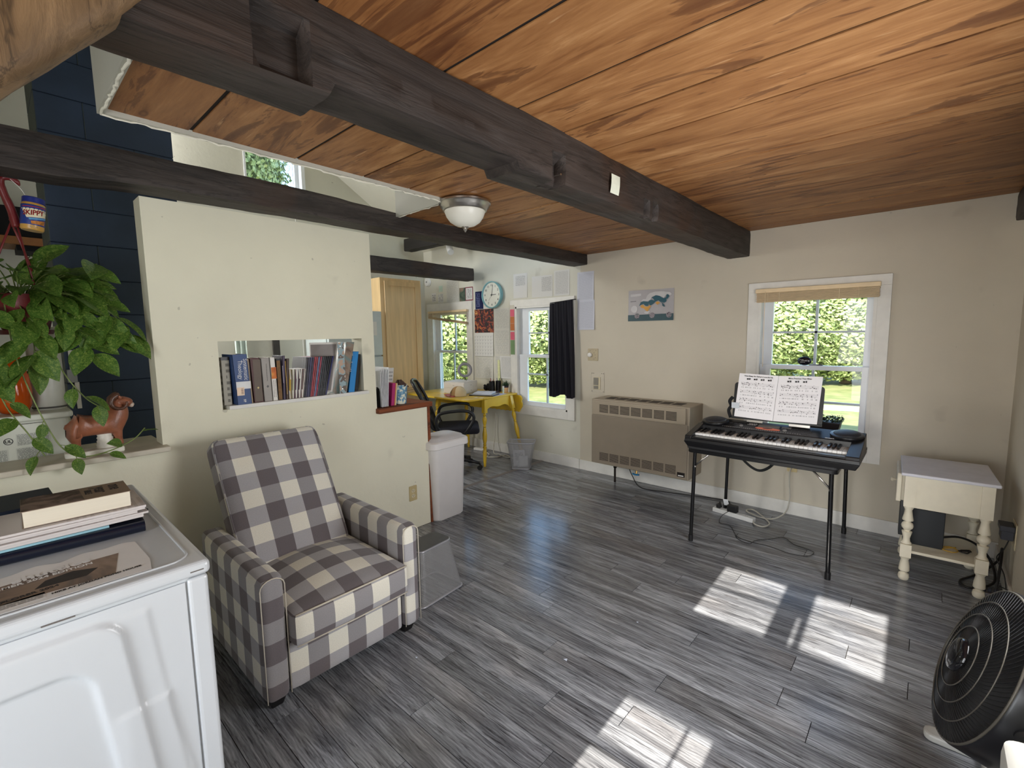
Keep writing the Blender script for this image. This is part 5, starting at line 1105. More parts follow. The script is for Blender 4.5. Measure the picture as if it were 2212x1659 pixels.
for s_ in (-1, 1):
    pts = []
    for i in range(16):
        a = i/15*1.55*PI; r_ = .038*(1-.40*i/15); pts.append((X+.004+s_*(.020+.030*i/15), .398-r_*math.sin(a), 1.208+r_*math.cos(a)-.014))
    MB().tube(pts, [.0135*(1-.65*i/15)*(1+.12*math.sin(i*2.6)) for i in range(16)], 8).build('horn', P('dark_horn_glaze', (92, 62, 48), .35, var=.3, vs=60), rm, smooth=True)
    MB().tube([(X+s_*.020, .402, 1.205), (X+s_*.034, .400, 1.220), (X+s_*.042, .396, 1.228)], [.006, .008, .002], 8).build('ear', RB, rm, smooth=True)
    MB().lathe([(.0001, -.003), (.003, 0), (.0001, .003)], (X+s_*.019, .428, 1.203), 8).build('eye', BLACK, rm)
MB().tube([(X+.014, .434, 1.182), (X+.020, .447, 1.176), (X+.021, .451, 1.174)], [.012, .012, .006], 10).build('muzzle', P('pale_muzzle', (206, 186, 170), .4), rm, smooth=True)
# hanging planter
hp = thing('hanging_plant', 'trailing pothos in a dark red hanging planter over the sill', 'plant', (-2.99, .115, 1.55))
DRED = P('dark_red_plastic', (112, 34, 36), .35, var=.1)
PC = (-3.03, .12, 0)
MB().lathe([(.070, 1.545), (.076, 1.55), (.105, 1.66), (.112, 1.685), (.116, 1.70), (.110, 1.702), (.100, 1.66), (.0001, 1.66)], PC, 32).build('pot', DRED, hp, smooth=True, autosm=50)
MB().lathe([(.0001, 1.525), (.085, 1.527), (.093, 1.545), (.088, 1.547), (.0001, 1.547)], PC, 32).build('saucer', DRED, hp, smooth=True, autosm=50)
MB().lathe([(.0001, 1.672), (.100, 1.670)], PC, 20).build('soil', P('potting_soil', (44, 34, 28), .95, bump=1), hp)
hk = (-2.985, .118, 2.0)
for a in (.4, 2.5, 4.6): MB().tube([(PC[0]+.110*math.cos(a), PC[1]+.110*math.sin(a), 1.69), (PC[0]+.07*math.cos(a), PC[1]+.06*math.sin(a), 1.86), (hk[0], hk[1]+.01*math.cos(a), 2.02)], .004, 6).build('strap', DRED, hp, smooth=True)
MB().tube(smoothpath([(hk[0], .128, 1.99), (hk[0], .118, 2.06), (hk[0]+.005, .100, 2.13), (hk[0]+.01, .096, 2.178), (hk[0]+.01, .115, 2.192), (hk[0]+.01, .14, 2.185), (hk[0]+.01, .152, 2.165)]), [.016, .016, .016, .016, .016, .015, .015, .015, .015, .015, .014, .014, .014, .014, .014, .013, .013, .013, .013, .013, .012, .012, .012, .012, .012, .012, .011, .011, .011, .011, .011, .010, .010, .008, .006, .004, .002][:37], 8).build('hook', DRED, hp, smooth=True)
LEAFG = mat_leaf('pothos_leaf', (50, 88, 30), (88, 122, 46), (150, 166, 82), .5, .25); VINE = P('pothos_vine', (122, 138, 76), .5)
def leaf_mesh(sd):
    m = MB(); rnd = random.Random(sd); n, k = 12, 6; vs = []
    for i in range(n+1):
        t = i/n; w = .40*(math.sin(PI*min(1, t**.72))**.85)*(1-.28*t)+.0
        for j in range(-k, k+1):
            s_ = j/k; y = s_*w; back = -.14*(1-t)**3*abs(s_)*1.3*(1 if i < 4 else 0)
            z = .16*abs(s_)*w*2-.16*t*t+.015*math.sin(8*t+sd)*s_; vs.append((t+back*0.9-(.10*abs(s_)*(1-t)**2), y, z))
    W = 2*k+1; fs_ = [(i*W+j, i*W+j+1, (i+1)*W+j+1, (i+1)*W+j) for i in range(n) for j in range(W-1)]
    return m.add(vs, fs_).build('leaf', LEAFG, None, smooth=True, mesh_only=True)
LM_ = [leaf_mesh(k) for k in (1, 2, 3)]
rnd = random.Random(11)
def leaf_at(p, d, size, rollv=0):
    d = Vector(d).normalized(); upv = Vector((.55, -.15, .75))+Vector((rnd.uniform(-.5, .5), rnd.uniform(-.6, .6), rnd.uniform(-.3, .3)))
    y = upv.cross(d).normalized(); z = d.cross(y)
    o = bpy.data.objects.new('leaf', rnd.choice(LM_)); C.objects.link(o); o.parent = hp
    M_ = Matrix((d*size, y*size, z*size)).transposed().to_4x4(); M_.translation = Vector(p)-Vector(hp.location); o.matrix_local = M_
def vine(pts, leaves, size=(.09, .14), first=.15, r=.0026):
    sp_ = smoothpath(pts, 8); MB().tube(sp_, r, 6).build('vine', VINE, hp, smooth=True); n = len(sp_)
    for q in range(leaves):
        t = first+(1-first)*(q+.5)/leaves; i = min(n-2, int(t*(n-1))); p = sp_[i]; dd = (sp_[i+1]-p).normalized()
        sd = 1 if q % 2 else -1; out = Vector((rnd.uniform(.1, .8), sd*rnd.uniform(.3, .9), rnd.uniform(-.55, .35)))+dd*.5
        st = p+out.normalized()*rnd.uniform(.02, .05); MB().tube([p, (p+st)/2+Vector((0, 0, .006)), st], .0016, 5).build('petiole', VINE, hp, smooth=True)
        leaf_at(st, out+Vector((0, 0, -.35)), rnd.uniform(*size))
for k in range(100):     # crown over the rim
    a = rnd.uniform(0, 2*PI); r_ = rnd.uniform(.02, .11); p0 = Vector((PC[0]+r_*math.cos(a)*.8, PC[1]+r_*math.sin(a), 1.69)); L_ = rnd.uniform(.08, .20)
    d = Vector((math.cos(a)*.6+.35, math.sin(a)*1.1+.12, rnd.uniform(-.25, 1.1))).normalized(); p1 = p0+d*L_; MB().tube(smoothpath([p0, p0+d*L_*.5+Vector((0, 0, .02)), p1]), .0024, 5).build('petiole', VINE, hp, smooth=True)
    leaf_at(p1, d+Vector((.2, 0, -.6)), rnd.uniform(.09, .135))
SX = PC[0]+.08
vine([(SX, .18, 1.69), (SX+.03, .25, 1.75), (SX+.04, .33, 1.80), (SX+.03, .37, 1.85)], 5, (.10, .15))
vine([(SX, .20, 1.68), (SX+.03, .28, 1.70), (SX+.05, .36, 1.66), (SX+.05, .43, 1.58), (SX+.05, .44, 1.50)], 8, (.09, .13))
vine([(SX, .19, 1.67), (SX+.05, .27, 1.62), (SX+.05, .36, 1.56), (SX+.05, .40, 1.48)], 8, (.09, .13))
vine([(SX, .17, 1.67), (SX+.05, .22, 1.60), (SX+.06, .29, 1.50), (SX+.05, .31, 1.42)], 8, (.09, .13))
vine([(SX, .10, 1.67), (SX+.07, .12, 1.58), (SX+.08, .13, 1.46), (SX+.07, .10, 1.36)], 9, (.09, .13))
vine([(SX, .04, 1.67), (SX+.06, .00, 1.58), (SX+.07, -.03, 1.45), (SX+.06, -.02, 1.30)], 9, (.09, .13))
vine([(SX, .00, 1.68), (SX+.05, -.07, 1.64), (SX+.06, -.12, 1.52), (SX+.06, -.10, 1.36)], 8, (.09, .13))
vine([(SX, .14, 1.66), (SX+.06, .18, 1.50), (SX+.08, .21, 1.36), (SX+.10, .27, 1.24), (SX+.10, .33, 1.180)], 3, (.07, .09), .55)
vine([(SX, .06, 1.66), (SX+.08, .07, 1.45), (SX+.10, .10, 1.28), (SX+.11, .14, 1.12), (SX+.12, .18, 1.02), (SX+.13, .24, .975), (SX+.14, .33, .985), (SX+.13, .42, 1.02), (SX+.13, .47, 1.07)], 6, (.05, .075), .3, .0026)
vine([(SX, .02, 1.66), (SX+.08, .0, 1.45), (SX+.10, .02, 1.25), (SX+.10, .08, 1.10), (SX+.12, .12, 1.00)], 5, (.06, .09), .3)
# peanut butter jar hung on a string
jr = thing('peanut_butter_jar', 'small blue-labelled peanut butter jar hanging beside the planter hook', 'jar', (-2.955, .172, 1.98))
JM = Matrix.Translation((-2.955, .172, 1.976)) @ Matrix.Rotation(R(-7), 4, 'X') @ Matrix.Rotation(R(12), 4, 'Z')
MB().lathe([(.0001, 0), (.034, 0), (.038, .006), (.038, .112), (.033, .118), (.0001, .118)], n=36, m=JM).build('jar_body', P('peanut_butter_tan', (196, 150, 74), .3), jr, smooth=True, autosm=40)
MB().lathe([(.0384, .020), (.0388, .022), (.0388, .104), (.0384, .106)], n=36, m=JM).build('blue_label', P('royal_blue_label', (34, 58, 132), .35, var=.05), jr, smooth=True)
MB().lathe([(.0345, .116), (.0370, .118), (.0370, .138), (.034, .141), (.0001, .141)], n=36, m=JM).build('lid', P('blue_lid', (30, 44, 120), .35), jr, smooth=True, autosm=40)
def jb(r_, az=PI*1.86): return lambda p: JM @ Vector((r_*math.cos(az+p.x/.039), r_*math.sin(az+p.x/.039), p.y))
def jpoly(name, pts, mat, r_, div=8):
    m = MB(); f = jb(r_); (a, b, c, d) = pts; g1 = []
    for j in range(3):
        for i in range(div+1):
            s_, t = i/div, j/2; q = [(a[k]*(1-s_)+b[k]*s_)*(1-t)+(d[k]*(1-s_)+c[k]*s_)*t for k in (0, 1)]; g1.append(f(Vector((q[0], q[1], 0))))
    W = div+1; m.add(g1, [(j*W+i, j*W+i+1, (j+1)*W+i+1, (j+1)*W+i) for j in range(2) for i in range(div)]); m.build(name, mat, jr, smooth=True)
jpoly('cream_panel', [(-.012, .048), (.062, .062), (.070, .092), (-.036, .088)], P('cream_label', (232, 222, 190), .35), .0392)
jpoly('red_stripe', [(-.030, .094), (.066, .099), (.066, .102), (-.030, .097)], P('red_label_print', (176, 34, 40), .35), .0394)
jpoly('blue_wave', [(-.002, .040), (.062, .054), (.062, .060), (-.006, .046)], P('light_blue_print', (96, 160, 206), .35), .0395)
jpoly('nut_picture', [(.004, .024), (.05, .026), (.056, .046), (.002, .036)], P('peanut_picture', (190, 120, 50), .4, var=.4, vs=90), .0394)
text('SKIPPY', .029, None, P('red_label_print', (0, 0, 0)), jr, 'lettering', bend=lambda p: jb(.0398)(Vector((p.x*.80-.026, p.y+.058+.10*p.x, 0))), bold=.0008)
text('NET WT', .008, None, P('cream_label', (0, 0, 0)), jr, 'lettering', bend=lambda p: jb(.0392)(Vector((p.x-.002, p.y+.009, 0))))
MB().tube(smoothpath([(-2.955, .168, 2.115), (-2.965, .150, 2.155), (-2.968, .12, 2.19), (-2.968, .11, 2.196)]), .0012, 5).build('string', WPLASTIC, jr)
# things on the chimney and behind: dark header and shelf board, switch box
bh = thing('wall_shelf', 'dark recessed shelf with an orange-brown board, behind the hanging jar', 'shelf', (-5.1, .1, 2.2))
bx('dark_back', DARKGAP, bh, -5.44, -.5, 2.255, -5.02, .43, 2.47); bx('shelf_board', P('orange_brown_board', (150, 96, 44), .5, var=.15), bh, -5.3, -.5, 2.195, -4.98, .42, 2.252, bevel=.003); bx('dark_bracket', DARKGAP, bh, -5.3, .20, 2.155, -5.0, .38, 2.194)
sb = thing('conduit_box', 'white electrical box and conduit on the blue chimney beside the canister', 'electrical box', (-3.69, .31, 1.2))
bx('box_cover', P('grey_box', (150, 154, 156), .4), sb, -3.699, .285, 1.255, -3.655, .325, 1.33, bevel=.003); bx('conduit', WPLASTIC, sb, -3.699, .313, 1.10, -3.683, .333, 1.255, bevel=.002); bx('conduit', WPLASTIC, sb, -3.699, .300, 1.33, -3.683, .320, 1.44, bevel=.002)

# ================================================================== ON THE DRYER
Z0 = .9165
nw = thing('newspaper_flyer', 'torn colour flyer about shuttles lying at the dryer front edge', 'flyer', (-1.58, 0, Z0))
NWM = frame((-1.455, -.34, Z0+.0006), (0, 1, 0), (-1, 0, 0))
def torn(a): return .215+.02*math.sin(a*9)+.028*(1 if .48 < a < .72 else 0)*math.sin((a-.48)/.24*PI)+.006*math.sin(a*41)
poly = [(0, 0), (.565, -.012), (.575, .06)]+[(.57-.57*i/40, torn(1-i/40)) for i in range(41)]
MB().prism(poly, .0012, NWM).build('newsprint_page', P('newsprint', (232, 230, 228), .7, var=.03), nw)
PHO = mat_blend('rocky_shore_photo', [(38, 30, 28), (92, 76, 66), (136, 112, 92), (150, 126, 110), (70, 56, 48)], 5, 6, .5, 1.2)
MB().prism([(0, .075), (.33, .035), (.50, .028), (.525, .165), (.40, .165), (.25, .150), (.10, .135), (0, .13)], .0018, NWM).build('shore_photo', PHO, nw)
MB().prism([(.36, .075), (.45, .068), (.475, .10), (.43, .125), (.38, .112)], .0022, NWM).build('dark_island_photo', P('dark_island', (40, 32, 28), .7, var=.3, vs=30), nw)
DI = P('dark_news_ink', (46, 40, 38), .7)
text('shuttles', .042, NWM @ Matrix.Translation((.325, .150, .0024)) @ Matrix.Rotation(R(4), 4, 'Z'), P('newsprint', (0, 0, 0)), nw, sx=1.1, bold=.001)
text('SUMMER 2024 EDITION', .0185, NWM @ Matrix.Translation((.27, .128, .0024)) @ Matrix.Rotation(R(3), 4, 'Z'), P('newsprint', (0, 0, 0)), nw, bold=.0004, sx=1.05)
text('ISLAND EXPLORER 2024', .0165, NWM @ Matrix.Translation((.225, .040, .0024)) @ Matrix.Rotation(R(5), 4, 'Z'), DI, nw, bold=.0004)
text('HIKE AT JORDAN POND HOUSE', .0115, NWM @ Matrix.Translation((.385, .015, .0024)) @ Matrix.Rotation(R(3), 4, 'Z'), DI, nw, bold=.0005)
for (a, b, w, h) in ((.02, .005, .15, .062), (.215, .006, .16, .032)):
    MB().sheet(NWM @ Vector((a, b, .0014)), NWM.to_3x3() @ Vector((w, .006, 0)), NWM.to_3x3() @ Vector((0, h, 0)), 1, 1, .0004).build('text_column', mat_paper('news_column_print', (204, 200, 196), (80, 74, 72), 12, (.02, .98, .05, .95), 30, .8), nw)
def slab(name, label, x0, y0, x1, y1, z0, z1, ang, mat, cat='book', cover=None, parts=None):
    t = thing(name, label, cat, ((x0+x1)/2, (y0+y1)/2, z0), ang); M_ = wm(t); hx_, hy_ = (x1-x0)/2, (y1-y0)/2; h = z1-z0
    return t, M_, hx_, hy_, h
t, M_, a, b, h = slab('binder', 'glossy navy binder spine at the bottom of the dryer stack', -2.03, -.03, -1.745, .275, Z0, .950, R(-3), None, 'binder')
NAVY = P('glossy_navy', (16, 23, 40), .22, var=.05); m = MB(); m.mbox(M_, -a, -b, 0, a-.018, b, .003); m.mbox(M_, -a, -b, h-.003, a-.018, b, h); m.tube([M_ @ Vector((a-.018, -b, h/2)), M_ @ Vector((a-.018, b, h/2))], h/2, 16); m.build('cover', NAVY, t, smooth=True, autosm=40)
MB().mbox(M_, -a+.004, -b+.005, .004, a-.02, b-.005, h-.004).build('pages', WPLASTIC, t)
t, M_, a, b, h = slab('folder', 'light blue paper folder between the binder and the paper stack', -2.00, -.07, -1.765, .19, .9505, .957, R(-1), None, 'folder'); MB().mbox(M_, -a, -b, 0, a, b, h).build('cover', P('light_blue_card', (142, 186, 200), .6, var=.1, vs=5), t, bevel=.001)
for k, (dx, dy, an, th) in enumerate(((0, 0, 0, .009), (.006, .01, 1.2, .006), (-.004, -.012, -.8, .007), (.003, .004, .6, .006), (.0, .01, -1.2, .007))):
    z = .9575+sum((.009, .006, .007, .006, .007)[:k])+.0004*k; lab = ['bottom', 'second', 'middle', 'fourth', 'top'][k]
    t = thing('paper_pad', f'white paper pad, {lab} of the stapled pile on the dryer', 'paper pad', (-1.875+dx, .085+dy, z), R(an), 'white paper pads on the dryer'); MB().mbox(wm(t), -.108, -.185, 0, .108, .185, th).build('sheets', mat_paper('pad_edges', (208, 202, 200), (150, 140, 140), 60, (0, 1, 0, 1), 2, .3), t, bevel=.001)
t, M_, a, b, h = slab('book', 'thick paperback about one year with tan and brown cover, top of the dryer stack', -1.935, .018, -1.785, .250, .9955, 1.042, R(-1.5), None)
MB().mbox(M_, -a+.003, -b+.003, .0015, a-.001, b-.003, h-.0015).build('pages', P('cream_page_edges', (222, 214, 196), .8, var=.04, vs=3, stretch=(1, 1, 60)), t)
m = MB(); m.mbox(M_, -a, -b, h-.0015, a, b, h); m.mbox(M_, -a, -b, 0, a, b, .0015); m.mbox(M_, -a, -b, 0, -a+.002, b, h); m.build('cover', P('tan_cover', (142, 122, 104), .5, var=.05), t)
CM2 = M_ @ Matrix.Translation((0, 0, h+.0002))
MB().prism([(-a+.002, -b+.001), (a-.001, -b+.001), (a-.001, .012), (-a+.002, .008)], .0003, CM2).build('village_picture', mat_blend('harbour_village_print', [(44, 32, 28), (84, 66, 60), (130, 110, 104), (146, 128, 112)], 14, 4, .5, 1.0), t)
for ln, yy, sz in (('one', .074, .046), ('year', .040, .046), ('BIBLE', .018, .022)): text(ln, sz, CM2 @ Matrix.Translation((-.05 if ln != 'BIBLE' else -.03, yy, .0006)), DI, t, bold=.0004, sx=.95)
t, M_, a, b, h = slab('notebook', 'dark navy hardback at the back left of the dryer', -2.28, -.20, -2.06, .10, Z0, .985, R(2), None, 'book'); MB().mbox(M_, -a, -b, 0, a, b, h).build('cover', P('dark_navy_cover', (26, 38, 58), .5), t, bevel=.002)

# ================================================================== COUNTER END
fh = thing('file_holder', 'black wire file holder stuffed with white papers on the brown counter', 'file holder', (-3.0, 1.85, .983))
WIR = P('black_wire', (30, 30, 32), .4, .4)
for yy in (1.835, 1.895):
    m = MB(); cs = [(-3.10, yy, .985), (-3.10, yy, 1.10), (-3.08, yy, 1.125), (-2.94, yy, 1.125), (-2.92, yy, 1.10), (-2.92, yy, .985)]; m.tube(cs, .0035, 6); m.tube([cs[0], cs[-1]], .003, 6); m.build('divider_frame', WIR, fh, smooth=True)
    MB().sheet((-3.10, yy, .985), (.18, 0, 0), (0, 0, .135), 1, 1, .0008).build('mesh_divider', mat_mesh('black_fine_mesh', (28, 28, 30), .004, .42), fh)
for k in range(6):
    x0 = 1.842+.009*k; t = tag(MB().hexa([(-3.10, x0, .987), (-2.90, x0, .987), (-2.90, x0+.004, .987), (-3.10, x0+.004, .987)], [(-3.10, x0-.008+.005*k, 1.245+.012*(k % 3)), (-2.90, x0-.008+.005*k, 1.245+.012*(k % 3)), (-2.90, x0-.003+.005*k, 1.245+.012*(k % 3)), (-3.10, x0-.003+.005*k, 1.245+.012*(k % 3))]).build('paper_sheaf', P('office_paper', (218, 220, 222), .7), None), f'sheaf of white papers upright in the file holder, {["nearest the wall edge", "second", "third", "fourth", "fifth", "rightmost"][k]}', 'papers', 'papers in the file holder')
MB2 = MB().sheet((-3.02, 1.93, .987), (.02, .055, 0), (-.03, .05, .265), 4, 4, .0008, lambda a, b: .01*b*b); tag(MB2.build('paper_sheet', mat_paper('file_page', lines=10, box=(.05, .9, .6, .95)), None), 'printed page flopping out of the file holder to the right', 'paper')
for (y0, y1, ht_, c_, nm) in ((1.925, 1.952, .165, (166, 30, 100), 'magenta'), (1.953, 1.960, .165, (206, 150, 60), 'orange-edged'), (1.961, 1.968, .160, (214, 206, 186), 'cream')):
    t = thing('notebook', f'{nm} notebook upright between the papers and the patterned bucket', 'notebook', (-3.0, y0, .983)); sh = .02
    MB().hexa([(-3.09, y0, .984), (-2.915, y0, .984), (-2.915, y1, .984), (-3.09, y1, .984)], [(-3.09, y0+sh, .984+ht_), (-2.915, y0+sh, .984+ht_), (-2.915, y1+sh, .984+ht_), (-3.09, y1+sh, .984+ht_)]).build('cover', P(nm.replace('-', '_')+'_cover', c_, .5), t, bevel=.001)
bu = thing('fabric_bucket', 'small blue and white patterned pot holding crumpled brown cloth', 'pot', (-2.965, 2.035, .983))
MB().lathe([(.040, .9835), (.044, .985), (.056, 1.125), (.058, 1.128), (.055, 1.128), (.044, .995), (.0001, .992)], (-2.965, 2.04, 0), 32).build('pot', mat_blend('blue_floral_print', [(92, 138, 168), (120, 164, 190), (226, 226, 206)], 42, 2, .4, .6, stops=[(.40, 0), (.50, 0), (.55, 0)]), bu, smooth=True, autosm=50)
m = MB(); vs = []; rr = random.Random(3)
for j in range(8):
    for i in range(36): a = 2*PI*i/36; r_ = .055+.010*math.sin(a*7+j)+.006*math.sin(a*13); vs.append((-2.965+r_*math.cos(a)*(1-.10*j), 2.04+r_*math.sin(a)*(1-.10*j), 1.115+.006*j+.010*math.sin(a*5+j*.7)))
m.add(vs, [(j*36+i, j*36+(i+1) % 36, (j+1)*36+(i+1) % 36, (j+1)*36+i) for j in range(7) for i in range(36)]+[tuple(7*36+k for k in range(36))]); m.build('crumpled_cloth', P('brown_crumpled_cloth', (84, 62, 54), .8, var=.3, vs=50), bu, smooth=True)

# ================================================================== ON AND BY THE YELLOW DESK
ZD = .7853
db = thing('drawer_box', 'white cardboard desk organiser with two rows of drawers below the window', 'drawer box', (-4.25, 3.85, ZD)); DBW = P('white_card_box', (214, 208, 200), .6, var=.03)
a0, b0, c0 = Vector((-4.40, 3.66, ZD)), Vector((-4.075, 3.70, ZD)), Vector((-4.165, 4.00, ZD)); d0 = a0+c0-b0; H_ = Vector((0, 0, .135))
MB().hexa([a0, b0, c0, d0], [p+H_ for p in (a0, b0, c0, d0)]).build('carcass', DBW, db, bevel=.002)
fa = frame(a0, b0-a0, (0, 0, 1)); fb = frame(b0, c0-b0, (0, 0, 1)); wa, wb = (b0-a0).length, (c0-b0).length
for k in range(2):
    for f_, w in ((fa, wa), (fb, wb)):
        dd = MB().prism([(.004, .006+.064*k), (w-.004, .006+.064*k), (w-.004, .066+.064*k), (.004, .066+.064*k)], .004, f_).build('drawer_front', DBW, db, bevel=.0015)
        MB().prism([(w/2-.012, .036+.064*k), (w/2+.012, .036+.064*k), (w/2+.012, .039+.064*k), (w/2-.012, .039+.064*k)], .0055, f_).build('drawer_slot', INK, dd)
MB().hexa([p+H_+Vector((0, 0, .0006)) for p in (a0+Vector((-.01, .02, 0)), b0+Vector((-.02, .02, 0)), c0, d0)], [p+H_+Vector((0, 0, .006)) for p in (a0+Vector((-.01, .02, 0)), b0+Vector((-.02, .02, 0)), c0, d0)]).build('lid', DBW, db)
rl = thing('ring_light', 'small grey desk ring light on a tripod head on the white organiser', 'ring light', (-4.26, 3.86, ZD+.1416)); LGY = P('grey_ring_plastic', (134, 132, 138), .45)
rc = Vector((-4.295, 3.92, 1.055)); nv = Vector((.74, -.67, 0)).normalized(); uu = Vector((nv.y*-1, nv.x, 0)); n = 40; m = MB(); vs = []
for i in range(n):
    a = 2*PI*i/n; d = uu*math.cos(a)+Vector((0, 0, 1))*math.sin(a)
    for (r_, h_) in ((.060, .008), (.078, .010), (.092, .006), (.092, -.006), (.078, -.008), (.060, -.006)): vs.append(rc+d*r_+nv*h_)
m.add(vs, [(i*6+k, i*6+(k+1) % 6, ((i+1) % n)*6+(k+1) % 6, ((i+1) % n)*6+k) for i in range(n) for k in range(6)]); m.build('ring', LGY, rl, smooth=True)
MB().tube([rc+Vector((0, 0, -.088)), (rc.x, rc.y, ZD+.150)], .005, 8).tube([(rc.x, rc.y, ZD+.165), (rc.x-.03, rc.y+.02, ZD+.143)], .004, 6).tube([(rc.x, rc.y, ZD+.165), (rc.x+.035, rc.y-.01, ZD+.143)], .004, 6).build('stand', BLACK, rl, smooth=True)
hb = thing('baseball_cap', 'tan trucker cap with a red patterned brim on the yellow desk', 'cap', (-4.06, 3.56, ZD))
HM = Matrix.Translation((-4.045, 3.585, ZD)) @ Matrix.Rotation(math.atan2(-.55, -.83), 4, 'Z')
def dome(k0, k1, name, mat):
    m = MB(); vs = []; nn, mm_ = 16, 9
    for j in range(mm_+1):
        ph_ = j/mm_*PI/2
        for i in range(nn+1): a = k0+(k1-k0)*i/nn; r_ = .088*math.cos(ph_)**.75; vs.append(HM @ Vector((r_*math.cos(a)*1.06, r_*math.sin(a), .002+.112*math.sin(ph_))))
    m.add(vs, [(j*(nn+1)+i, j*(nn+1)+i+1, (j+1)*(nn+1)+i+1, (j+1)*(nn+1)+i) for j in range(mm_) for i in range(nn)]); return m.build(name, mat, hb, smooth=True)
dome(-PI*.42, PI*.42, 'front_panel', P('tan_cotton', (164, 128, 84), .85)); dome(PI*.42, PI*1.58, 'mesh_crown', P('cream_trucker_mesh', (206, 186, 150), .85, bump=.5, bs=300))
MB().prism([(.0+.036*math.cos(a), .030*math.sin(a)) for a in [2*PI*i/18 for i in range(18)]], .004, HM @ Matrix.Translation((.078, .018, .058)) @ Matrix.Rotation(R(62), 4, 'Y')).build('embroidered_patch', P('cream_embroidery', (214, 200, 170), .8), hb)
MB().prism([(-.016, -.014), (.014, -.012), (.018, .012), (-.010, .016)], .006, HM @ Matrix.Translation((.078, .018, .058)) @ Matrix.Rotation(R(62), 4, 'Y')).build('patch_figure', INK, hb)
m = MB(); vs = []; nn = 16
for j in range(6):
    t_ = j/5
    for i in range(nn+1): a = -PI*.44+PI*.88*i/nn; r_ = .086+.075*t_*math.cos(a*.9); vs.append(HM @ Vector((r_*math.cos(a)*1.06, r_*math.sin(a)*(1+.0*t_), .010-.006*t_+.014*math.cos(a*1.6)*t_)))
m.add(vs, [(j*(nn+1)+i, j*(nn+1)+i+1, (j+1)*(nn+1)+i+1, (j+1)*(nn+1)+i) for j in range(5) for i in range(nn)]); o = m.build('brim', mat_blend('red_patterned_cloth', [(136, 44, 48), (170, 70, 66), (206, 160, 140)], 60, 2), hb, smooth=True); s3 = o.modifiers.new('s', 'SOLIDIFY'); s3.thickness = .002
lp = thing('laptop', 'closed silver laptop with papers on it beside the cap', 'laptop', (-3.86, 3.82, ZD), R(22)); LM2 = wm(lp)
MB().mbox(LM2, -.15, -.105, 0, .15, .105, .010).build('base', P('dark_laptop_base', (50, 50, 54), .4, .3), lp, bevel=.003); MB().mbox(LM2, -.15, -.105, .0105, .15, .105, .017).build('lid', P('silver_lid', (176, 178, 184), .35, .6), lp, bevel=.003)
for k in range(3): t = thing('paper_stack', f'{["lower", "middle", "upper"][k]} white paper pad lying on the closed laptop', 'papers', (-3.87+.006*k, 3.83, ZD+.0175+.0065*k), R(24+3*k), 'pads on the laptop'); MB().mbox(wm(t), -.11, -.085, 0, .11, .085, .006).build('sheets', P('blueish_paper', (206, 212, 224), .6), t)
tag(MB().mbox(Matrix.Translation((-3.76, 3.93, ZD)) @ Matrix.Rotation(R(10), 4, 'Z'), -.06, -.13, 0, .06, .13, .0012).build('paper_sheet', P('lavender_paper', (196, 202, 234), .6), None), 'bluish loose paper at the right edge of the yellow desk', 'paper')
tag(MB().mbox(Matrix.Translation((-3.80, 3.86, ZD+.0014)) @ Matrix.Rotation(R(38), 4, 'Z'), -.003, -.07, 0, .003, .07, .006).build('pen', INK, None), 'black pen on the loose paper of the yellow desk', 'pen')
def cup(label, x, y, r_, h, mat, pens, nm='pen_cup'):
    t = thing(nm, label, 'pen cup', (x, y, ZD)); MB().lathe([(r_*.9, ZD), (r_, ZD+.004), (r_, ZD+h), (r_*.9, ZD+h), (r_*.88, ZD+.006), (.0001, ZD+.006)], (x, y, 0), 24).build('cup', mat, t, smooth=True, autosm=40)
    for k, (dx, dy, ln, c_, nm_) in enumerate(pens): tag(MB().tube([(x+dx*.3, y+dy*.3, ZD+.008), (x+dx, y+dy, ZD+ln)], .004, 8).build('pen', P(nm_+'_pen', c_, .4), None, smooth=True), f'{nm_} pen standing in the {label.split(" beside")[0].split(" on")[0]}', 'pen')
MCU = mat_mesh('black_cup_mesh', (24, 24, 26), .004, .6)
cup('left black mesh pen cup on the desk', -3.99, 4.085, .036, .135, MCU, [(-.02, 0, .17, (160, 40, 30), 'red'), (.012, -.02, .185, (200, 200, 200), 'silver'), (.02, .01, .16, (120, 30, 26), 'dark red')])
cup('right black mesh pen cup on the desk', -3.945, 4.15, .034, .135, MCU, [(.01, .01, .165, (30, 90, 60), 'green'), (-.012, -.01, .17, (40, 60, 110), 'blue')])
tag(MB().hexa([(-3.985, 4.19, ZD), (-3.950, 4.19, ZD), (-3.950, 4.196, ZD), (-3.985, 4.196, ZD)], [(-4.02, 4.222, 1.17), (-3.985, 4.222, 1.17), (-3.985, 4.228, 1.17), (-4.02, 4.228, 1.17)]).build('ruler', P('pale_yellow_ruler', (214, 216, 164), .5, var=.1, vs=60), None), 'pale yellow ruler leaning on the wall behind the pen cups', 'ruler')
cam_ = thing('desk_gadget', 'black lumpy gadget left of the pen cups', 'gadget', (-4.14, 4.15, ZD))
m = MB()
for (dx, dy, dz, r_) in ((0, 0, .03, .034), (.045, .01, .028, .030), (.02, .02, .062, .026), (-.03, .01, .055, .018)): m.lathe([(.0001, -r_), (r_*.7, -r_*.7), (r_, 0), (r_*.7, r_*.7), (.0001, r_)], (-4.15+dx, 4.14+dy, ZD+dz+.004), 16)
m.build('ear_cup', P('black_foam', (18, 18, 20), .8, bump=.5), cam_, smooth=True)
sp2 = thing('potted_succulent', 'spiky succulent in a small terracotta-cream pot at the desk corner', 'plant', (-3.84, 4.155, ZD)); pc = (-3.835, 4.165)
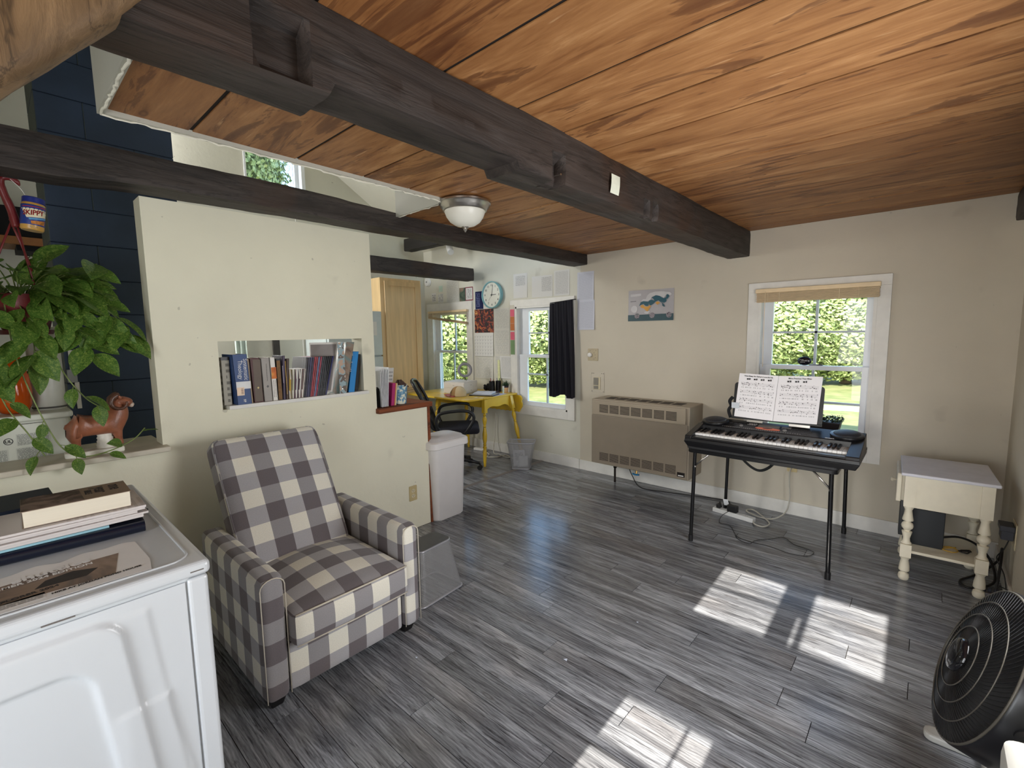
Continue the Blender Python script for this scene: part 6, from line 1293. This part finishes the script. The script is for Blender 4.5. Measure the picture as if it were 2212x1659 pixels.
MB().lathe([(.026, ZD), (.027, ZD+.002), (.034, ZD+.055), (.034, ZD+.058), (.030, ZD+.058), (.026, ZD+.048), (.0001, ZD+.048)], (*pc, 0), 24).build('pot', P('cream_terracotta', (206, 168, 128), .7), sp2, smooth=True, autosm=40)
MB().lathe([(.035, ZD+.058), (.036, ZD+.060), (.036, ZD+.080), (.031, ZD+.082), (.0001, ZD+.075)], (*pc, 0), 24).build('inner_pot', P('dark_plum_plastic', (40, 28, 44), .5), sp2, smooth=True, autosm=40)
SPG = P('dark_succulent_green', (40, 66, 40), .45, var=.2, vs=60); rs = random.Random(5); lfm = None
for k in range(34):
    a = rs.uniform(0, 2*PI); el = rs.uniform(.25, 1.45); d = Vector((math.cos(a)*math.cos(el), math.sin(a)*math.cos(el), math.sin(el))); p = Vector((*pc, ZD+.072)); l_ = rs.uniform(.055, .085)
    MB().tube([p+d*.008, p+d*l_*.5+Vector((0, 0, .003)), p+d*l_], [.006, .005, .0006], 6).build('leaf', SPG, sp2, smooth=True)
lb = thing('lip_balm', 'small clear and white lip balm tube beside the succulent', 'tube', (-3.80, 4.08, ZD)); MB().lathe([(.011, ZD), (.011, ZD+.055)], (-3.80, 4.085, 0), 16).build('tube', P('clear_pale_green', (196, 214, 196), .2), lb, smooth=True, autosm=40); MB().lathe([(.0115, ZD+.055), (.0115, ZD+.085)], (-3.80, 4.085, 0), 16).build('cap', WPLASTIC, lb, smooth=True, autosm=40)
tag(MB().lathe([(.028, ZD), (.030, ZD+.006), (.022, ZD+.022), (.010, ZD+.028), (.0001, ZD+.028)], (-3.87, 4.055, 0), 20).build('tape_holder', P('dark_plum_plastic', (0, 0, 0)), None, smooth=True), 'dark plum trinket between the pen cups and the lip balm', 'trinket')

# bins
MSH = mat_mesh('grey_wire_mesh', (170, 170, 172), .0045, .34, .4); RIMM = P('grey_bin_rim', (170, 170, 176), .35, .4)
def rect_loop(cx, cy, z, hx_, hy_, r_, ang, n=4):
    ca, sa = math.cos(ang), math.sin(ang); return [(cx+x*ca-y*sa, cy+x*sa+y*ca, z) for x, y in rrect(-hx_, -hy_, hx_, hy_, r_, n)]
def mesh_bin(name, label, cx, cy, ang, z0, z1, h0, h1, cap=None):
    t = thing(name, label, 'wastebasket', (cx, cy, 0)); a = rect_loop(cx, cy, z0, *h0, .03, ang); b = rect_loop(cx, cy, z1, *h1, .03, ang); n = len(a); m = MB(); fs_ = []; uv = []; s_ = 0; ss = [0]
    for i in range(n): s_ += (Vector(a[i])-Vector(a[(i+1) % n])).length; ss.append(s_)
    for i in range(n): fs_.append((i, (i+1) % n, n+(i+1) % n, n+i)); uv.append([(ss[i], z0), (ss[i+1], z0), (ss[i+1], z1), (ss[i], z1)])
    m.add(a+b, fs_, uv); m.build('mesh_wall', MSH, t)
    MB().tube(b+[b[0], b[1]], .006, 8, False).build('top_rim', RIMM, t, smooth=True); MB().tube(a+[a[0], a[1]], .006, 8, False).build('bottom_rim', RIMM, t, smooth=True)
    return t, a, b
wb_, a_, b_ = mesh_bin('wastebasket', 'grey wire mesh wastebasket holding discarded papers beside the desk', -3.33, 3.86, R(32), .008, .30, (.098, .085), (.150, .105))
MB().prism([(p[0], p[1]) for p in rect_loop(-3.33, 3.86, 0, .098, .085, .03, R(32))], .004, Matrix.Translation((0, 0, .003))).build('base_plate', RIMM, wb_)
wp = mat_paper('discarded_flyer_print', (216, 216, 220), (90, 90, 96), 16, (.15, .85, .35, .85), 9, .7)
fm2 = frame((-3.375, 3.775, .03), (.80, .60, .05), (-.10, .14, 1)); tag(MB().sheet(fm2 @ Vector((0, 0, 0)), fm2.to_3x3() @ Vector((.13, 0, 0)), fm2.to_3x3() @ Vector((0, .175, 0)), 6, 6, .001, lambda a, b: .01*math.sin(a*4)*math.sin(b*3)).build('paper_sheet', wp, None, smooth=True, autosm=50), 'printed sheet standing in the mesh wastebasket, front one', 'paper')
fm3 = frame((-3.34, 3.80, .02), (.85, .35, .1), (.25, .3, .9)); tag(MB().sheet(fm3 @ Vector((0, 0, 0)), fm3.to_3x3() @ Vector((.12, 0, 0)), fm3.to_3x3() @ Vector((0, .12, 0)), 6, 6, .001, lambda a, b: .012*math.sin(a*5)).build('paper_sheet', P('office_paper', (0, 0, 0)), None, smooth=True), 'crumpled plain sheet at the bottom of the mesh wastebasket', 'paper')
ub, a_, b_ = mesh_bin('upturned_wastebasket', 'upturned grey mesh wastebasket behind the gingham armchair', -2.115, 1.60, R(4), .007, .295, (.125, .165), (.075, .120))
MB().prism([(p[0], p[1]) for p in rect_loop(-2.115, 1.60, 0, .075, .120, .03, R(4))], .008, Matrix.Translation((0, 0, .295))).build('base_plate', P('dark_grey_plate', (92, 94, 96), .45, .4), ub)
kbn = thing('kitchen_bin', 'tall white plastic kitchen bin with domed lid behind the partition end', 'bin', (-2.96, 2.42, 0)); KC = (-2.965, 2.415)
def loft_(name, mat, par, rings, smooth=True): 
    m = MB(); n = len(rings[0]); vs = [p for r_ in rings for p in r_]; m.add(vs, [(j*n+i, j*n+(i+1) % n, (j+1)*n+(i+1) % n, (j+1)*n+i) for j in range(len(rings)-1) for i in range(n)]+[tuple(range(n-1, -1, -1)), tuple((len(rings)-1)*n+k for k in range(n))]); return m.build(name, mat, par, smooth=smooth, autosm=40)
KL = lambda z, hx_, hy_: rect_loop(KC[0], KC[1], z, hx_, hy_, .06, R(0), 6)
loft_('bin_body', P('white_bin_plastic', (224, 220, 218), .45, var=.02, bump=.05, bs=200), kbn, [KL(0, .105, .150), KL(.01, .112, .158), KL(.60, .130, .178)])
loft_('lid', P('white_bin_lid', (228, 224, 222), .4, var=.02), kbn, [KL(.595, .148, .196), KL(.60, .152, .200), KL(.645, .150, .198), KL(.655, .140, .190)])
loft_('lid_dome', P('grey_white_lid_dome', (196, 192, 192), .45), kbn, [KL(.655, .128, .178), KL(.675, .115, .165), KL(.688, .085, .130)])
CORDW = P('white_cord', (206, 202, 190), .5); CORDB = P('black_cord', (24, 22, 22), .5)
tag(MB().tube(smoothpath([(-4.20, 4.10, .014), (-4.00, 4.02, .010), (-3.95, 3.92, .009), (-3.85, 3.98, .009), (-3.80, 4.12, .009), (-3.62, 4.05, .009), (-3.45, 4.02, .009)]), .007, 6).build('cord', CORDW, None, smooth=True), 'white cord looping on the floor under the yellow desk', 'cord')
tag(MB().tube(smoothpath([(-4.05, 4.20, .50), (-4.06, 4.19, .2), (-4.0, 4.10, .02), (-3.9, 4.1, .009), (-3.75, 4.06, .009), (-3.6, 4.12, .009)]), .005, 6).build('cord', CORDW, None, smooth=True), 'thin white cord running down the wall behind the yellow desk', 'cord')
pst = thing('power_strip', 'white power strip on the floor under the yellow desk', 'power strip', (-4.25, 4.13, 0)); MB().mbox(Matrix.Translation((-4.25, 4.12, 0)) @ Matrix.Rotation(R(8), 4, 'Z'), -.10, -.025, 0, .10, .025, .030).build('housing', WPLASTIC, pst, bevel=.005)

# ================================================================== UNDER AND AROUND THE FOLDING TABLE
ps = thing('power_strip', 'white power strip with plugs on the floor under the folding table', 'power strip', (-1.10, 3.89, 0), math.atan2(-.055, .30)); PM_ = wm(ps)
MB().mbox(PM_, -.165, -.026, 0, .165, .026, .036).build('housing', P('ivory_white_housing', (206, 206, 204), .4), ps, bevel=.005)
for k in range(4):
    for dx in (-.008, .008): MB().mbox(PM_, -.03+.045*k+dx-.001, -.006, .0362, -.03+.045*k+dx+.001, .006, .0366).build('socket_slot', INK, ps)
pd = thing('power_adapter', 'black block adapter plugged into the strip under the folding table', 'adapter', (-1.08, 3.89, .037)); MB().mbox(PM_, -.045, -.022, .037, .030, .022, .090).build('block', BLACK, pd, bevel=.003)
pg2 = thing('plug', 'black plug at the left end of the power strip under the folding table', 'plug', (-1.22, 3.9, .037)); MB().mbox(PM_, -.140, -.016, .037, -.108, .016, .070).build('plug_body', BLACK, pg2, bevel=.004); MB().tube([PM_ @ Vector((-.124, 0, .07)), PM_ @ Vector((-.126, .02, .085)), PM_ @ Vector((-.14, .08, .02))], .004, 6).build('plug_cord', CORDB, pg2, smooth=True)
tag(MB().sheet((-1.205, 3.995, .040), (.035, .012, 0), (-.012, 0, .05), 2, 2, .0006, lambda a, b: .003*a).build('cord_tag', P('office_paper', (0, 0, 0)), None), 'white paper tag on the cord by the rear table leg', 'tag')
tag(MB().tube(smoothpath([(-.766, YF-.02, .395), (-.768, 4.16, .37), (-.762, 4.12, .30), (-.755, 4.13, .16), (-.77, 4.08, .06), (-.84, 4.00, .012), (-.95, 3.99, .009), (-1.05, 4.06, .009), (-1.02, 4.12, .009), (-.93, 4.03, .010), (-.84, 3.90, .010), (-.86, 3.80, .010), (-.92, 3.80, .014), (-.945, 3.865, .016)]), .0055, 7).build('cord', P('light_grey_cord', (186, 182, 170), .5), None, smooth=True), 'light grey cord from the wall outlet looping to the power strip', 'cord')
tag(MB().tube(smoothpath([(-1.12, 3.87, .05), (-1.16, 3.80, .02), (-1.14, 3.68, .005), (-1.06, 3.67, .005), (-.99, 3.55, .005), (-.94, 3.46, .005), (-.86, 3.44, .005), (-.84, 3.52, .005), (-.76, 3.62, .005), (-.70, 3.70, .005), (-.62, 3.62, .005), (-.50, 3.58, .005), (-.52, 3.48, .005), (-.62, 3.45, .005), (-.74, 3.48, .005), (-.86, 3.47, .006), (-.96, 3.50, .006), (-.97, 3.56, .005)]), .0022, 5).build('cord', CORDB, None, smooth=True), 'thin black adapter cord tangled on the floor under the folding table', 'cord')
tag(MB().tube(smoothpath([(-2.15, 4.10, .19), (-2.08, 4.06, .10), (-1.98, 4.04, .012), (-1.75, 4.08, .008), (-1.5, 4.15, .008), (-1.25, 4.205, .008), (-1.20, 4.10, .008)]), .005, 6).build('cord', CORDB, None, smooth=True), 'black cord running from the heater along the baseboard', 'cord')
tag(MB().tube(smoothpath([(-.985, 3.50, .655), (-.95, 3.49, .60), (-.88, 3.48, .545), (-.82, 3.48, .53), (-.76, 3.49, .57), (-.715, 3.50, .655)]), [.010]*31, 4).build('carry_strap', P('black_webbing', (26, 28, 28), .8), None), 'black strap hanging in a loop below the folding table', 'strap')
# window sill things
stn = thing('painted_stone', 'black oval stone with tiny lettering on the sash rail of the piano window', 'stone', (-.72, 4.245, 1.218))
STM = Matrix.Translation((-.722, 4.235, 1.252)) @ Matrix.Rotation(PI/2, 4, 'X')
MB().lathe([(.0001, -.010), (.03, -.008), (.043, 0), (.03, .008), (.0001, .010)], n=28, m=STM @ Matrix.Diagonal((1.12, .80, 1, 1))).build('stone', P('glossy_black_stone', (20, 16, 26), .2), stn, smooth=True)
m = MB()
for (a_, b_, w_) in ((-.030, .010, .007), (-.020, .010, .016), (-.020, .001, .020), (-.026, -.010, .032)): m.prism([(a_, b_-.0015), (a_+w_, b_-.001), (a_+w_, b_+.0012), (a_, b_+.0015)], .0108, STM)
m.build('painted_script', WP, stn)
MB().lathe([(.006, 0), (.006, .001)], n=10, m=STM @ Matrix.Translation((.02, .012, .007))).build('sun_motif', P('ochre_print', (0, 0, 0)), stn)
tag(MB().lathe([(.0001, 0), (.010, .001), (.012, .006), (.006, .012), (.0001, .013)], n=14, m=Matrix.Translation((-.62, 4.243, 1.217)) @ Matrix.Diagonal((1.8, 1, 1, 1))).build('pebble', P('grey_pebble', (90, 88, 84), .8), None, smooth=True), 'small grey pebble on the sash rail of the piano window', 'pebble')
pp_ = thing('potted_plant', 'low leafy plant in a black trough behind the keyboard, on the folding table', 'plant', (-.52, 4.00, .70))
MB().hexa([(-.60, 3.95, .7005), (-.46, 3.95, .7005), (-.46, 4.05, .7005), (-.60, 4.05, .7005)], [(-.625, 3.93, .835), (-.435, 3.93, .835), (-.435, 4.07, .835), (-.625, 4.07, .835)]).build('trough', P('black_plastic_pot', (34, 26, 26), .5), pp_, bevel=.006)
m = MB(); rs = random.Random(9)
for k in range(420):
    p = Vector((rs.uniform(-.64, -.42), rs.uniform(3.93, 4.07), .838+rs.uniform(0, .035))); u = Vector((rs.uniform(-1, 1), rs.uniform(-1, 1), rs.uniform(-.3, 1))).normalized(); w = u.cross(Vector((rs.uniform(-1, 1), rs.uniform(-1, 1), 1))).normalized(); s_ = rs.uniform(.006, .012)
    m.add([p-u*s_, p-w*s_*.6, p+u*s_, p+w*s_*.6], [(0, 1, 2, 3)])
tag(m.build('foliage', P('dark_small_leaves', (44, 64, 32), .5, var=.3, vs=50), pp_), kind='stuff')

# ================================================================== RIGHT CORNER
BKS = P('black_metal_case', (24, 28, 32), .45)
pc1 = thing('black_case', 'black upright box leaning on the lower shelf of the white side table', 'case', (.03, 3.70, .184), R(3)); M1 = wm(pc1)
MB().mbox(M1, -.085, -.05, .001, .10, .03, .225).build('case', BKS, pc1, bevel=.003)
pc2 = thing('black_case', 'second black box behind the first, beside the table leg', 'case', (-.02, 3.82, .184), R(3)); M2 = wm(pc2); MB().mbox(M2, -.06, -.05, .001, .09, .05, .235).build('case', BKS, pc2, bevel=.003)
rt_ = thing('router', 'small black router on top of the black boxes under the side table', 'router', (-.02, 3.82, .421)); MB().box(-.05, 3.79, .421, .035, 3.86, .451).build('case', BLACK, rt_, bevel=.003)
tag(MB().tube(smoothpath([(.12, 3.74, .23), (.20, 3.80, .235), (.28, 3.84, .20), (.345, 3.86, .12), (.37, 3.80, .03), (.33, 3.70, .012), (.25, 3.62, .01), (.22, 3.70, .01), (.30, 3.86, .01), (.38, 3.90, .10), (.385, 3.80, .22), (.375, 3.70, .15), (.36, 3.62, .02)]), .0065, 7).build('cord', CORDB, None, smooth=True), 'thick black cable looping beside the white side table', 'cord')
tag(MB().tube(smoothpath([(.390, 3.62, .34), (.37, 3.60, .28), (.35, 3.62, .22), (.38, 3.58, .15), (.39, 3.54, .06), (.37, 3.50, .05), (.36, 3.54, .09), (.39, 3.50, .10)]), .003, 6).build('cord', CORDB, None, smooth=True), 'thin black adapter cord dangling on the right wall', 'cord')
tag(MB().tube(smoothpath([(.13, 3.70, .190), (.17, 3.72, .192), (.20, 3.68, .190), (.17, 3.64, .190), (.13, 3.66, .192), (.19, 3.72, .195)]), .003, 6).build('cord', P('yellow_cord', (200, 160, 60), .5), None, smooth=True), 'thin yellow cord coiled on the side table shelf', 'cord')
tag(MB().tube(smoothpath([(.21, 3.70, .192), (.25, 3.72, .194), (.235, 3.67, .192), (.20, 3.68, .194), (.255, 3.70, .196)]), .004, 6).build('cord', CORDB, None, smooth=True), 'black cable bundled on the side table shelf', 'cord')
ad = thing('power_adapter', 'grey block adapter plugged into the right wall', 'adapter', (.39, 3.64, .36)); DG = P('dark_grey_plastic', (58, 60, 68), .5)
MB().box(.352, 3.575, .345, .402, 3.66, .395).build('block', DG, ad, bevel=.004); MB().box(.345, 3.565, .395, .4035, 3.67, .425).build('block_top', DG, ad, bevel=.004)
orr = thing('wall_outlet', 'ivory outlet on the right wall behind the grey adapter', 'outlet', (.405, 3.62, .38)); MB().box(.4045, 3.56, .30, .4095, 3.70, .44).build('cover_plate', IVORY, orr, bevel=.002)
plug = thing('plug_cluster', 'clear plug splitter on the floor by the rear table leg', 'plug', (.33, 3.60, .0)); MB().box(.30, 3.56, .001, .37, 3.60, .03).build('body', P('clear_grey_plastic', (120, 116, 118), .2), plug, bevel=.004)
for k in range(3): MB().tube([(.31+.022*k, 3.58, .03), (.312+.022*k, 3.59, .055)], .008, 8).build('plug', P('dark_grey_plastic', (0, 0, 0)), plug, smooth=True)

# fan
fn = thing('floor_fan', 'round black floor fan tilted upward on pale grey feet, right edge', 'fan', (.19, 1.97, 0))
FM = Matrix.Translation((.175, 1.969, .448)) @ Matrix.Rotation(R(186.7), 4, 'Z') @ Matrix.Rotation(R(90-19.8), 4, 'Y')   # local z = facing direction
FR = .25
MB().lathe([(FR-.012, -.004), (FR, .004), (FR+.006, -.004), (FR+.005, -.13), (FR-.02, -.155), (FR-.05, -.16), (FR-.052, -.152), (FR-.014, -.125)], n=64, m=FM).build('drum_housing', P('glossy_black_housing', (18, 18, 22), .3), fn, smooth=True, autosm=50)
WIRE = P('black_wire_grille', (24, 24, 26), .3, .1); n_w = 96; m = MB()
def gz(r_): t_ = r_/FR; return .004+.045*(1-t_*t_)
for k in range(n_w):
    a0_ = 2*PI*k/n_w; pts = []
    for i in range(13): r_ = .052+(FR-.052)*i/12; a = a0_+.75*((r_-.05)/FR)**1.0; pts.append(FM @ Vector((r_*math.cos(a), r_*math.sin(a), gz(r_)+.002)))
    m.tube(pts, .00135, 4, False)
tag(m.build('radial_grille_wires', WIRE, fn, smooth=True), kind='stuff')
for r_ in (.100, .148, .198): MB().tube([FM @ Vector((r_*math.cos(2*PI*i/64), r_*math.sin(2*PI*i/64), gz(r_)+.005)) for i in range(65)], .0018, 6, False).build('grille_ring', P('worn_grey_ring', (88, 84, 76), .35, .2), fn, smooth=True)
MB().tube([FM @ Vector((FR*math.cos(2*PI*i/72), FR*math.sin(2*PI*i/72), .004)) for i in range(73)], .0035, 8, False).build('rim_ring', P('worn_grey_ring', (0, 0, 0)), fn, smooth=True)
MB().lathe([(.056, gz(.05)-.004), (.056, gz(.05)+.004), (.050, gz(0)+.012), (.034, gz(0)+.016), (.0001, gz(0)+.017)], n=40, m=FM).build('hub_cap', P('glossy_black_cap', (14, 14, 18), .06, var=.02), fn, smooth=True, autosm=60)
BLD = P('matt_black_blade', (22, 22, 24), .45)
for k in range(5):
    a0_ = 2*PI*k/5; vs = []
    for i in range(9):
        r_ = .045+.18*i/8
        for j in range(7): s_ = j/6-.5; a = a0_+s_*1.0*(.7+.5*i/8)+.25*i/8; vs.append(FM @ Vector((r_*math.cos(a), r_*math.sin(a), -.05+s_*.07*(1-.3*i/8))))
    o = MB().add(vs, [(i*7+j, i*7+j+1, (i+1)*7+j+1, (i+1)*7+j) for i in range(8) for j in range(6)]).build('blade', BLD, fn, smooth=True); q = o.modifiers.new('s', 'SOLIDIFY'); q.thickness = .003
MB().lathe([(.0001, -.13), (.055, -.13), (.055, -.035), (.04, -.025), (.0001, -.025)], n=28, m=FM).build('motor', BLD, fn, smooth=True, autosm=40)
m = MB()
for k in range(6): a = 2*PI*k/6; m.tube([FM @ Vector((.05*math.cos(a), .05*math.sin(a), -.12)), FM @ Vector((.22*math.cos(a), .22*math.sin(a), -.150))], .004, 6)
for r_ in (.08, .11, .14, .17, .20): m.tube([FM @ Vector((r_*math.cos(2*PI*i/48), r_*math.sin(2*PI*i/48), -.150)) for i in range(49)], .002, 5, False)
tag(m.build('rear_grille', WIRE, fn, smooth=True), kind='stuff')
FT = P('pale_grey_feet', (196, 196, 190), .45)
for s_ in (-1, 1):
    py = 1.975+s_*.258; cx_ = .255; MB().lathe([(.026, -.012), (.026, .006), (.018, .014), (.0001, .014)], n=20, m=Matrix.Translation((cx_, py, .42)) @ Matrix.Rotation(-s_*PI/2, 4, 'X')).build('pivot_knob', BLACK, fn, smooth=True, autosm=40)
    MB().tube(smoothpath([(cx_, py, .42), (.265, py, .30), (.265, py-s_*.01, .12), (.25, py-s_*.04, .03)]), .013, 10).build('yoke_arm', BLACK, fn, smooth=True)
    MB().prism(rrect(.070, -.030, .345, .030, .025, 4), .028, Matrix.Translation((0, 1.975+s_*.205, 0))).build('foot', FT, fn, bevel=.008)
MB().tube([(.23, 1.77, .03), (.23, 2.20, .03)], .014, 10).build('base_bar', FT, fn, smooth=True)
wbx = thing('white_bin', 'white rounded plastic bin at the lower right corner in front of the fan', 'bin', (.285, 1.40, 0))
WB_ = lambda z, hx_, hy_: rect_loop(.285, 1.40, z, hx_, hy_, .035, 0, 6)
loft_('bin_body', P('warm_white_plastic', (222, 220, 210), .4, var=.02), wbx, [WB_(0, .090, .090), WB_(.52, .105, .105), WB_(.545, .102, .102), WB_(.555, .090, .090)])
# scraps on the floor
for (x, y, s_, lab) in ((-1.163, 1.641, .011, 'tiny white paper scrap on the open floor'), (-1.043, 2.113, .006, 'thin pale thread on the open floor'), (-1.70, 1.20, .006, 'tiny white crumb in front of the armchair foot')):
    tag(MB().prism([(-s_, -s_*.3), (s_*.9, -s_*.5), (s_*.2, s_*.9)], .0008, Matrix.Translation((x, y, .0002))).build('paper_scrap', P('scrap_white', (214, 224, 240), .6), None), lab, 'scrap')
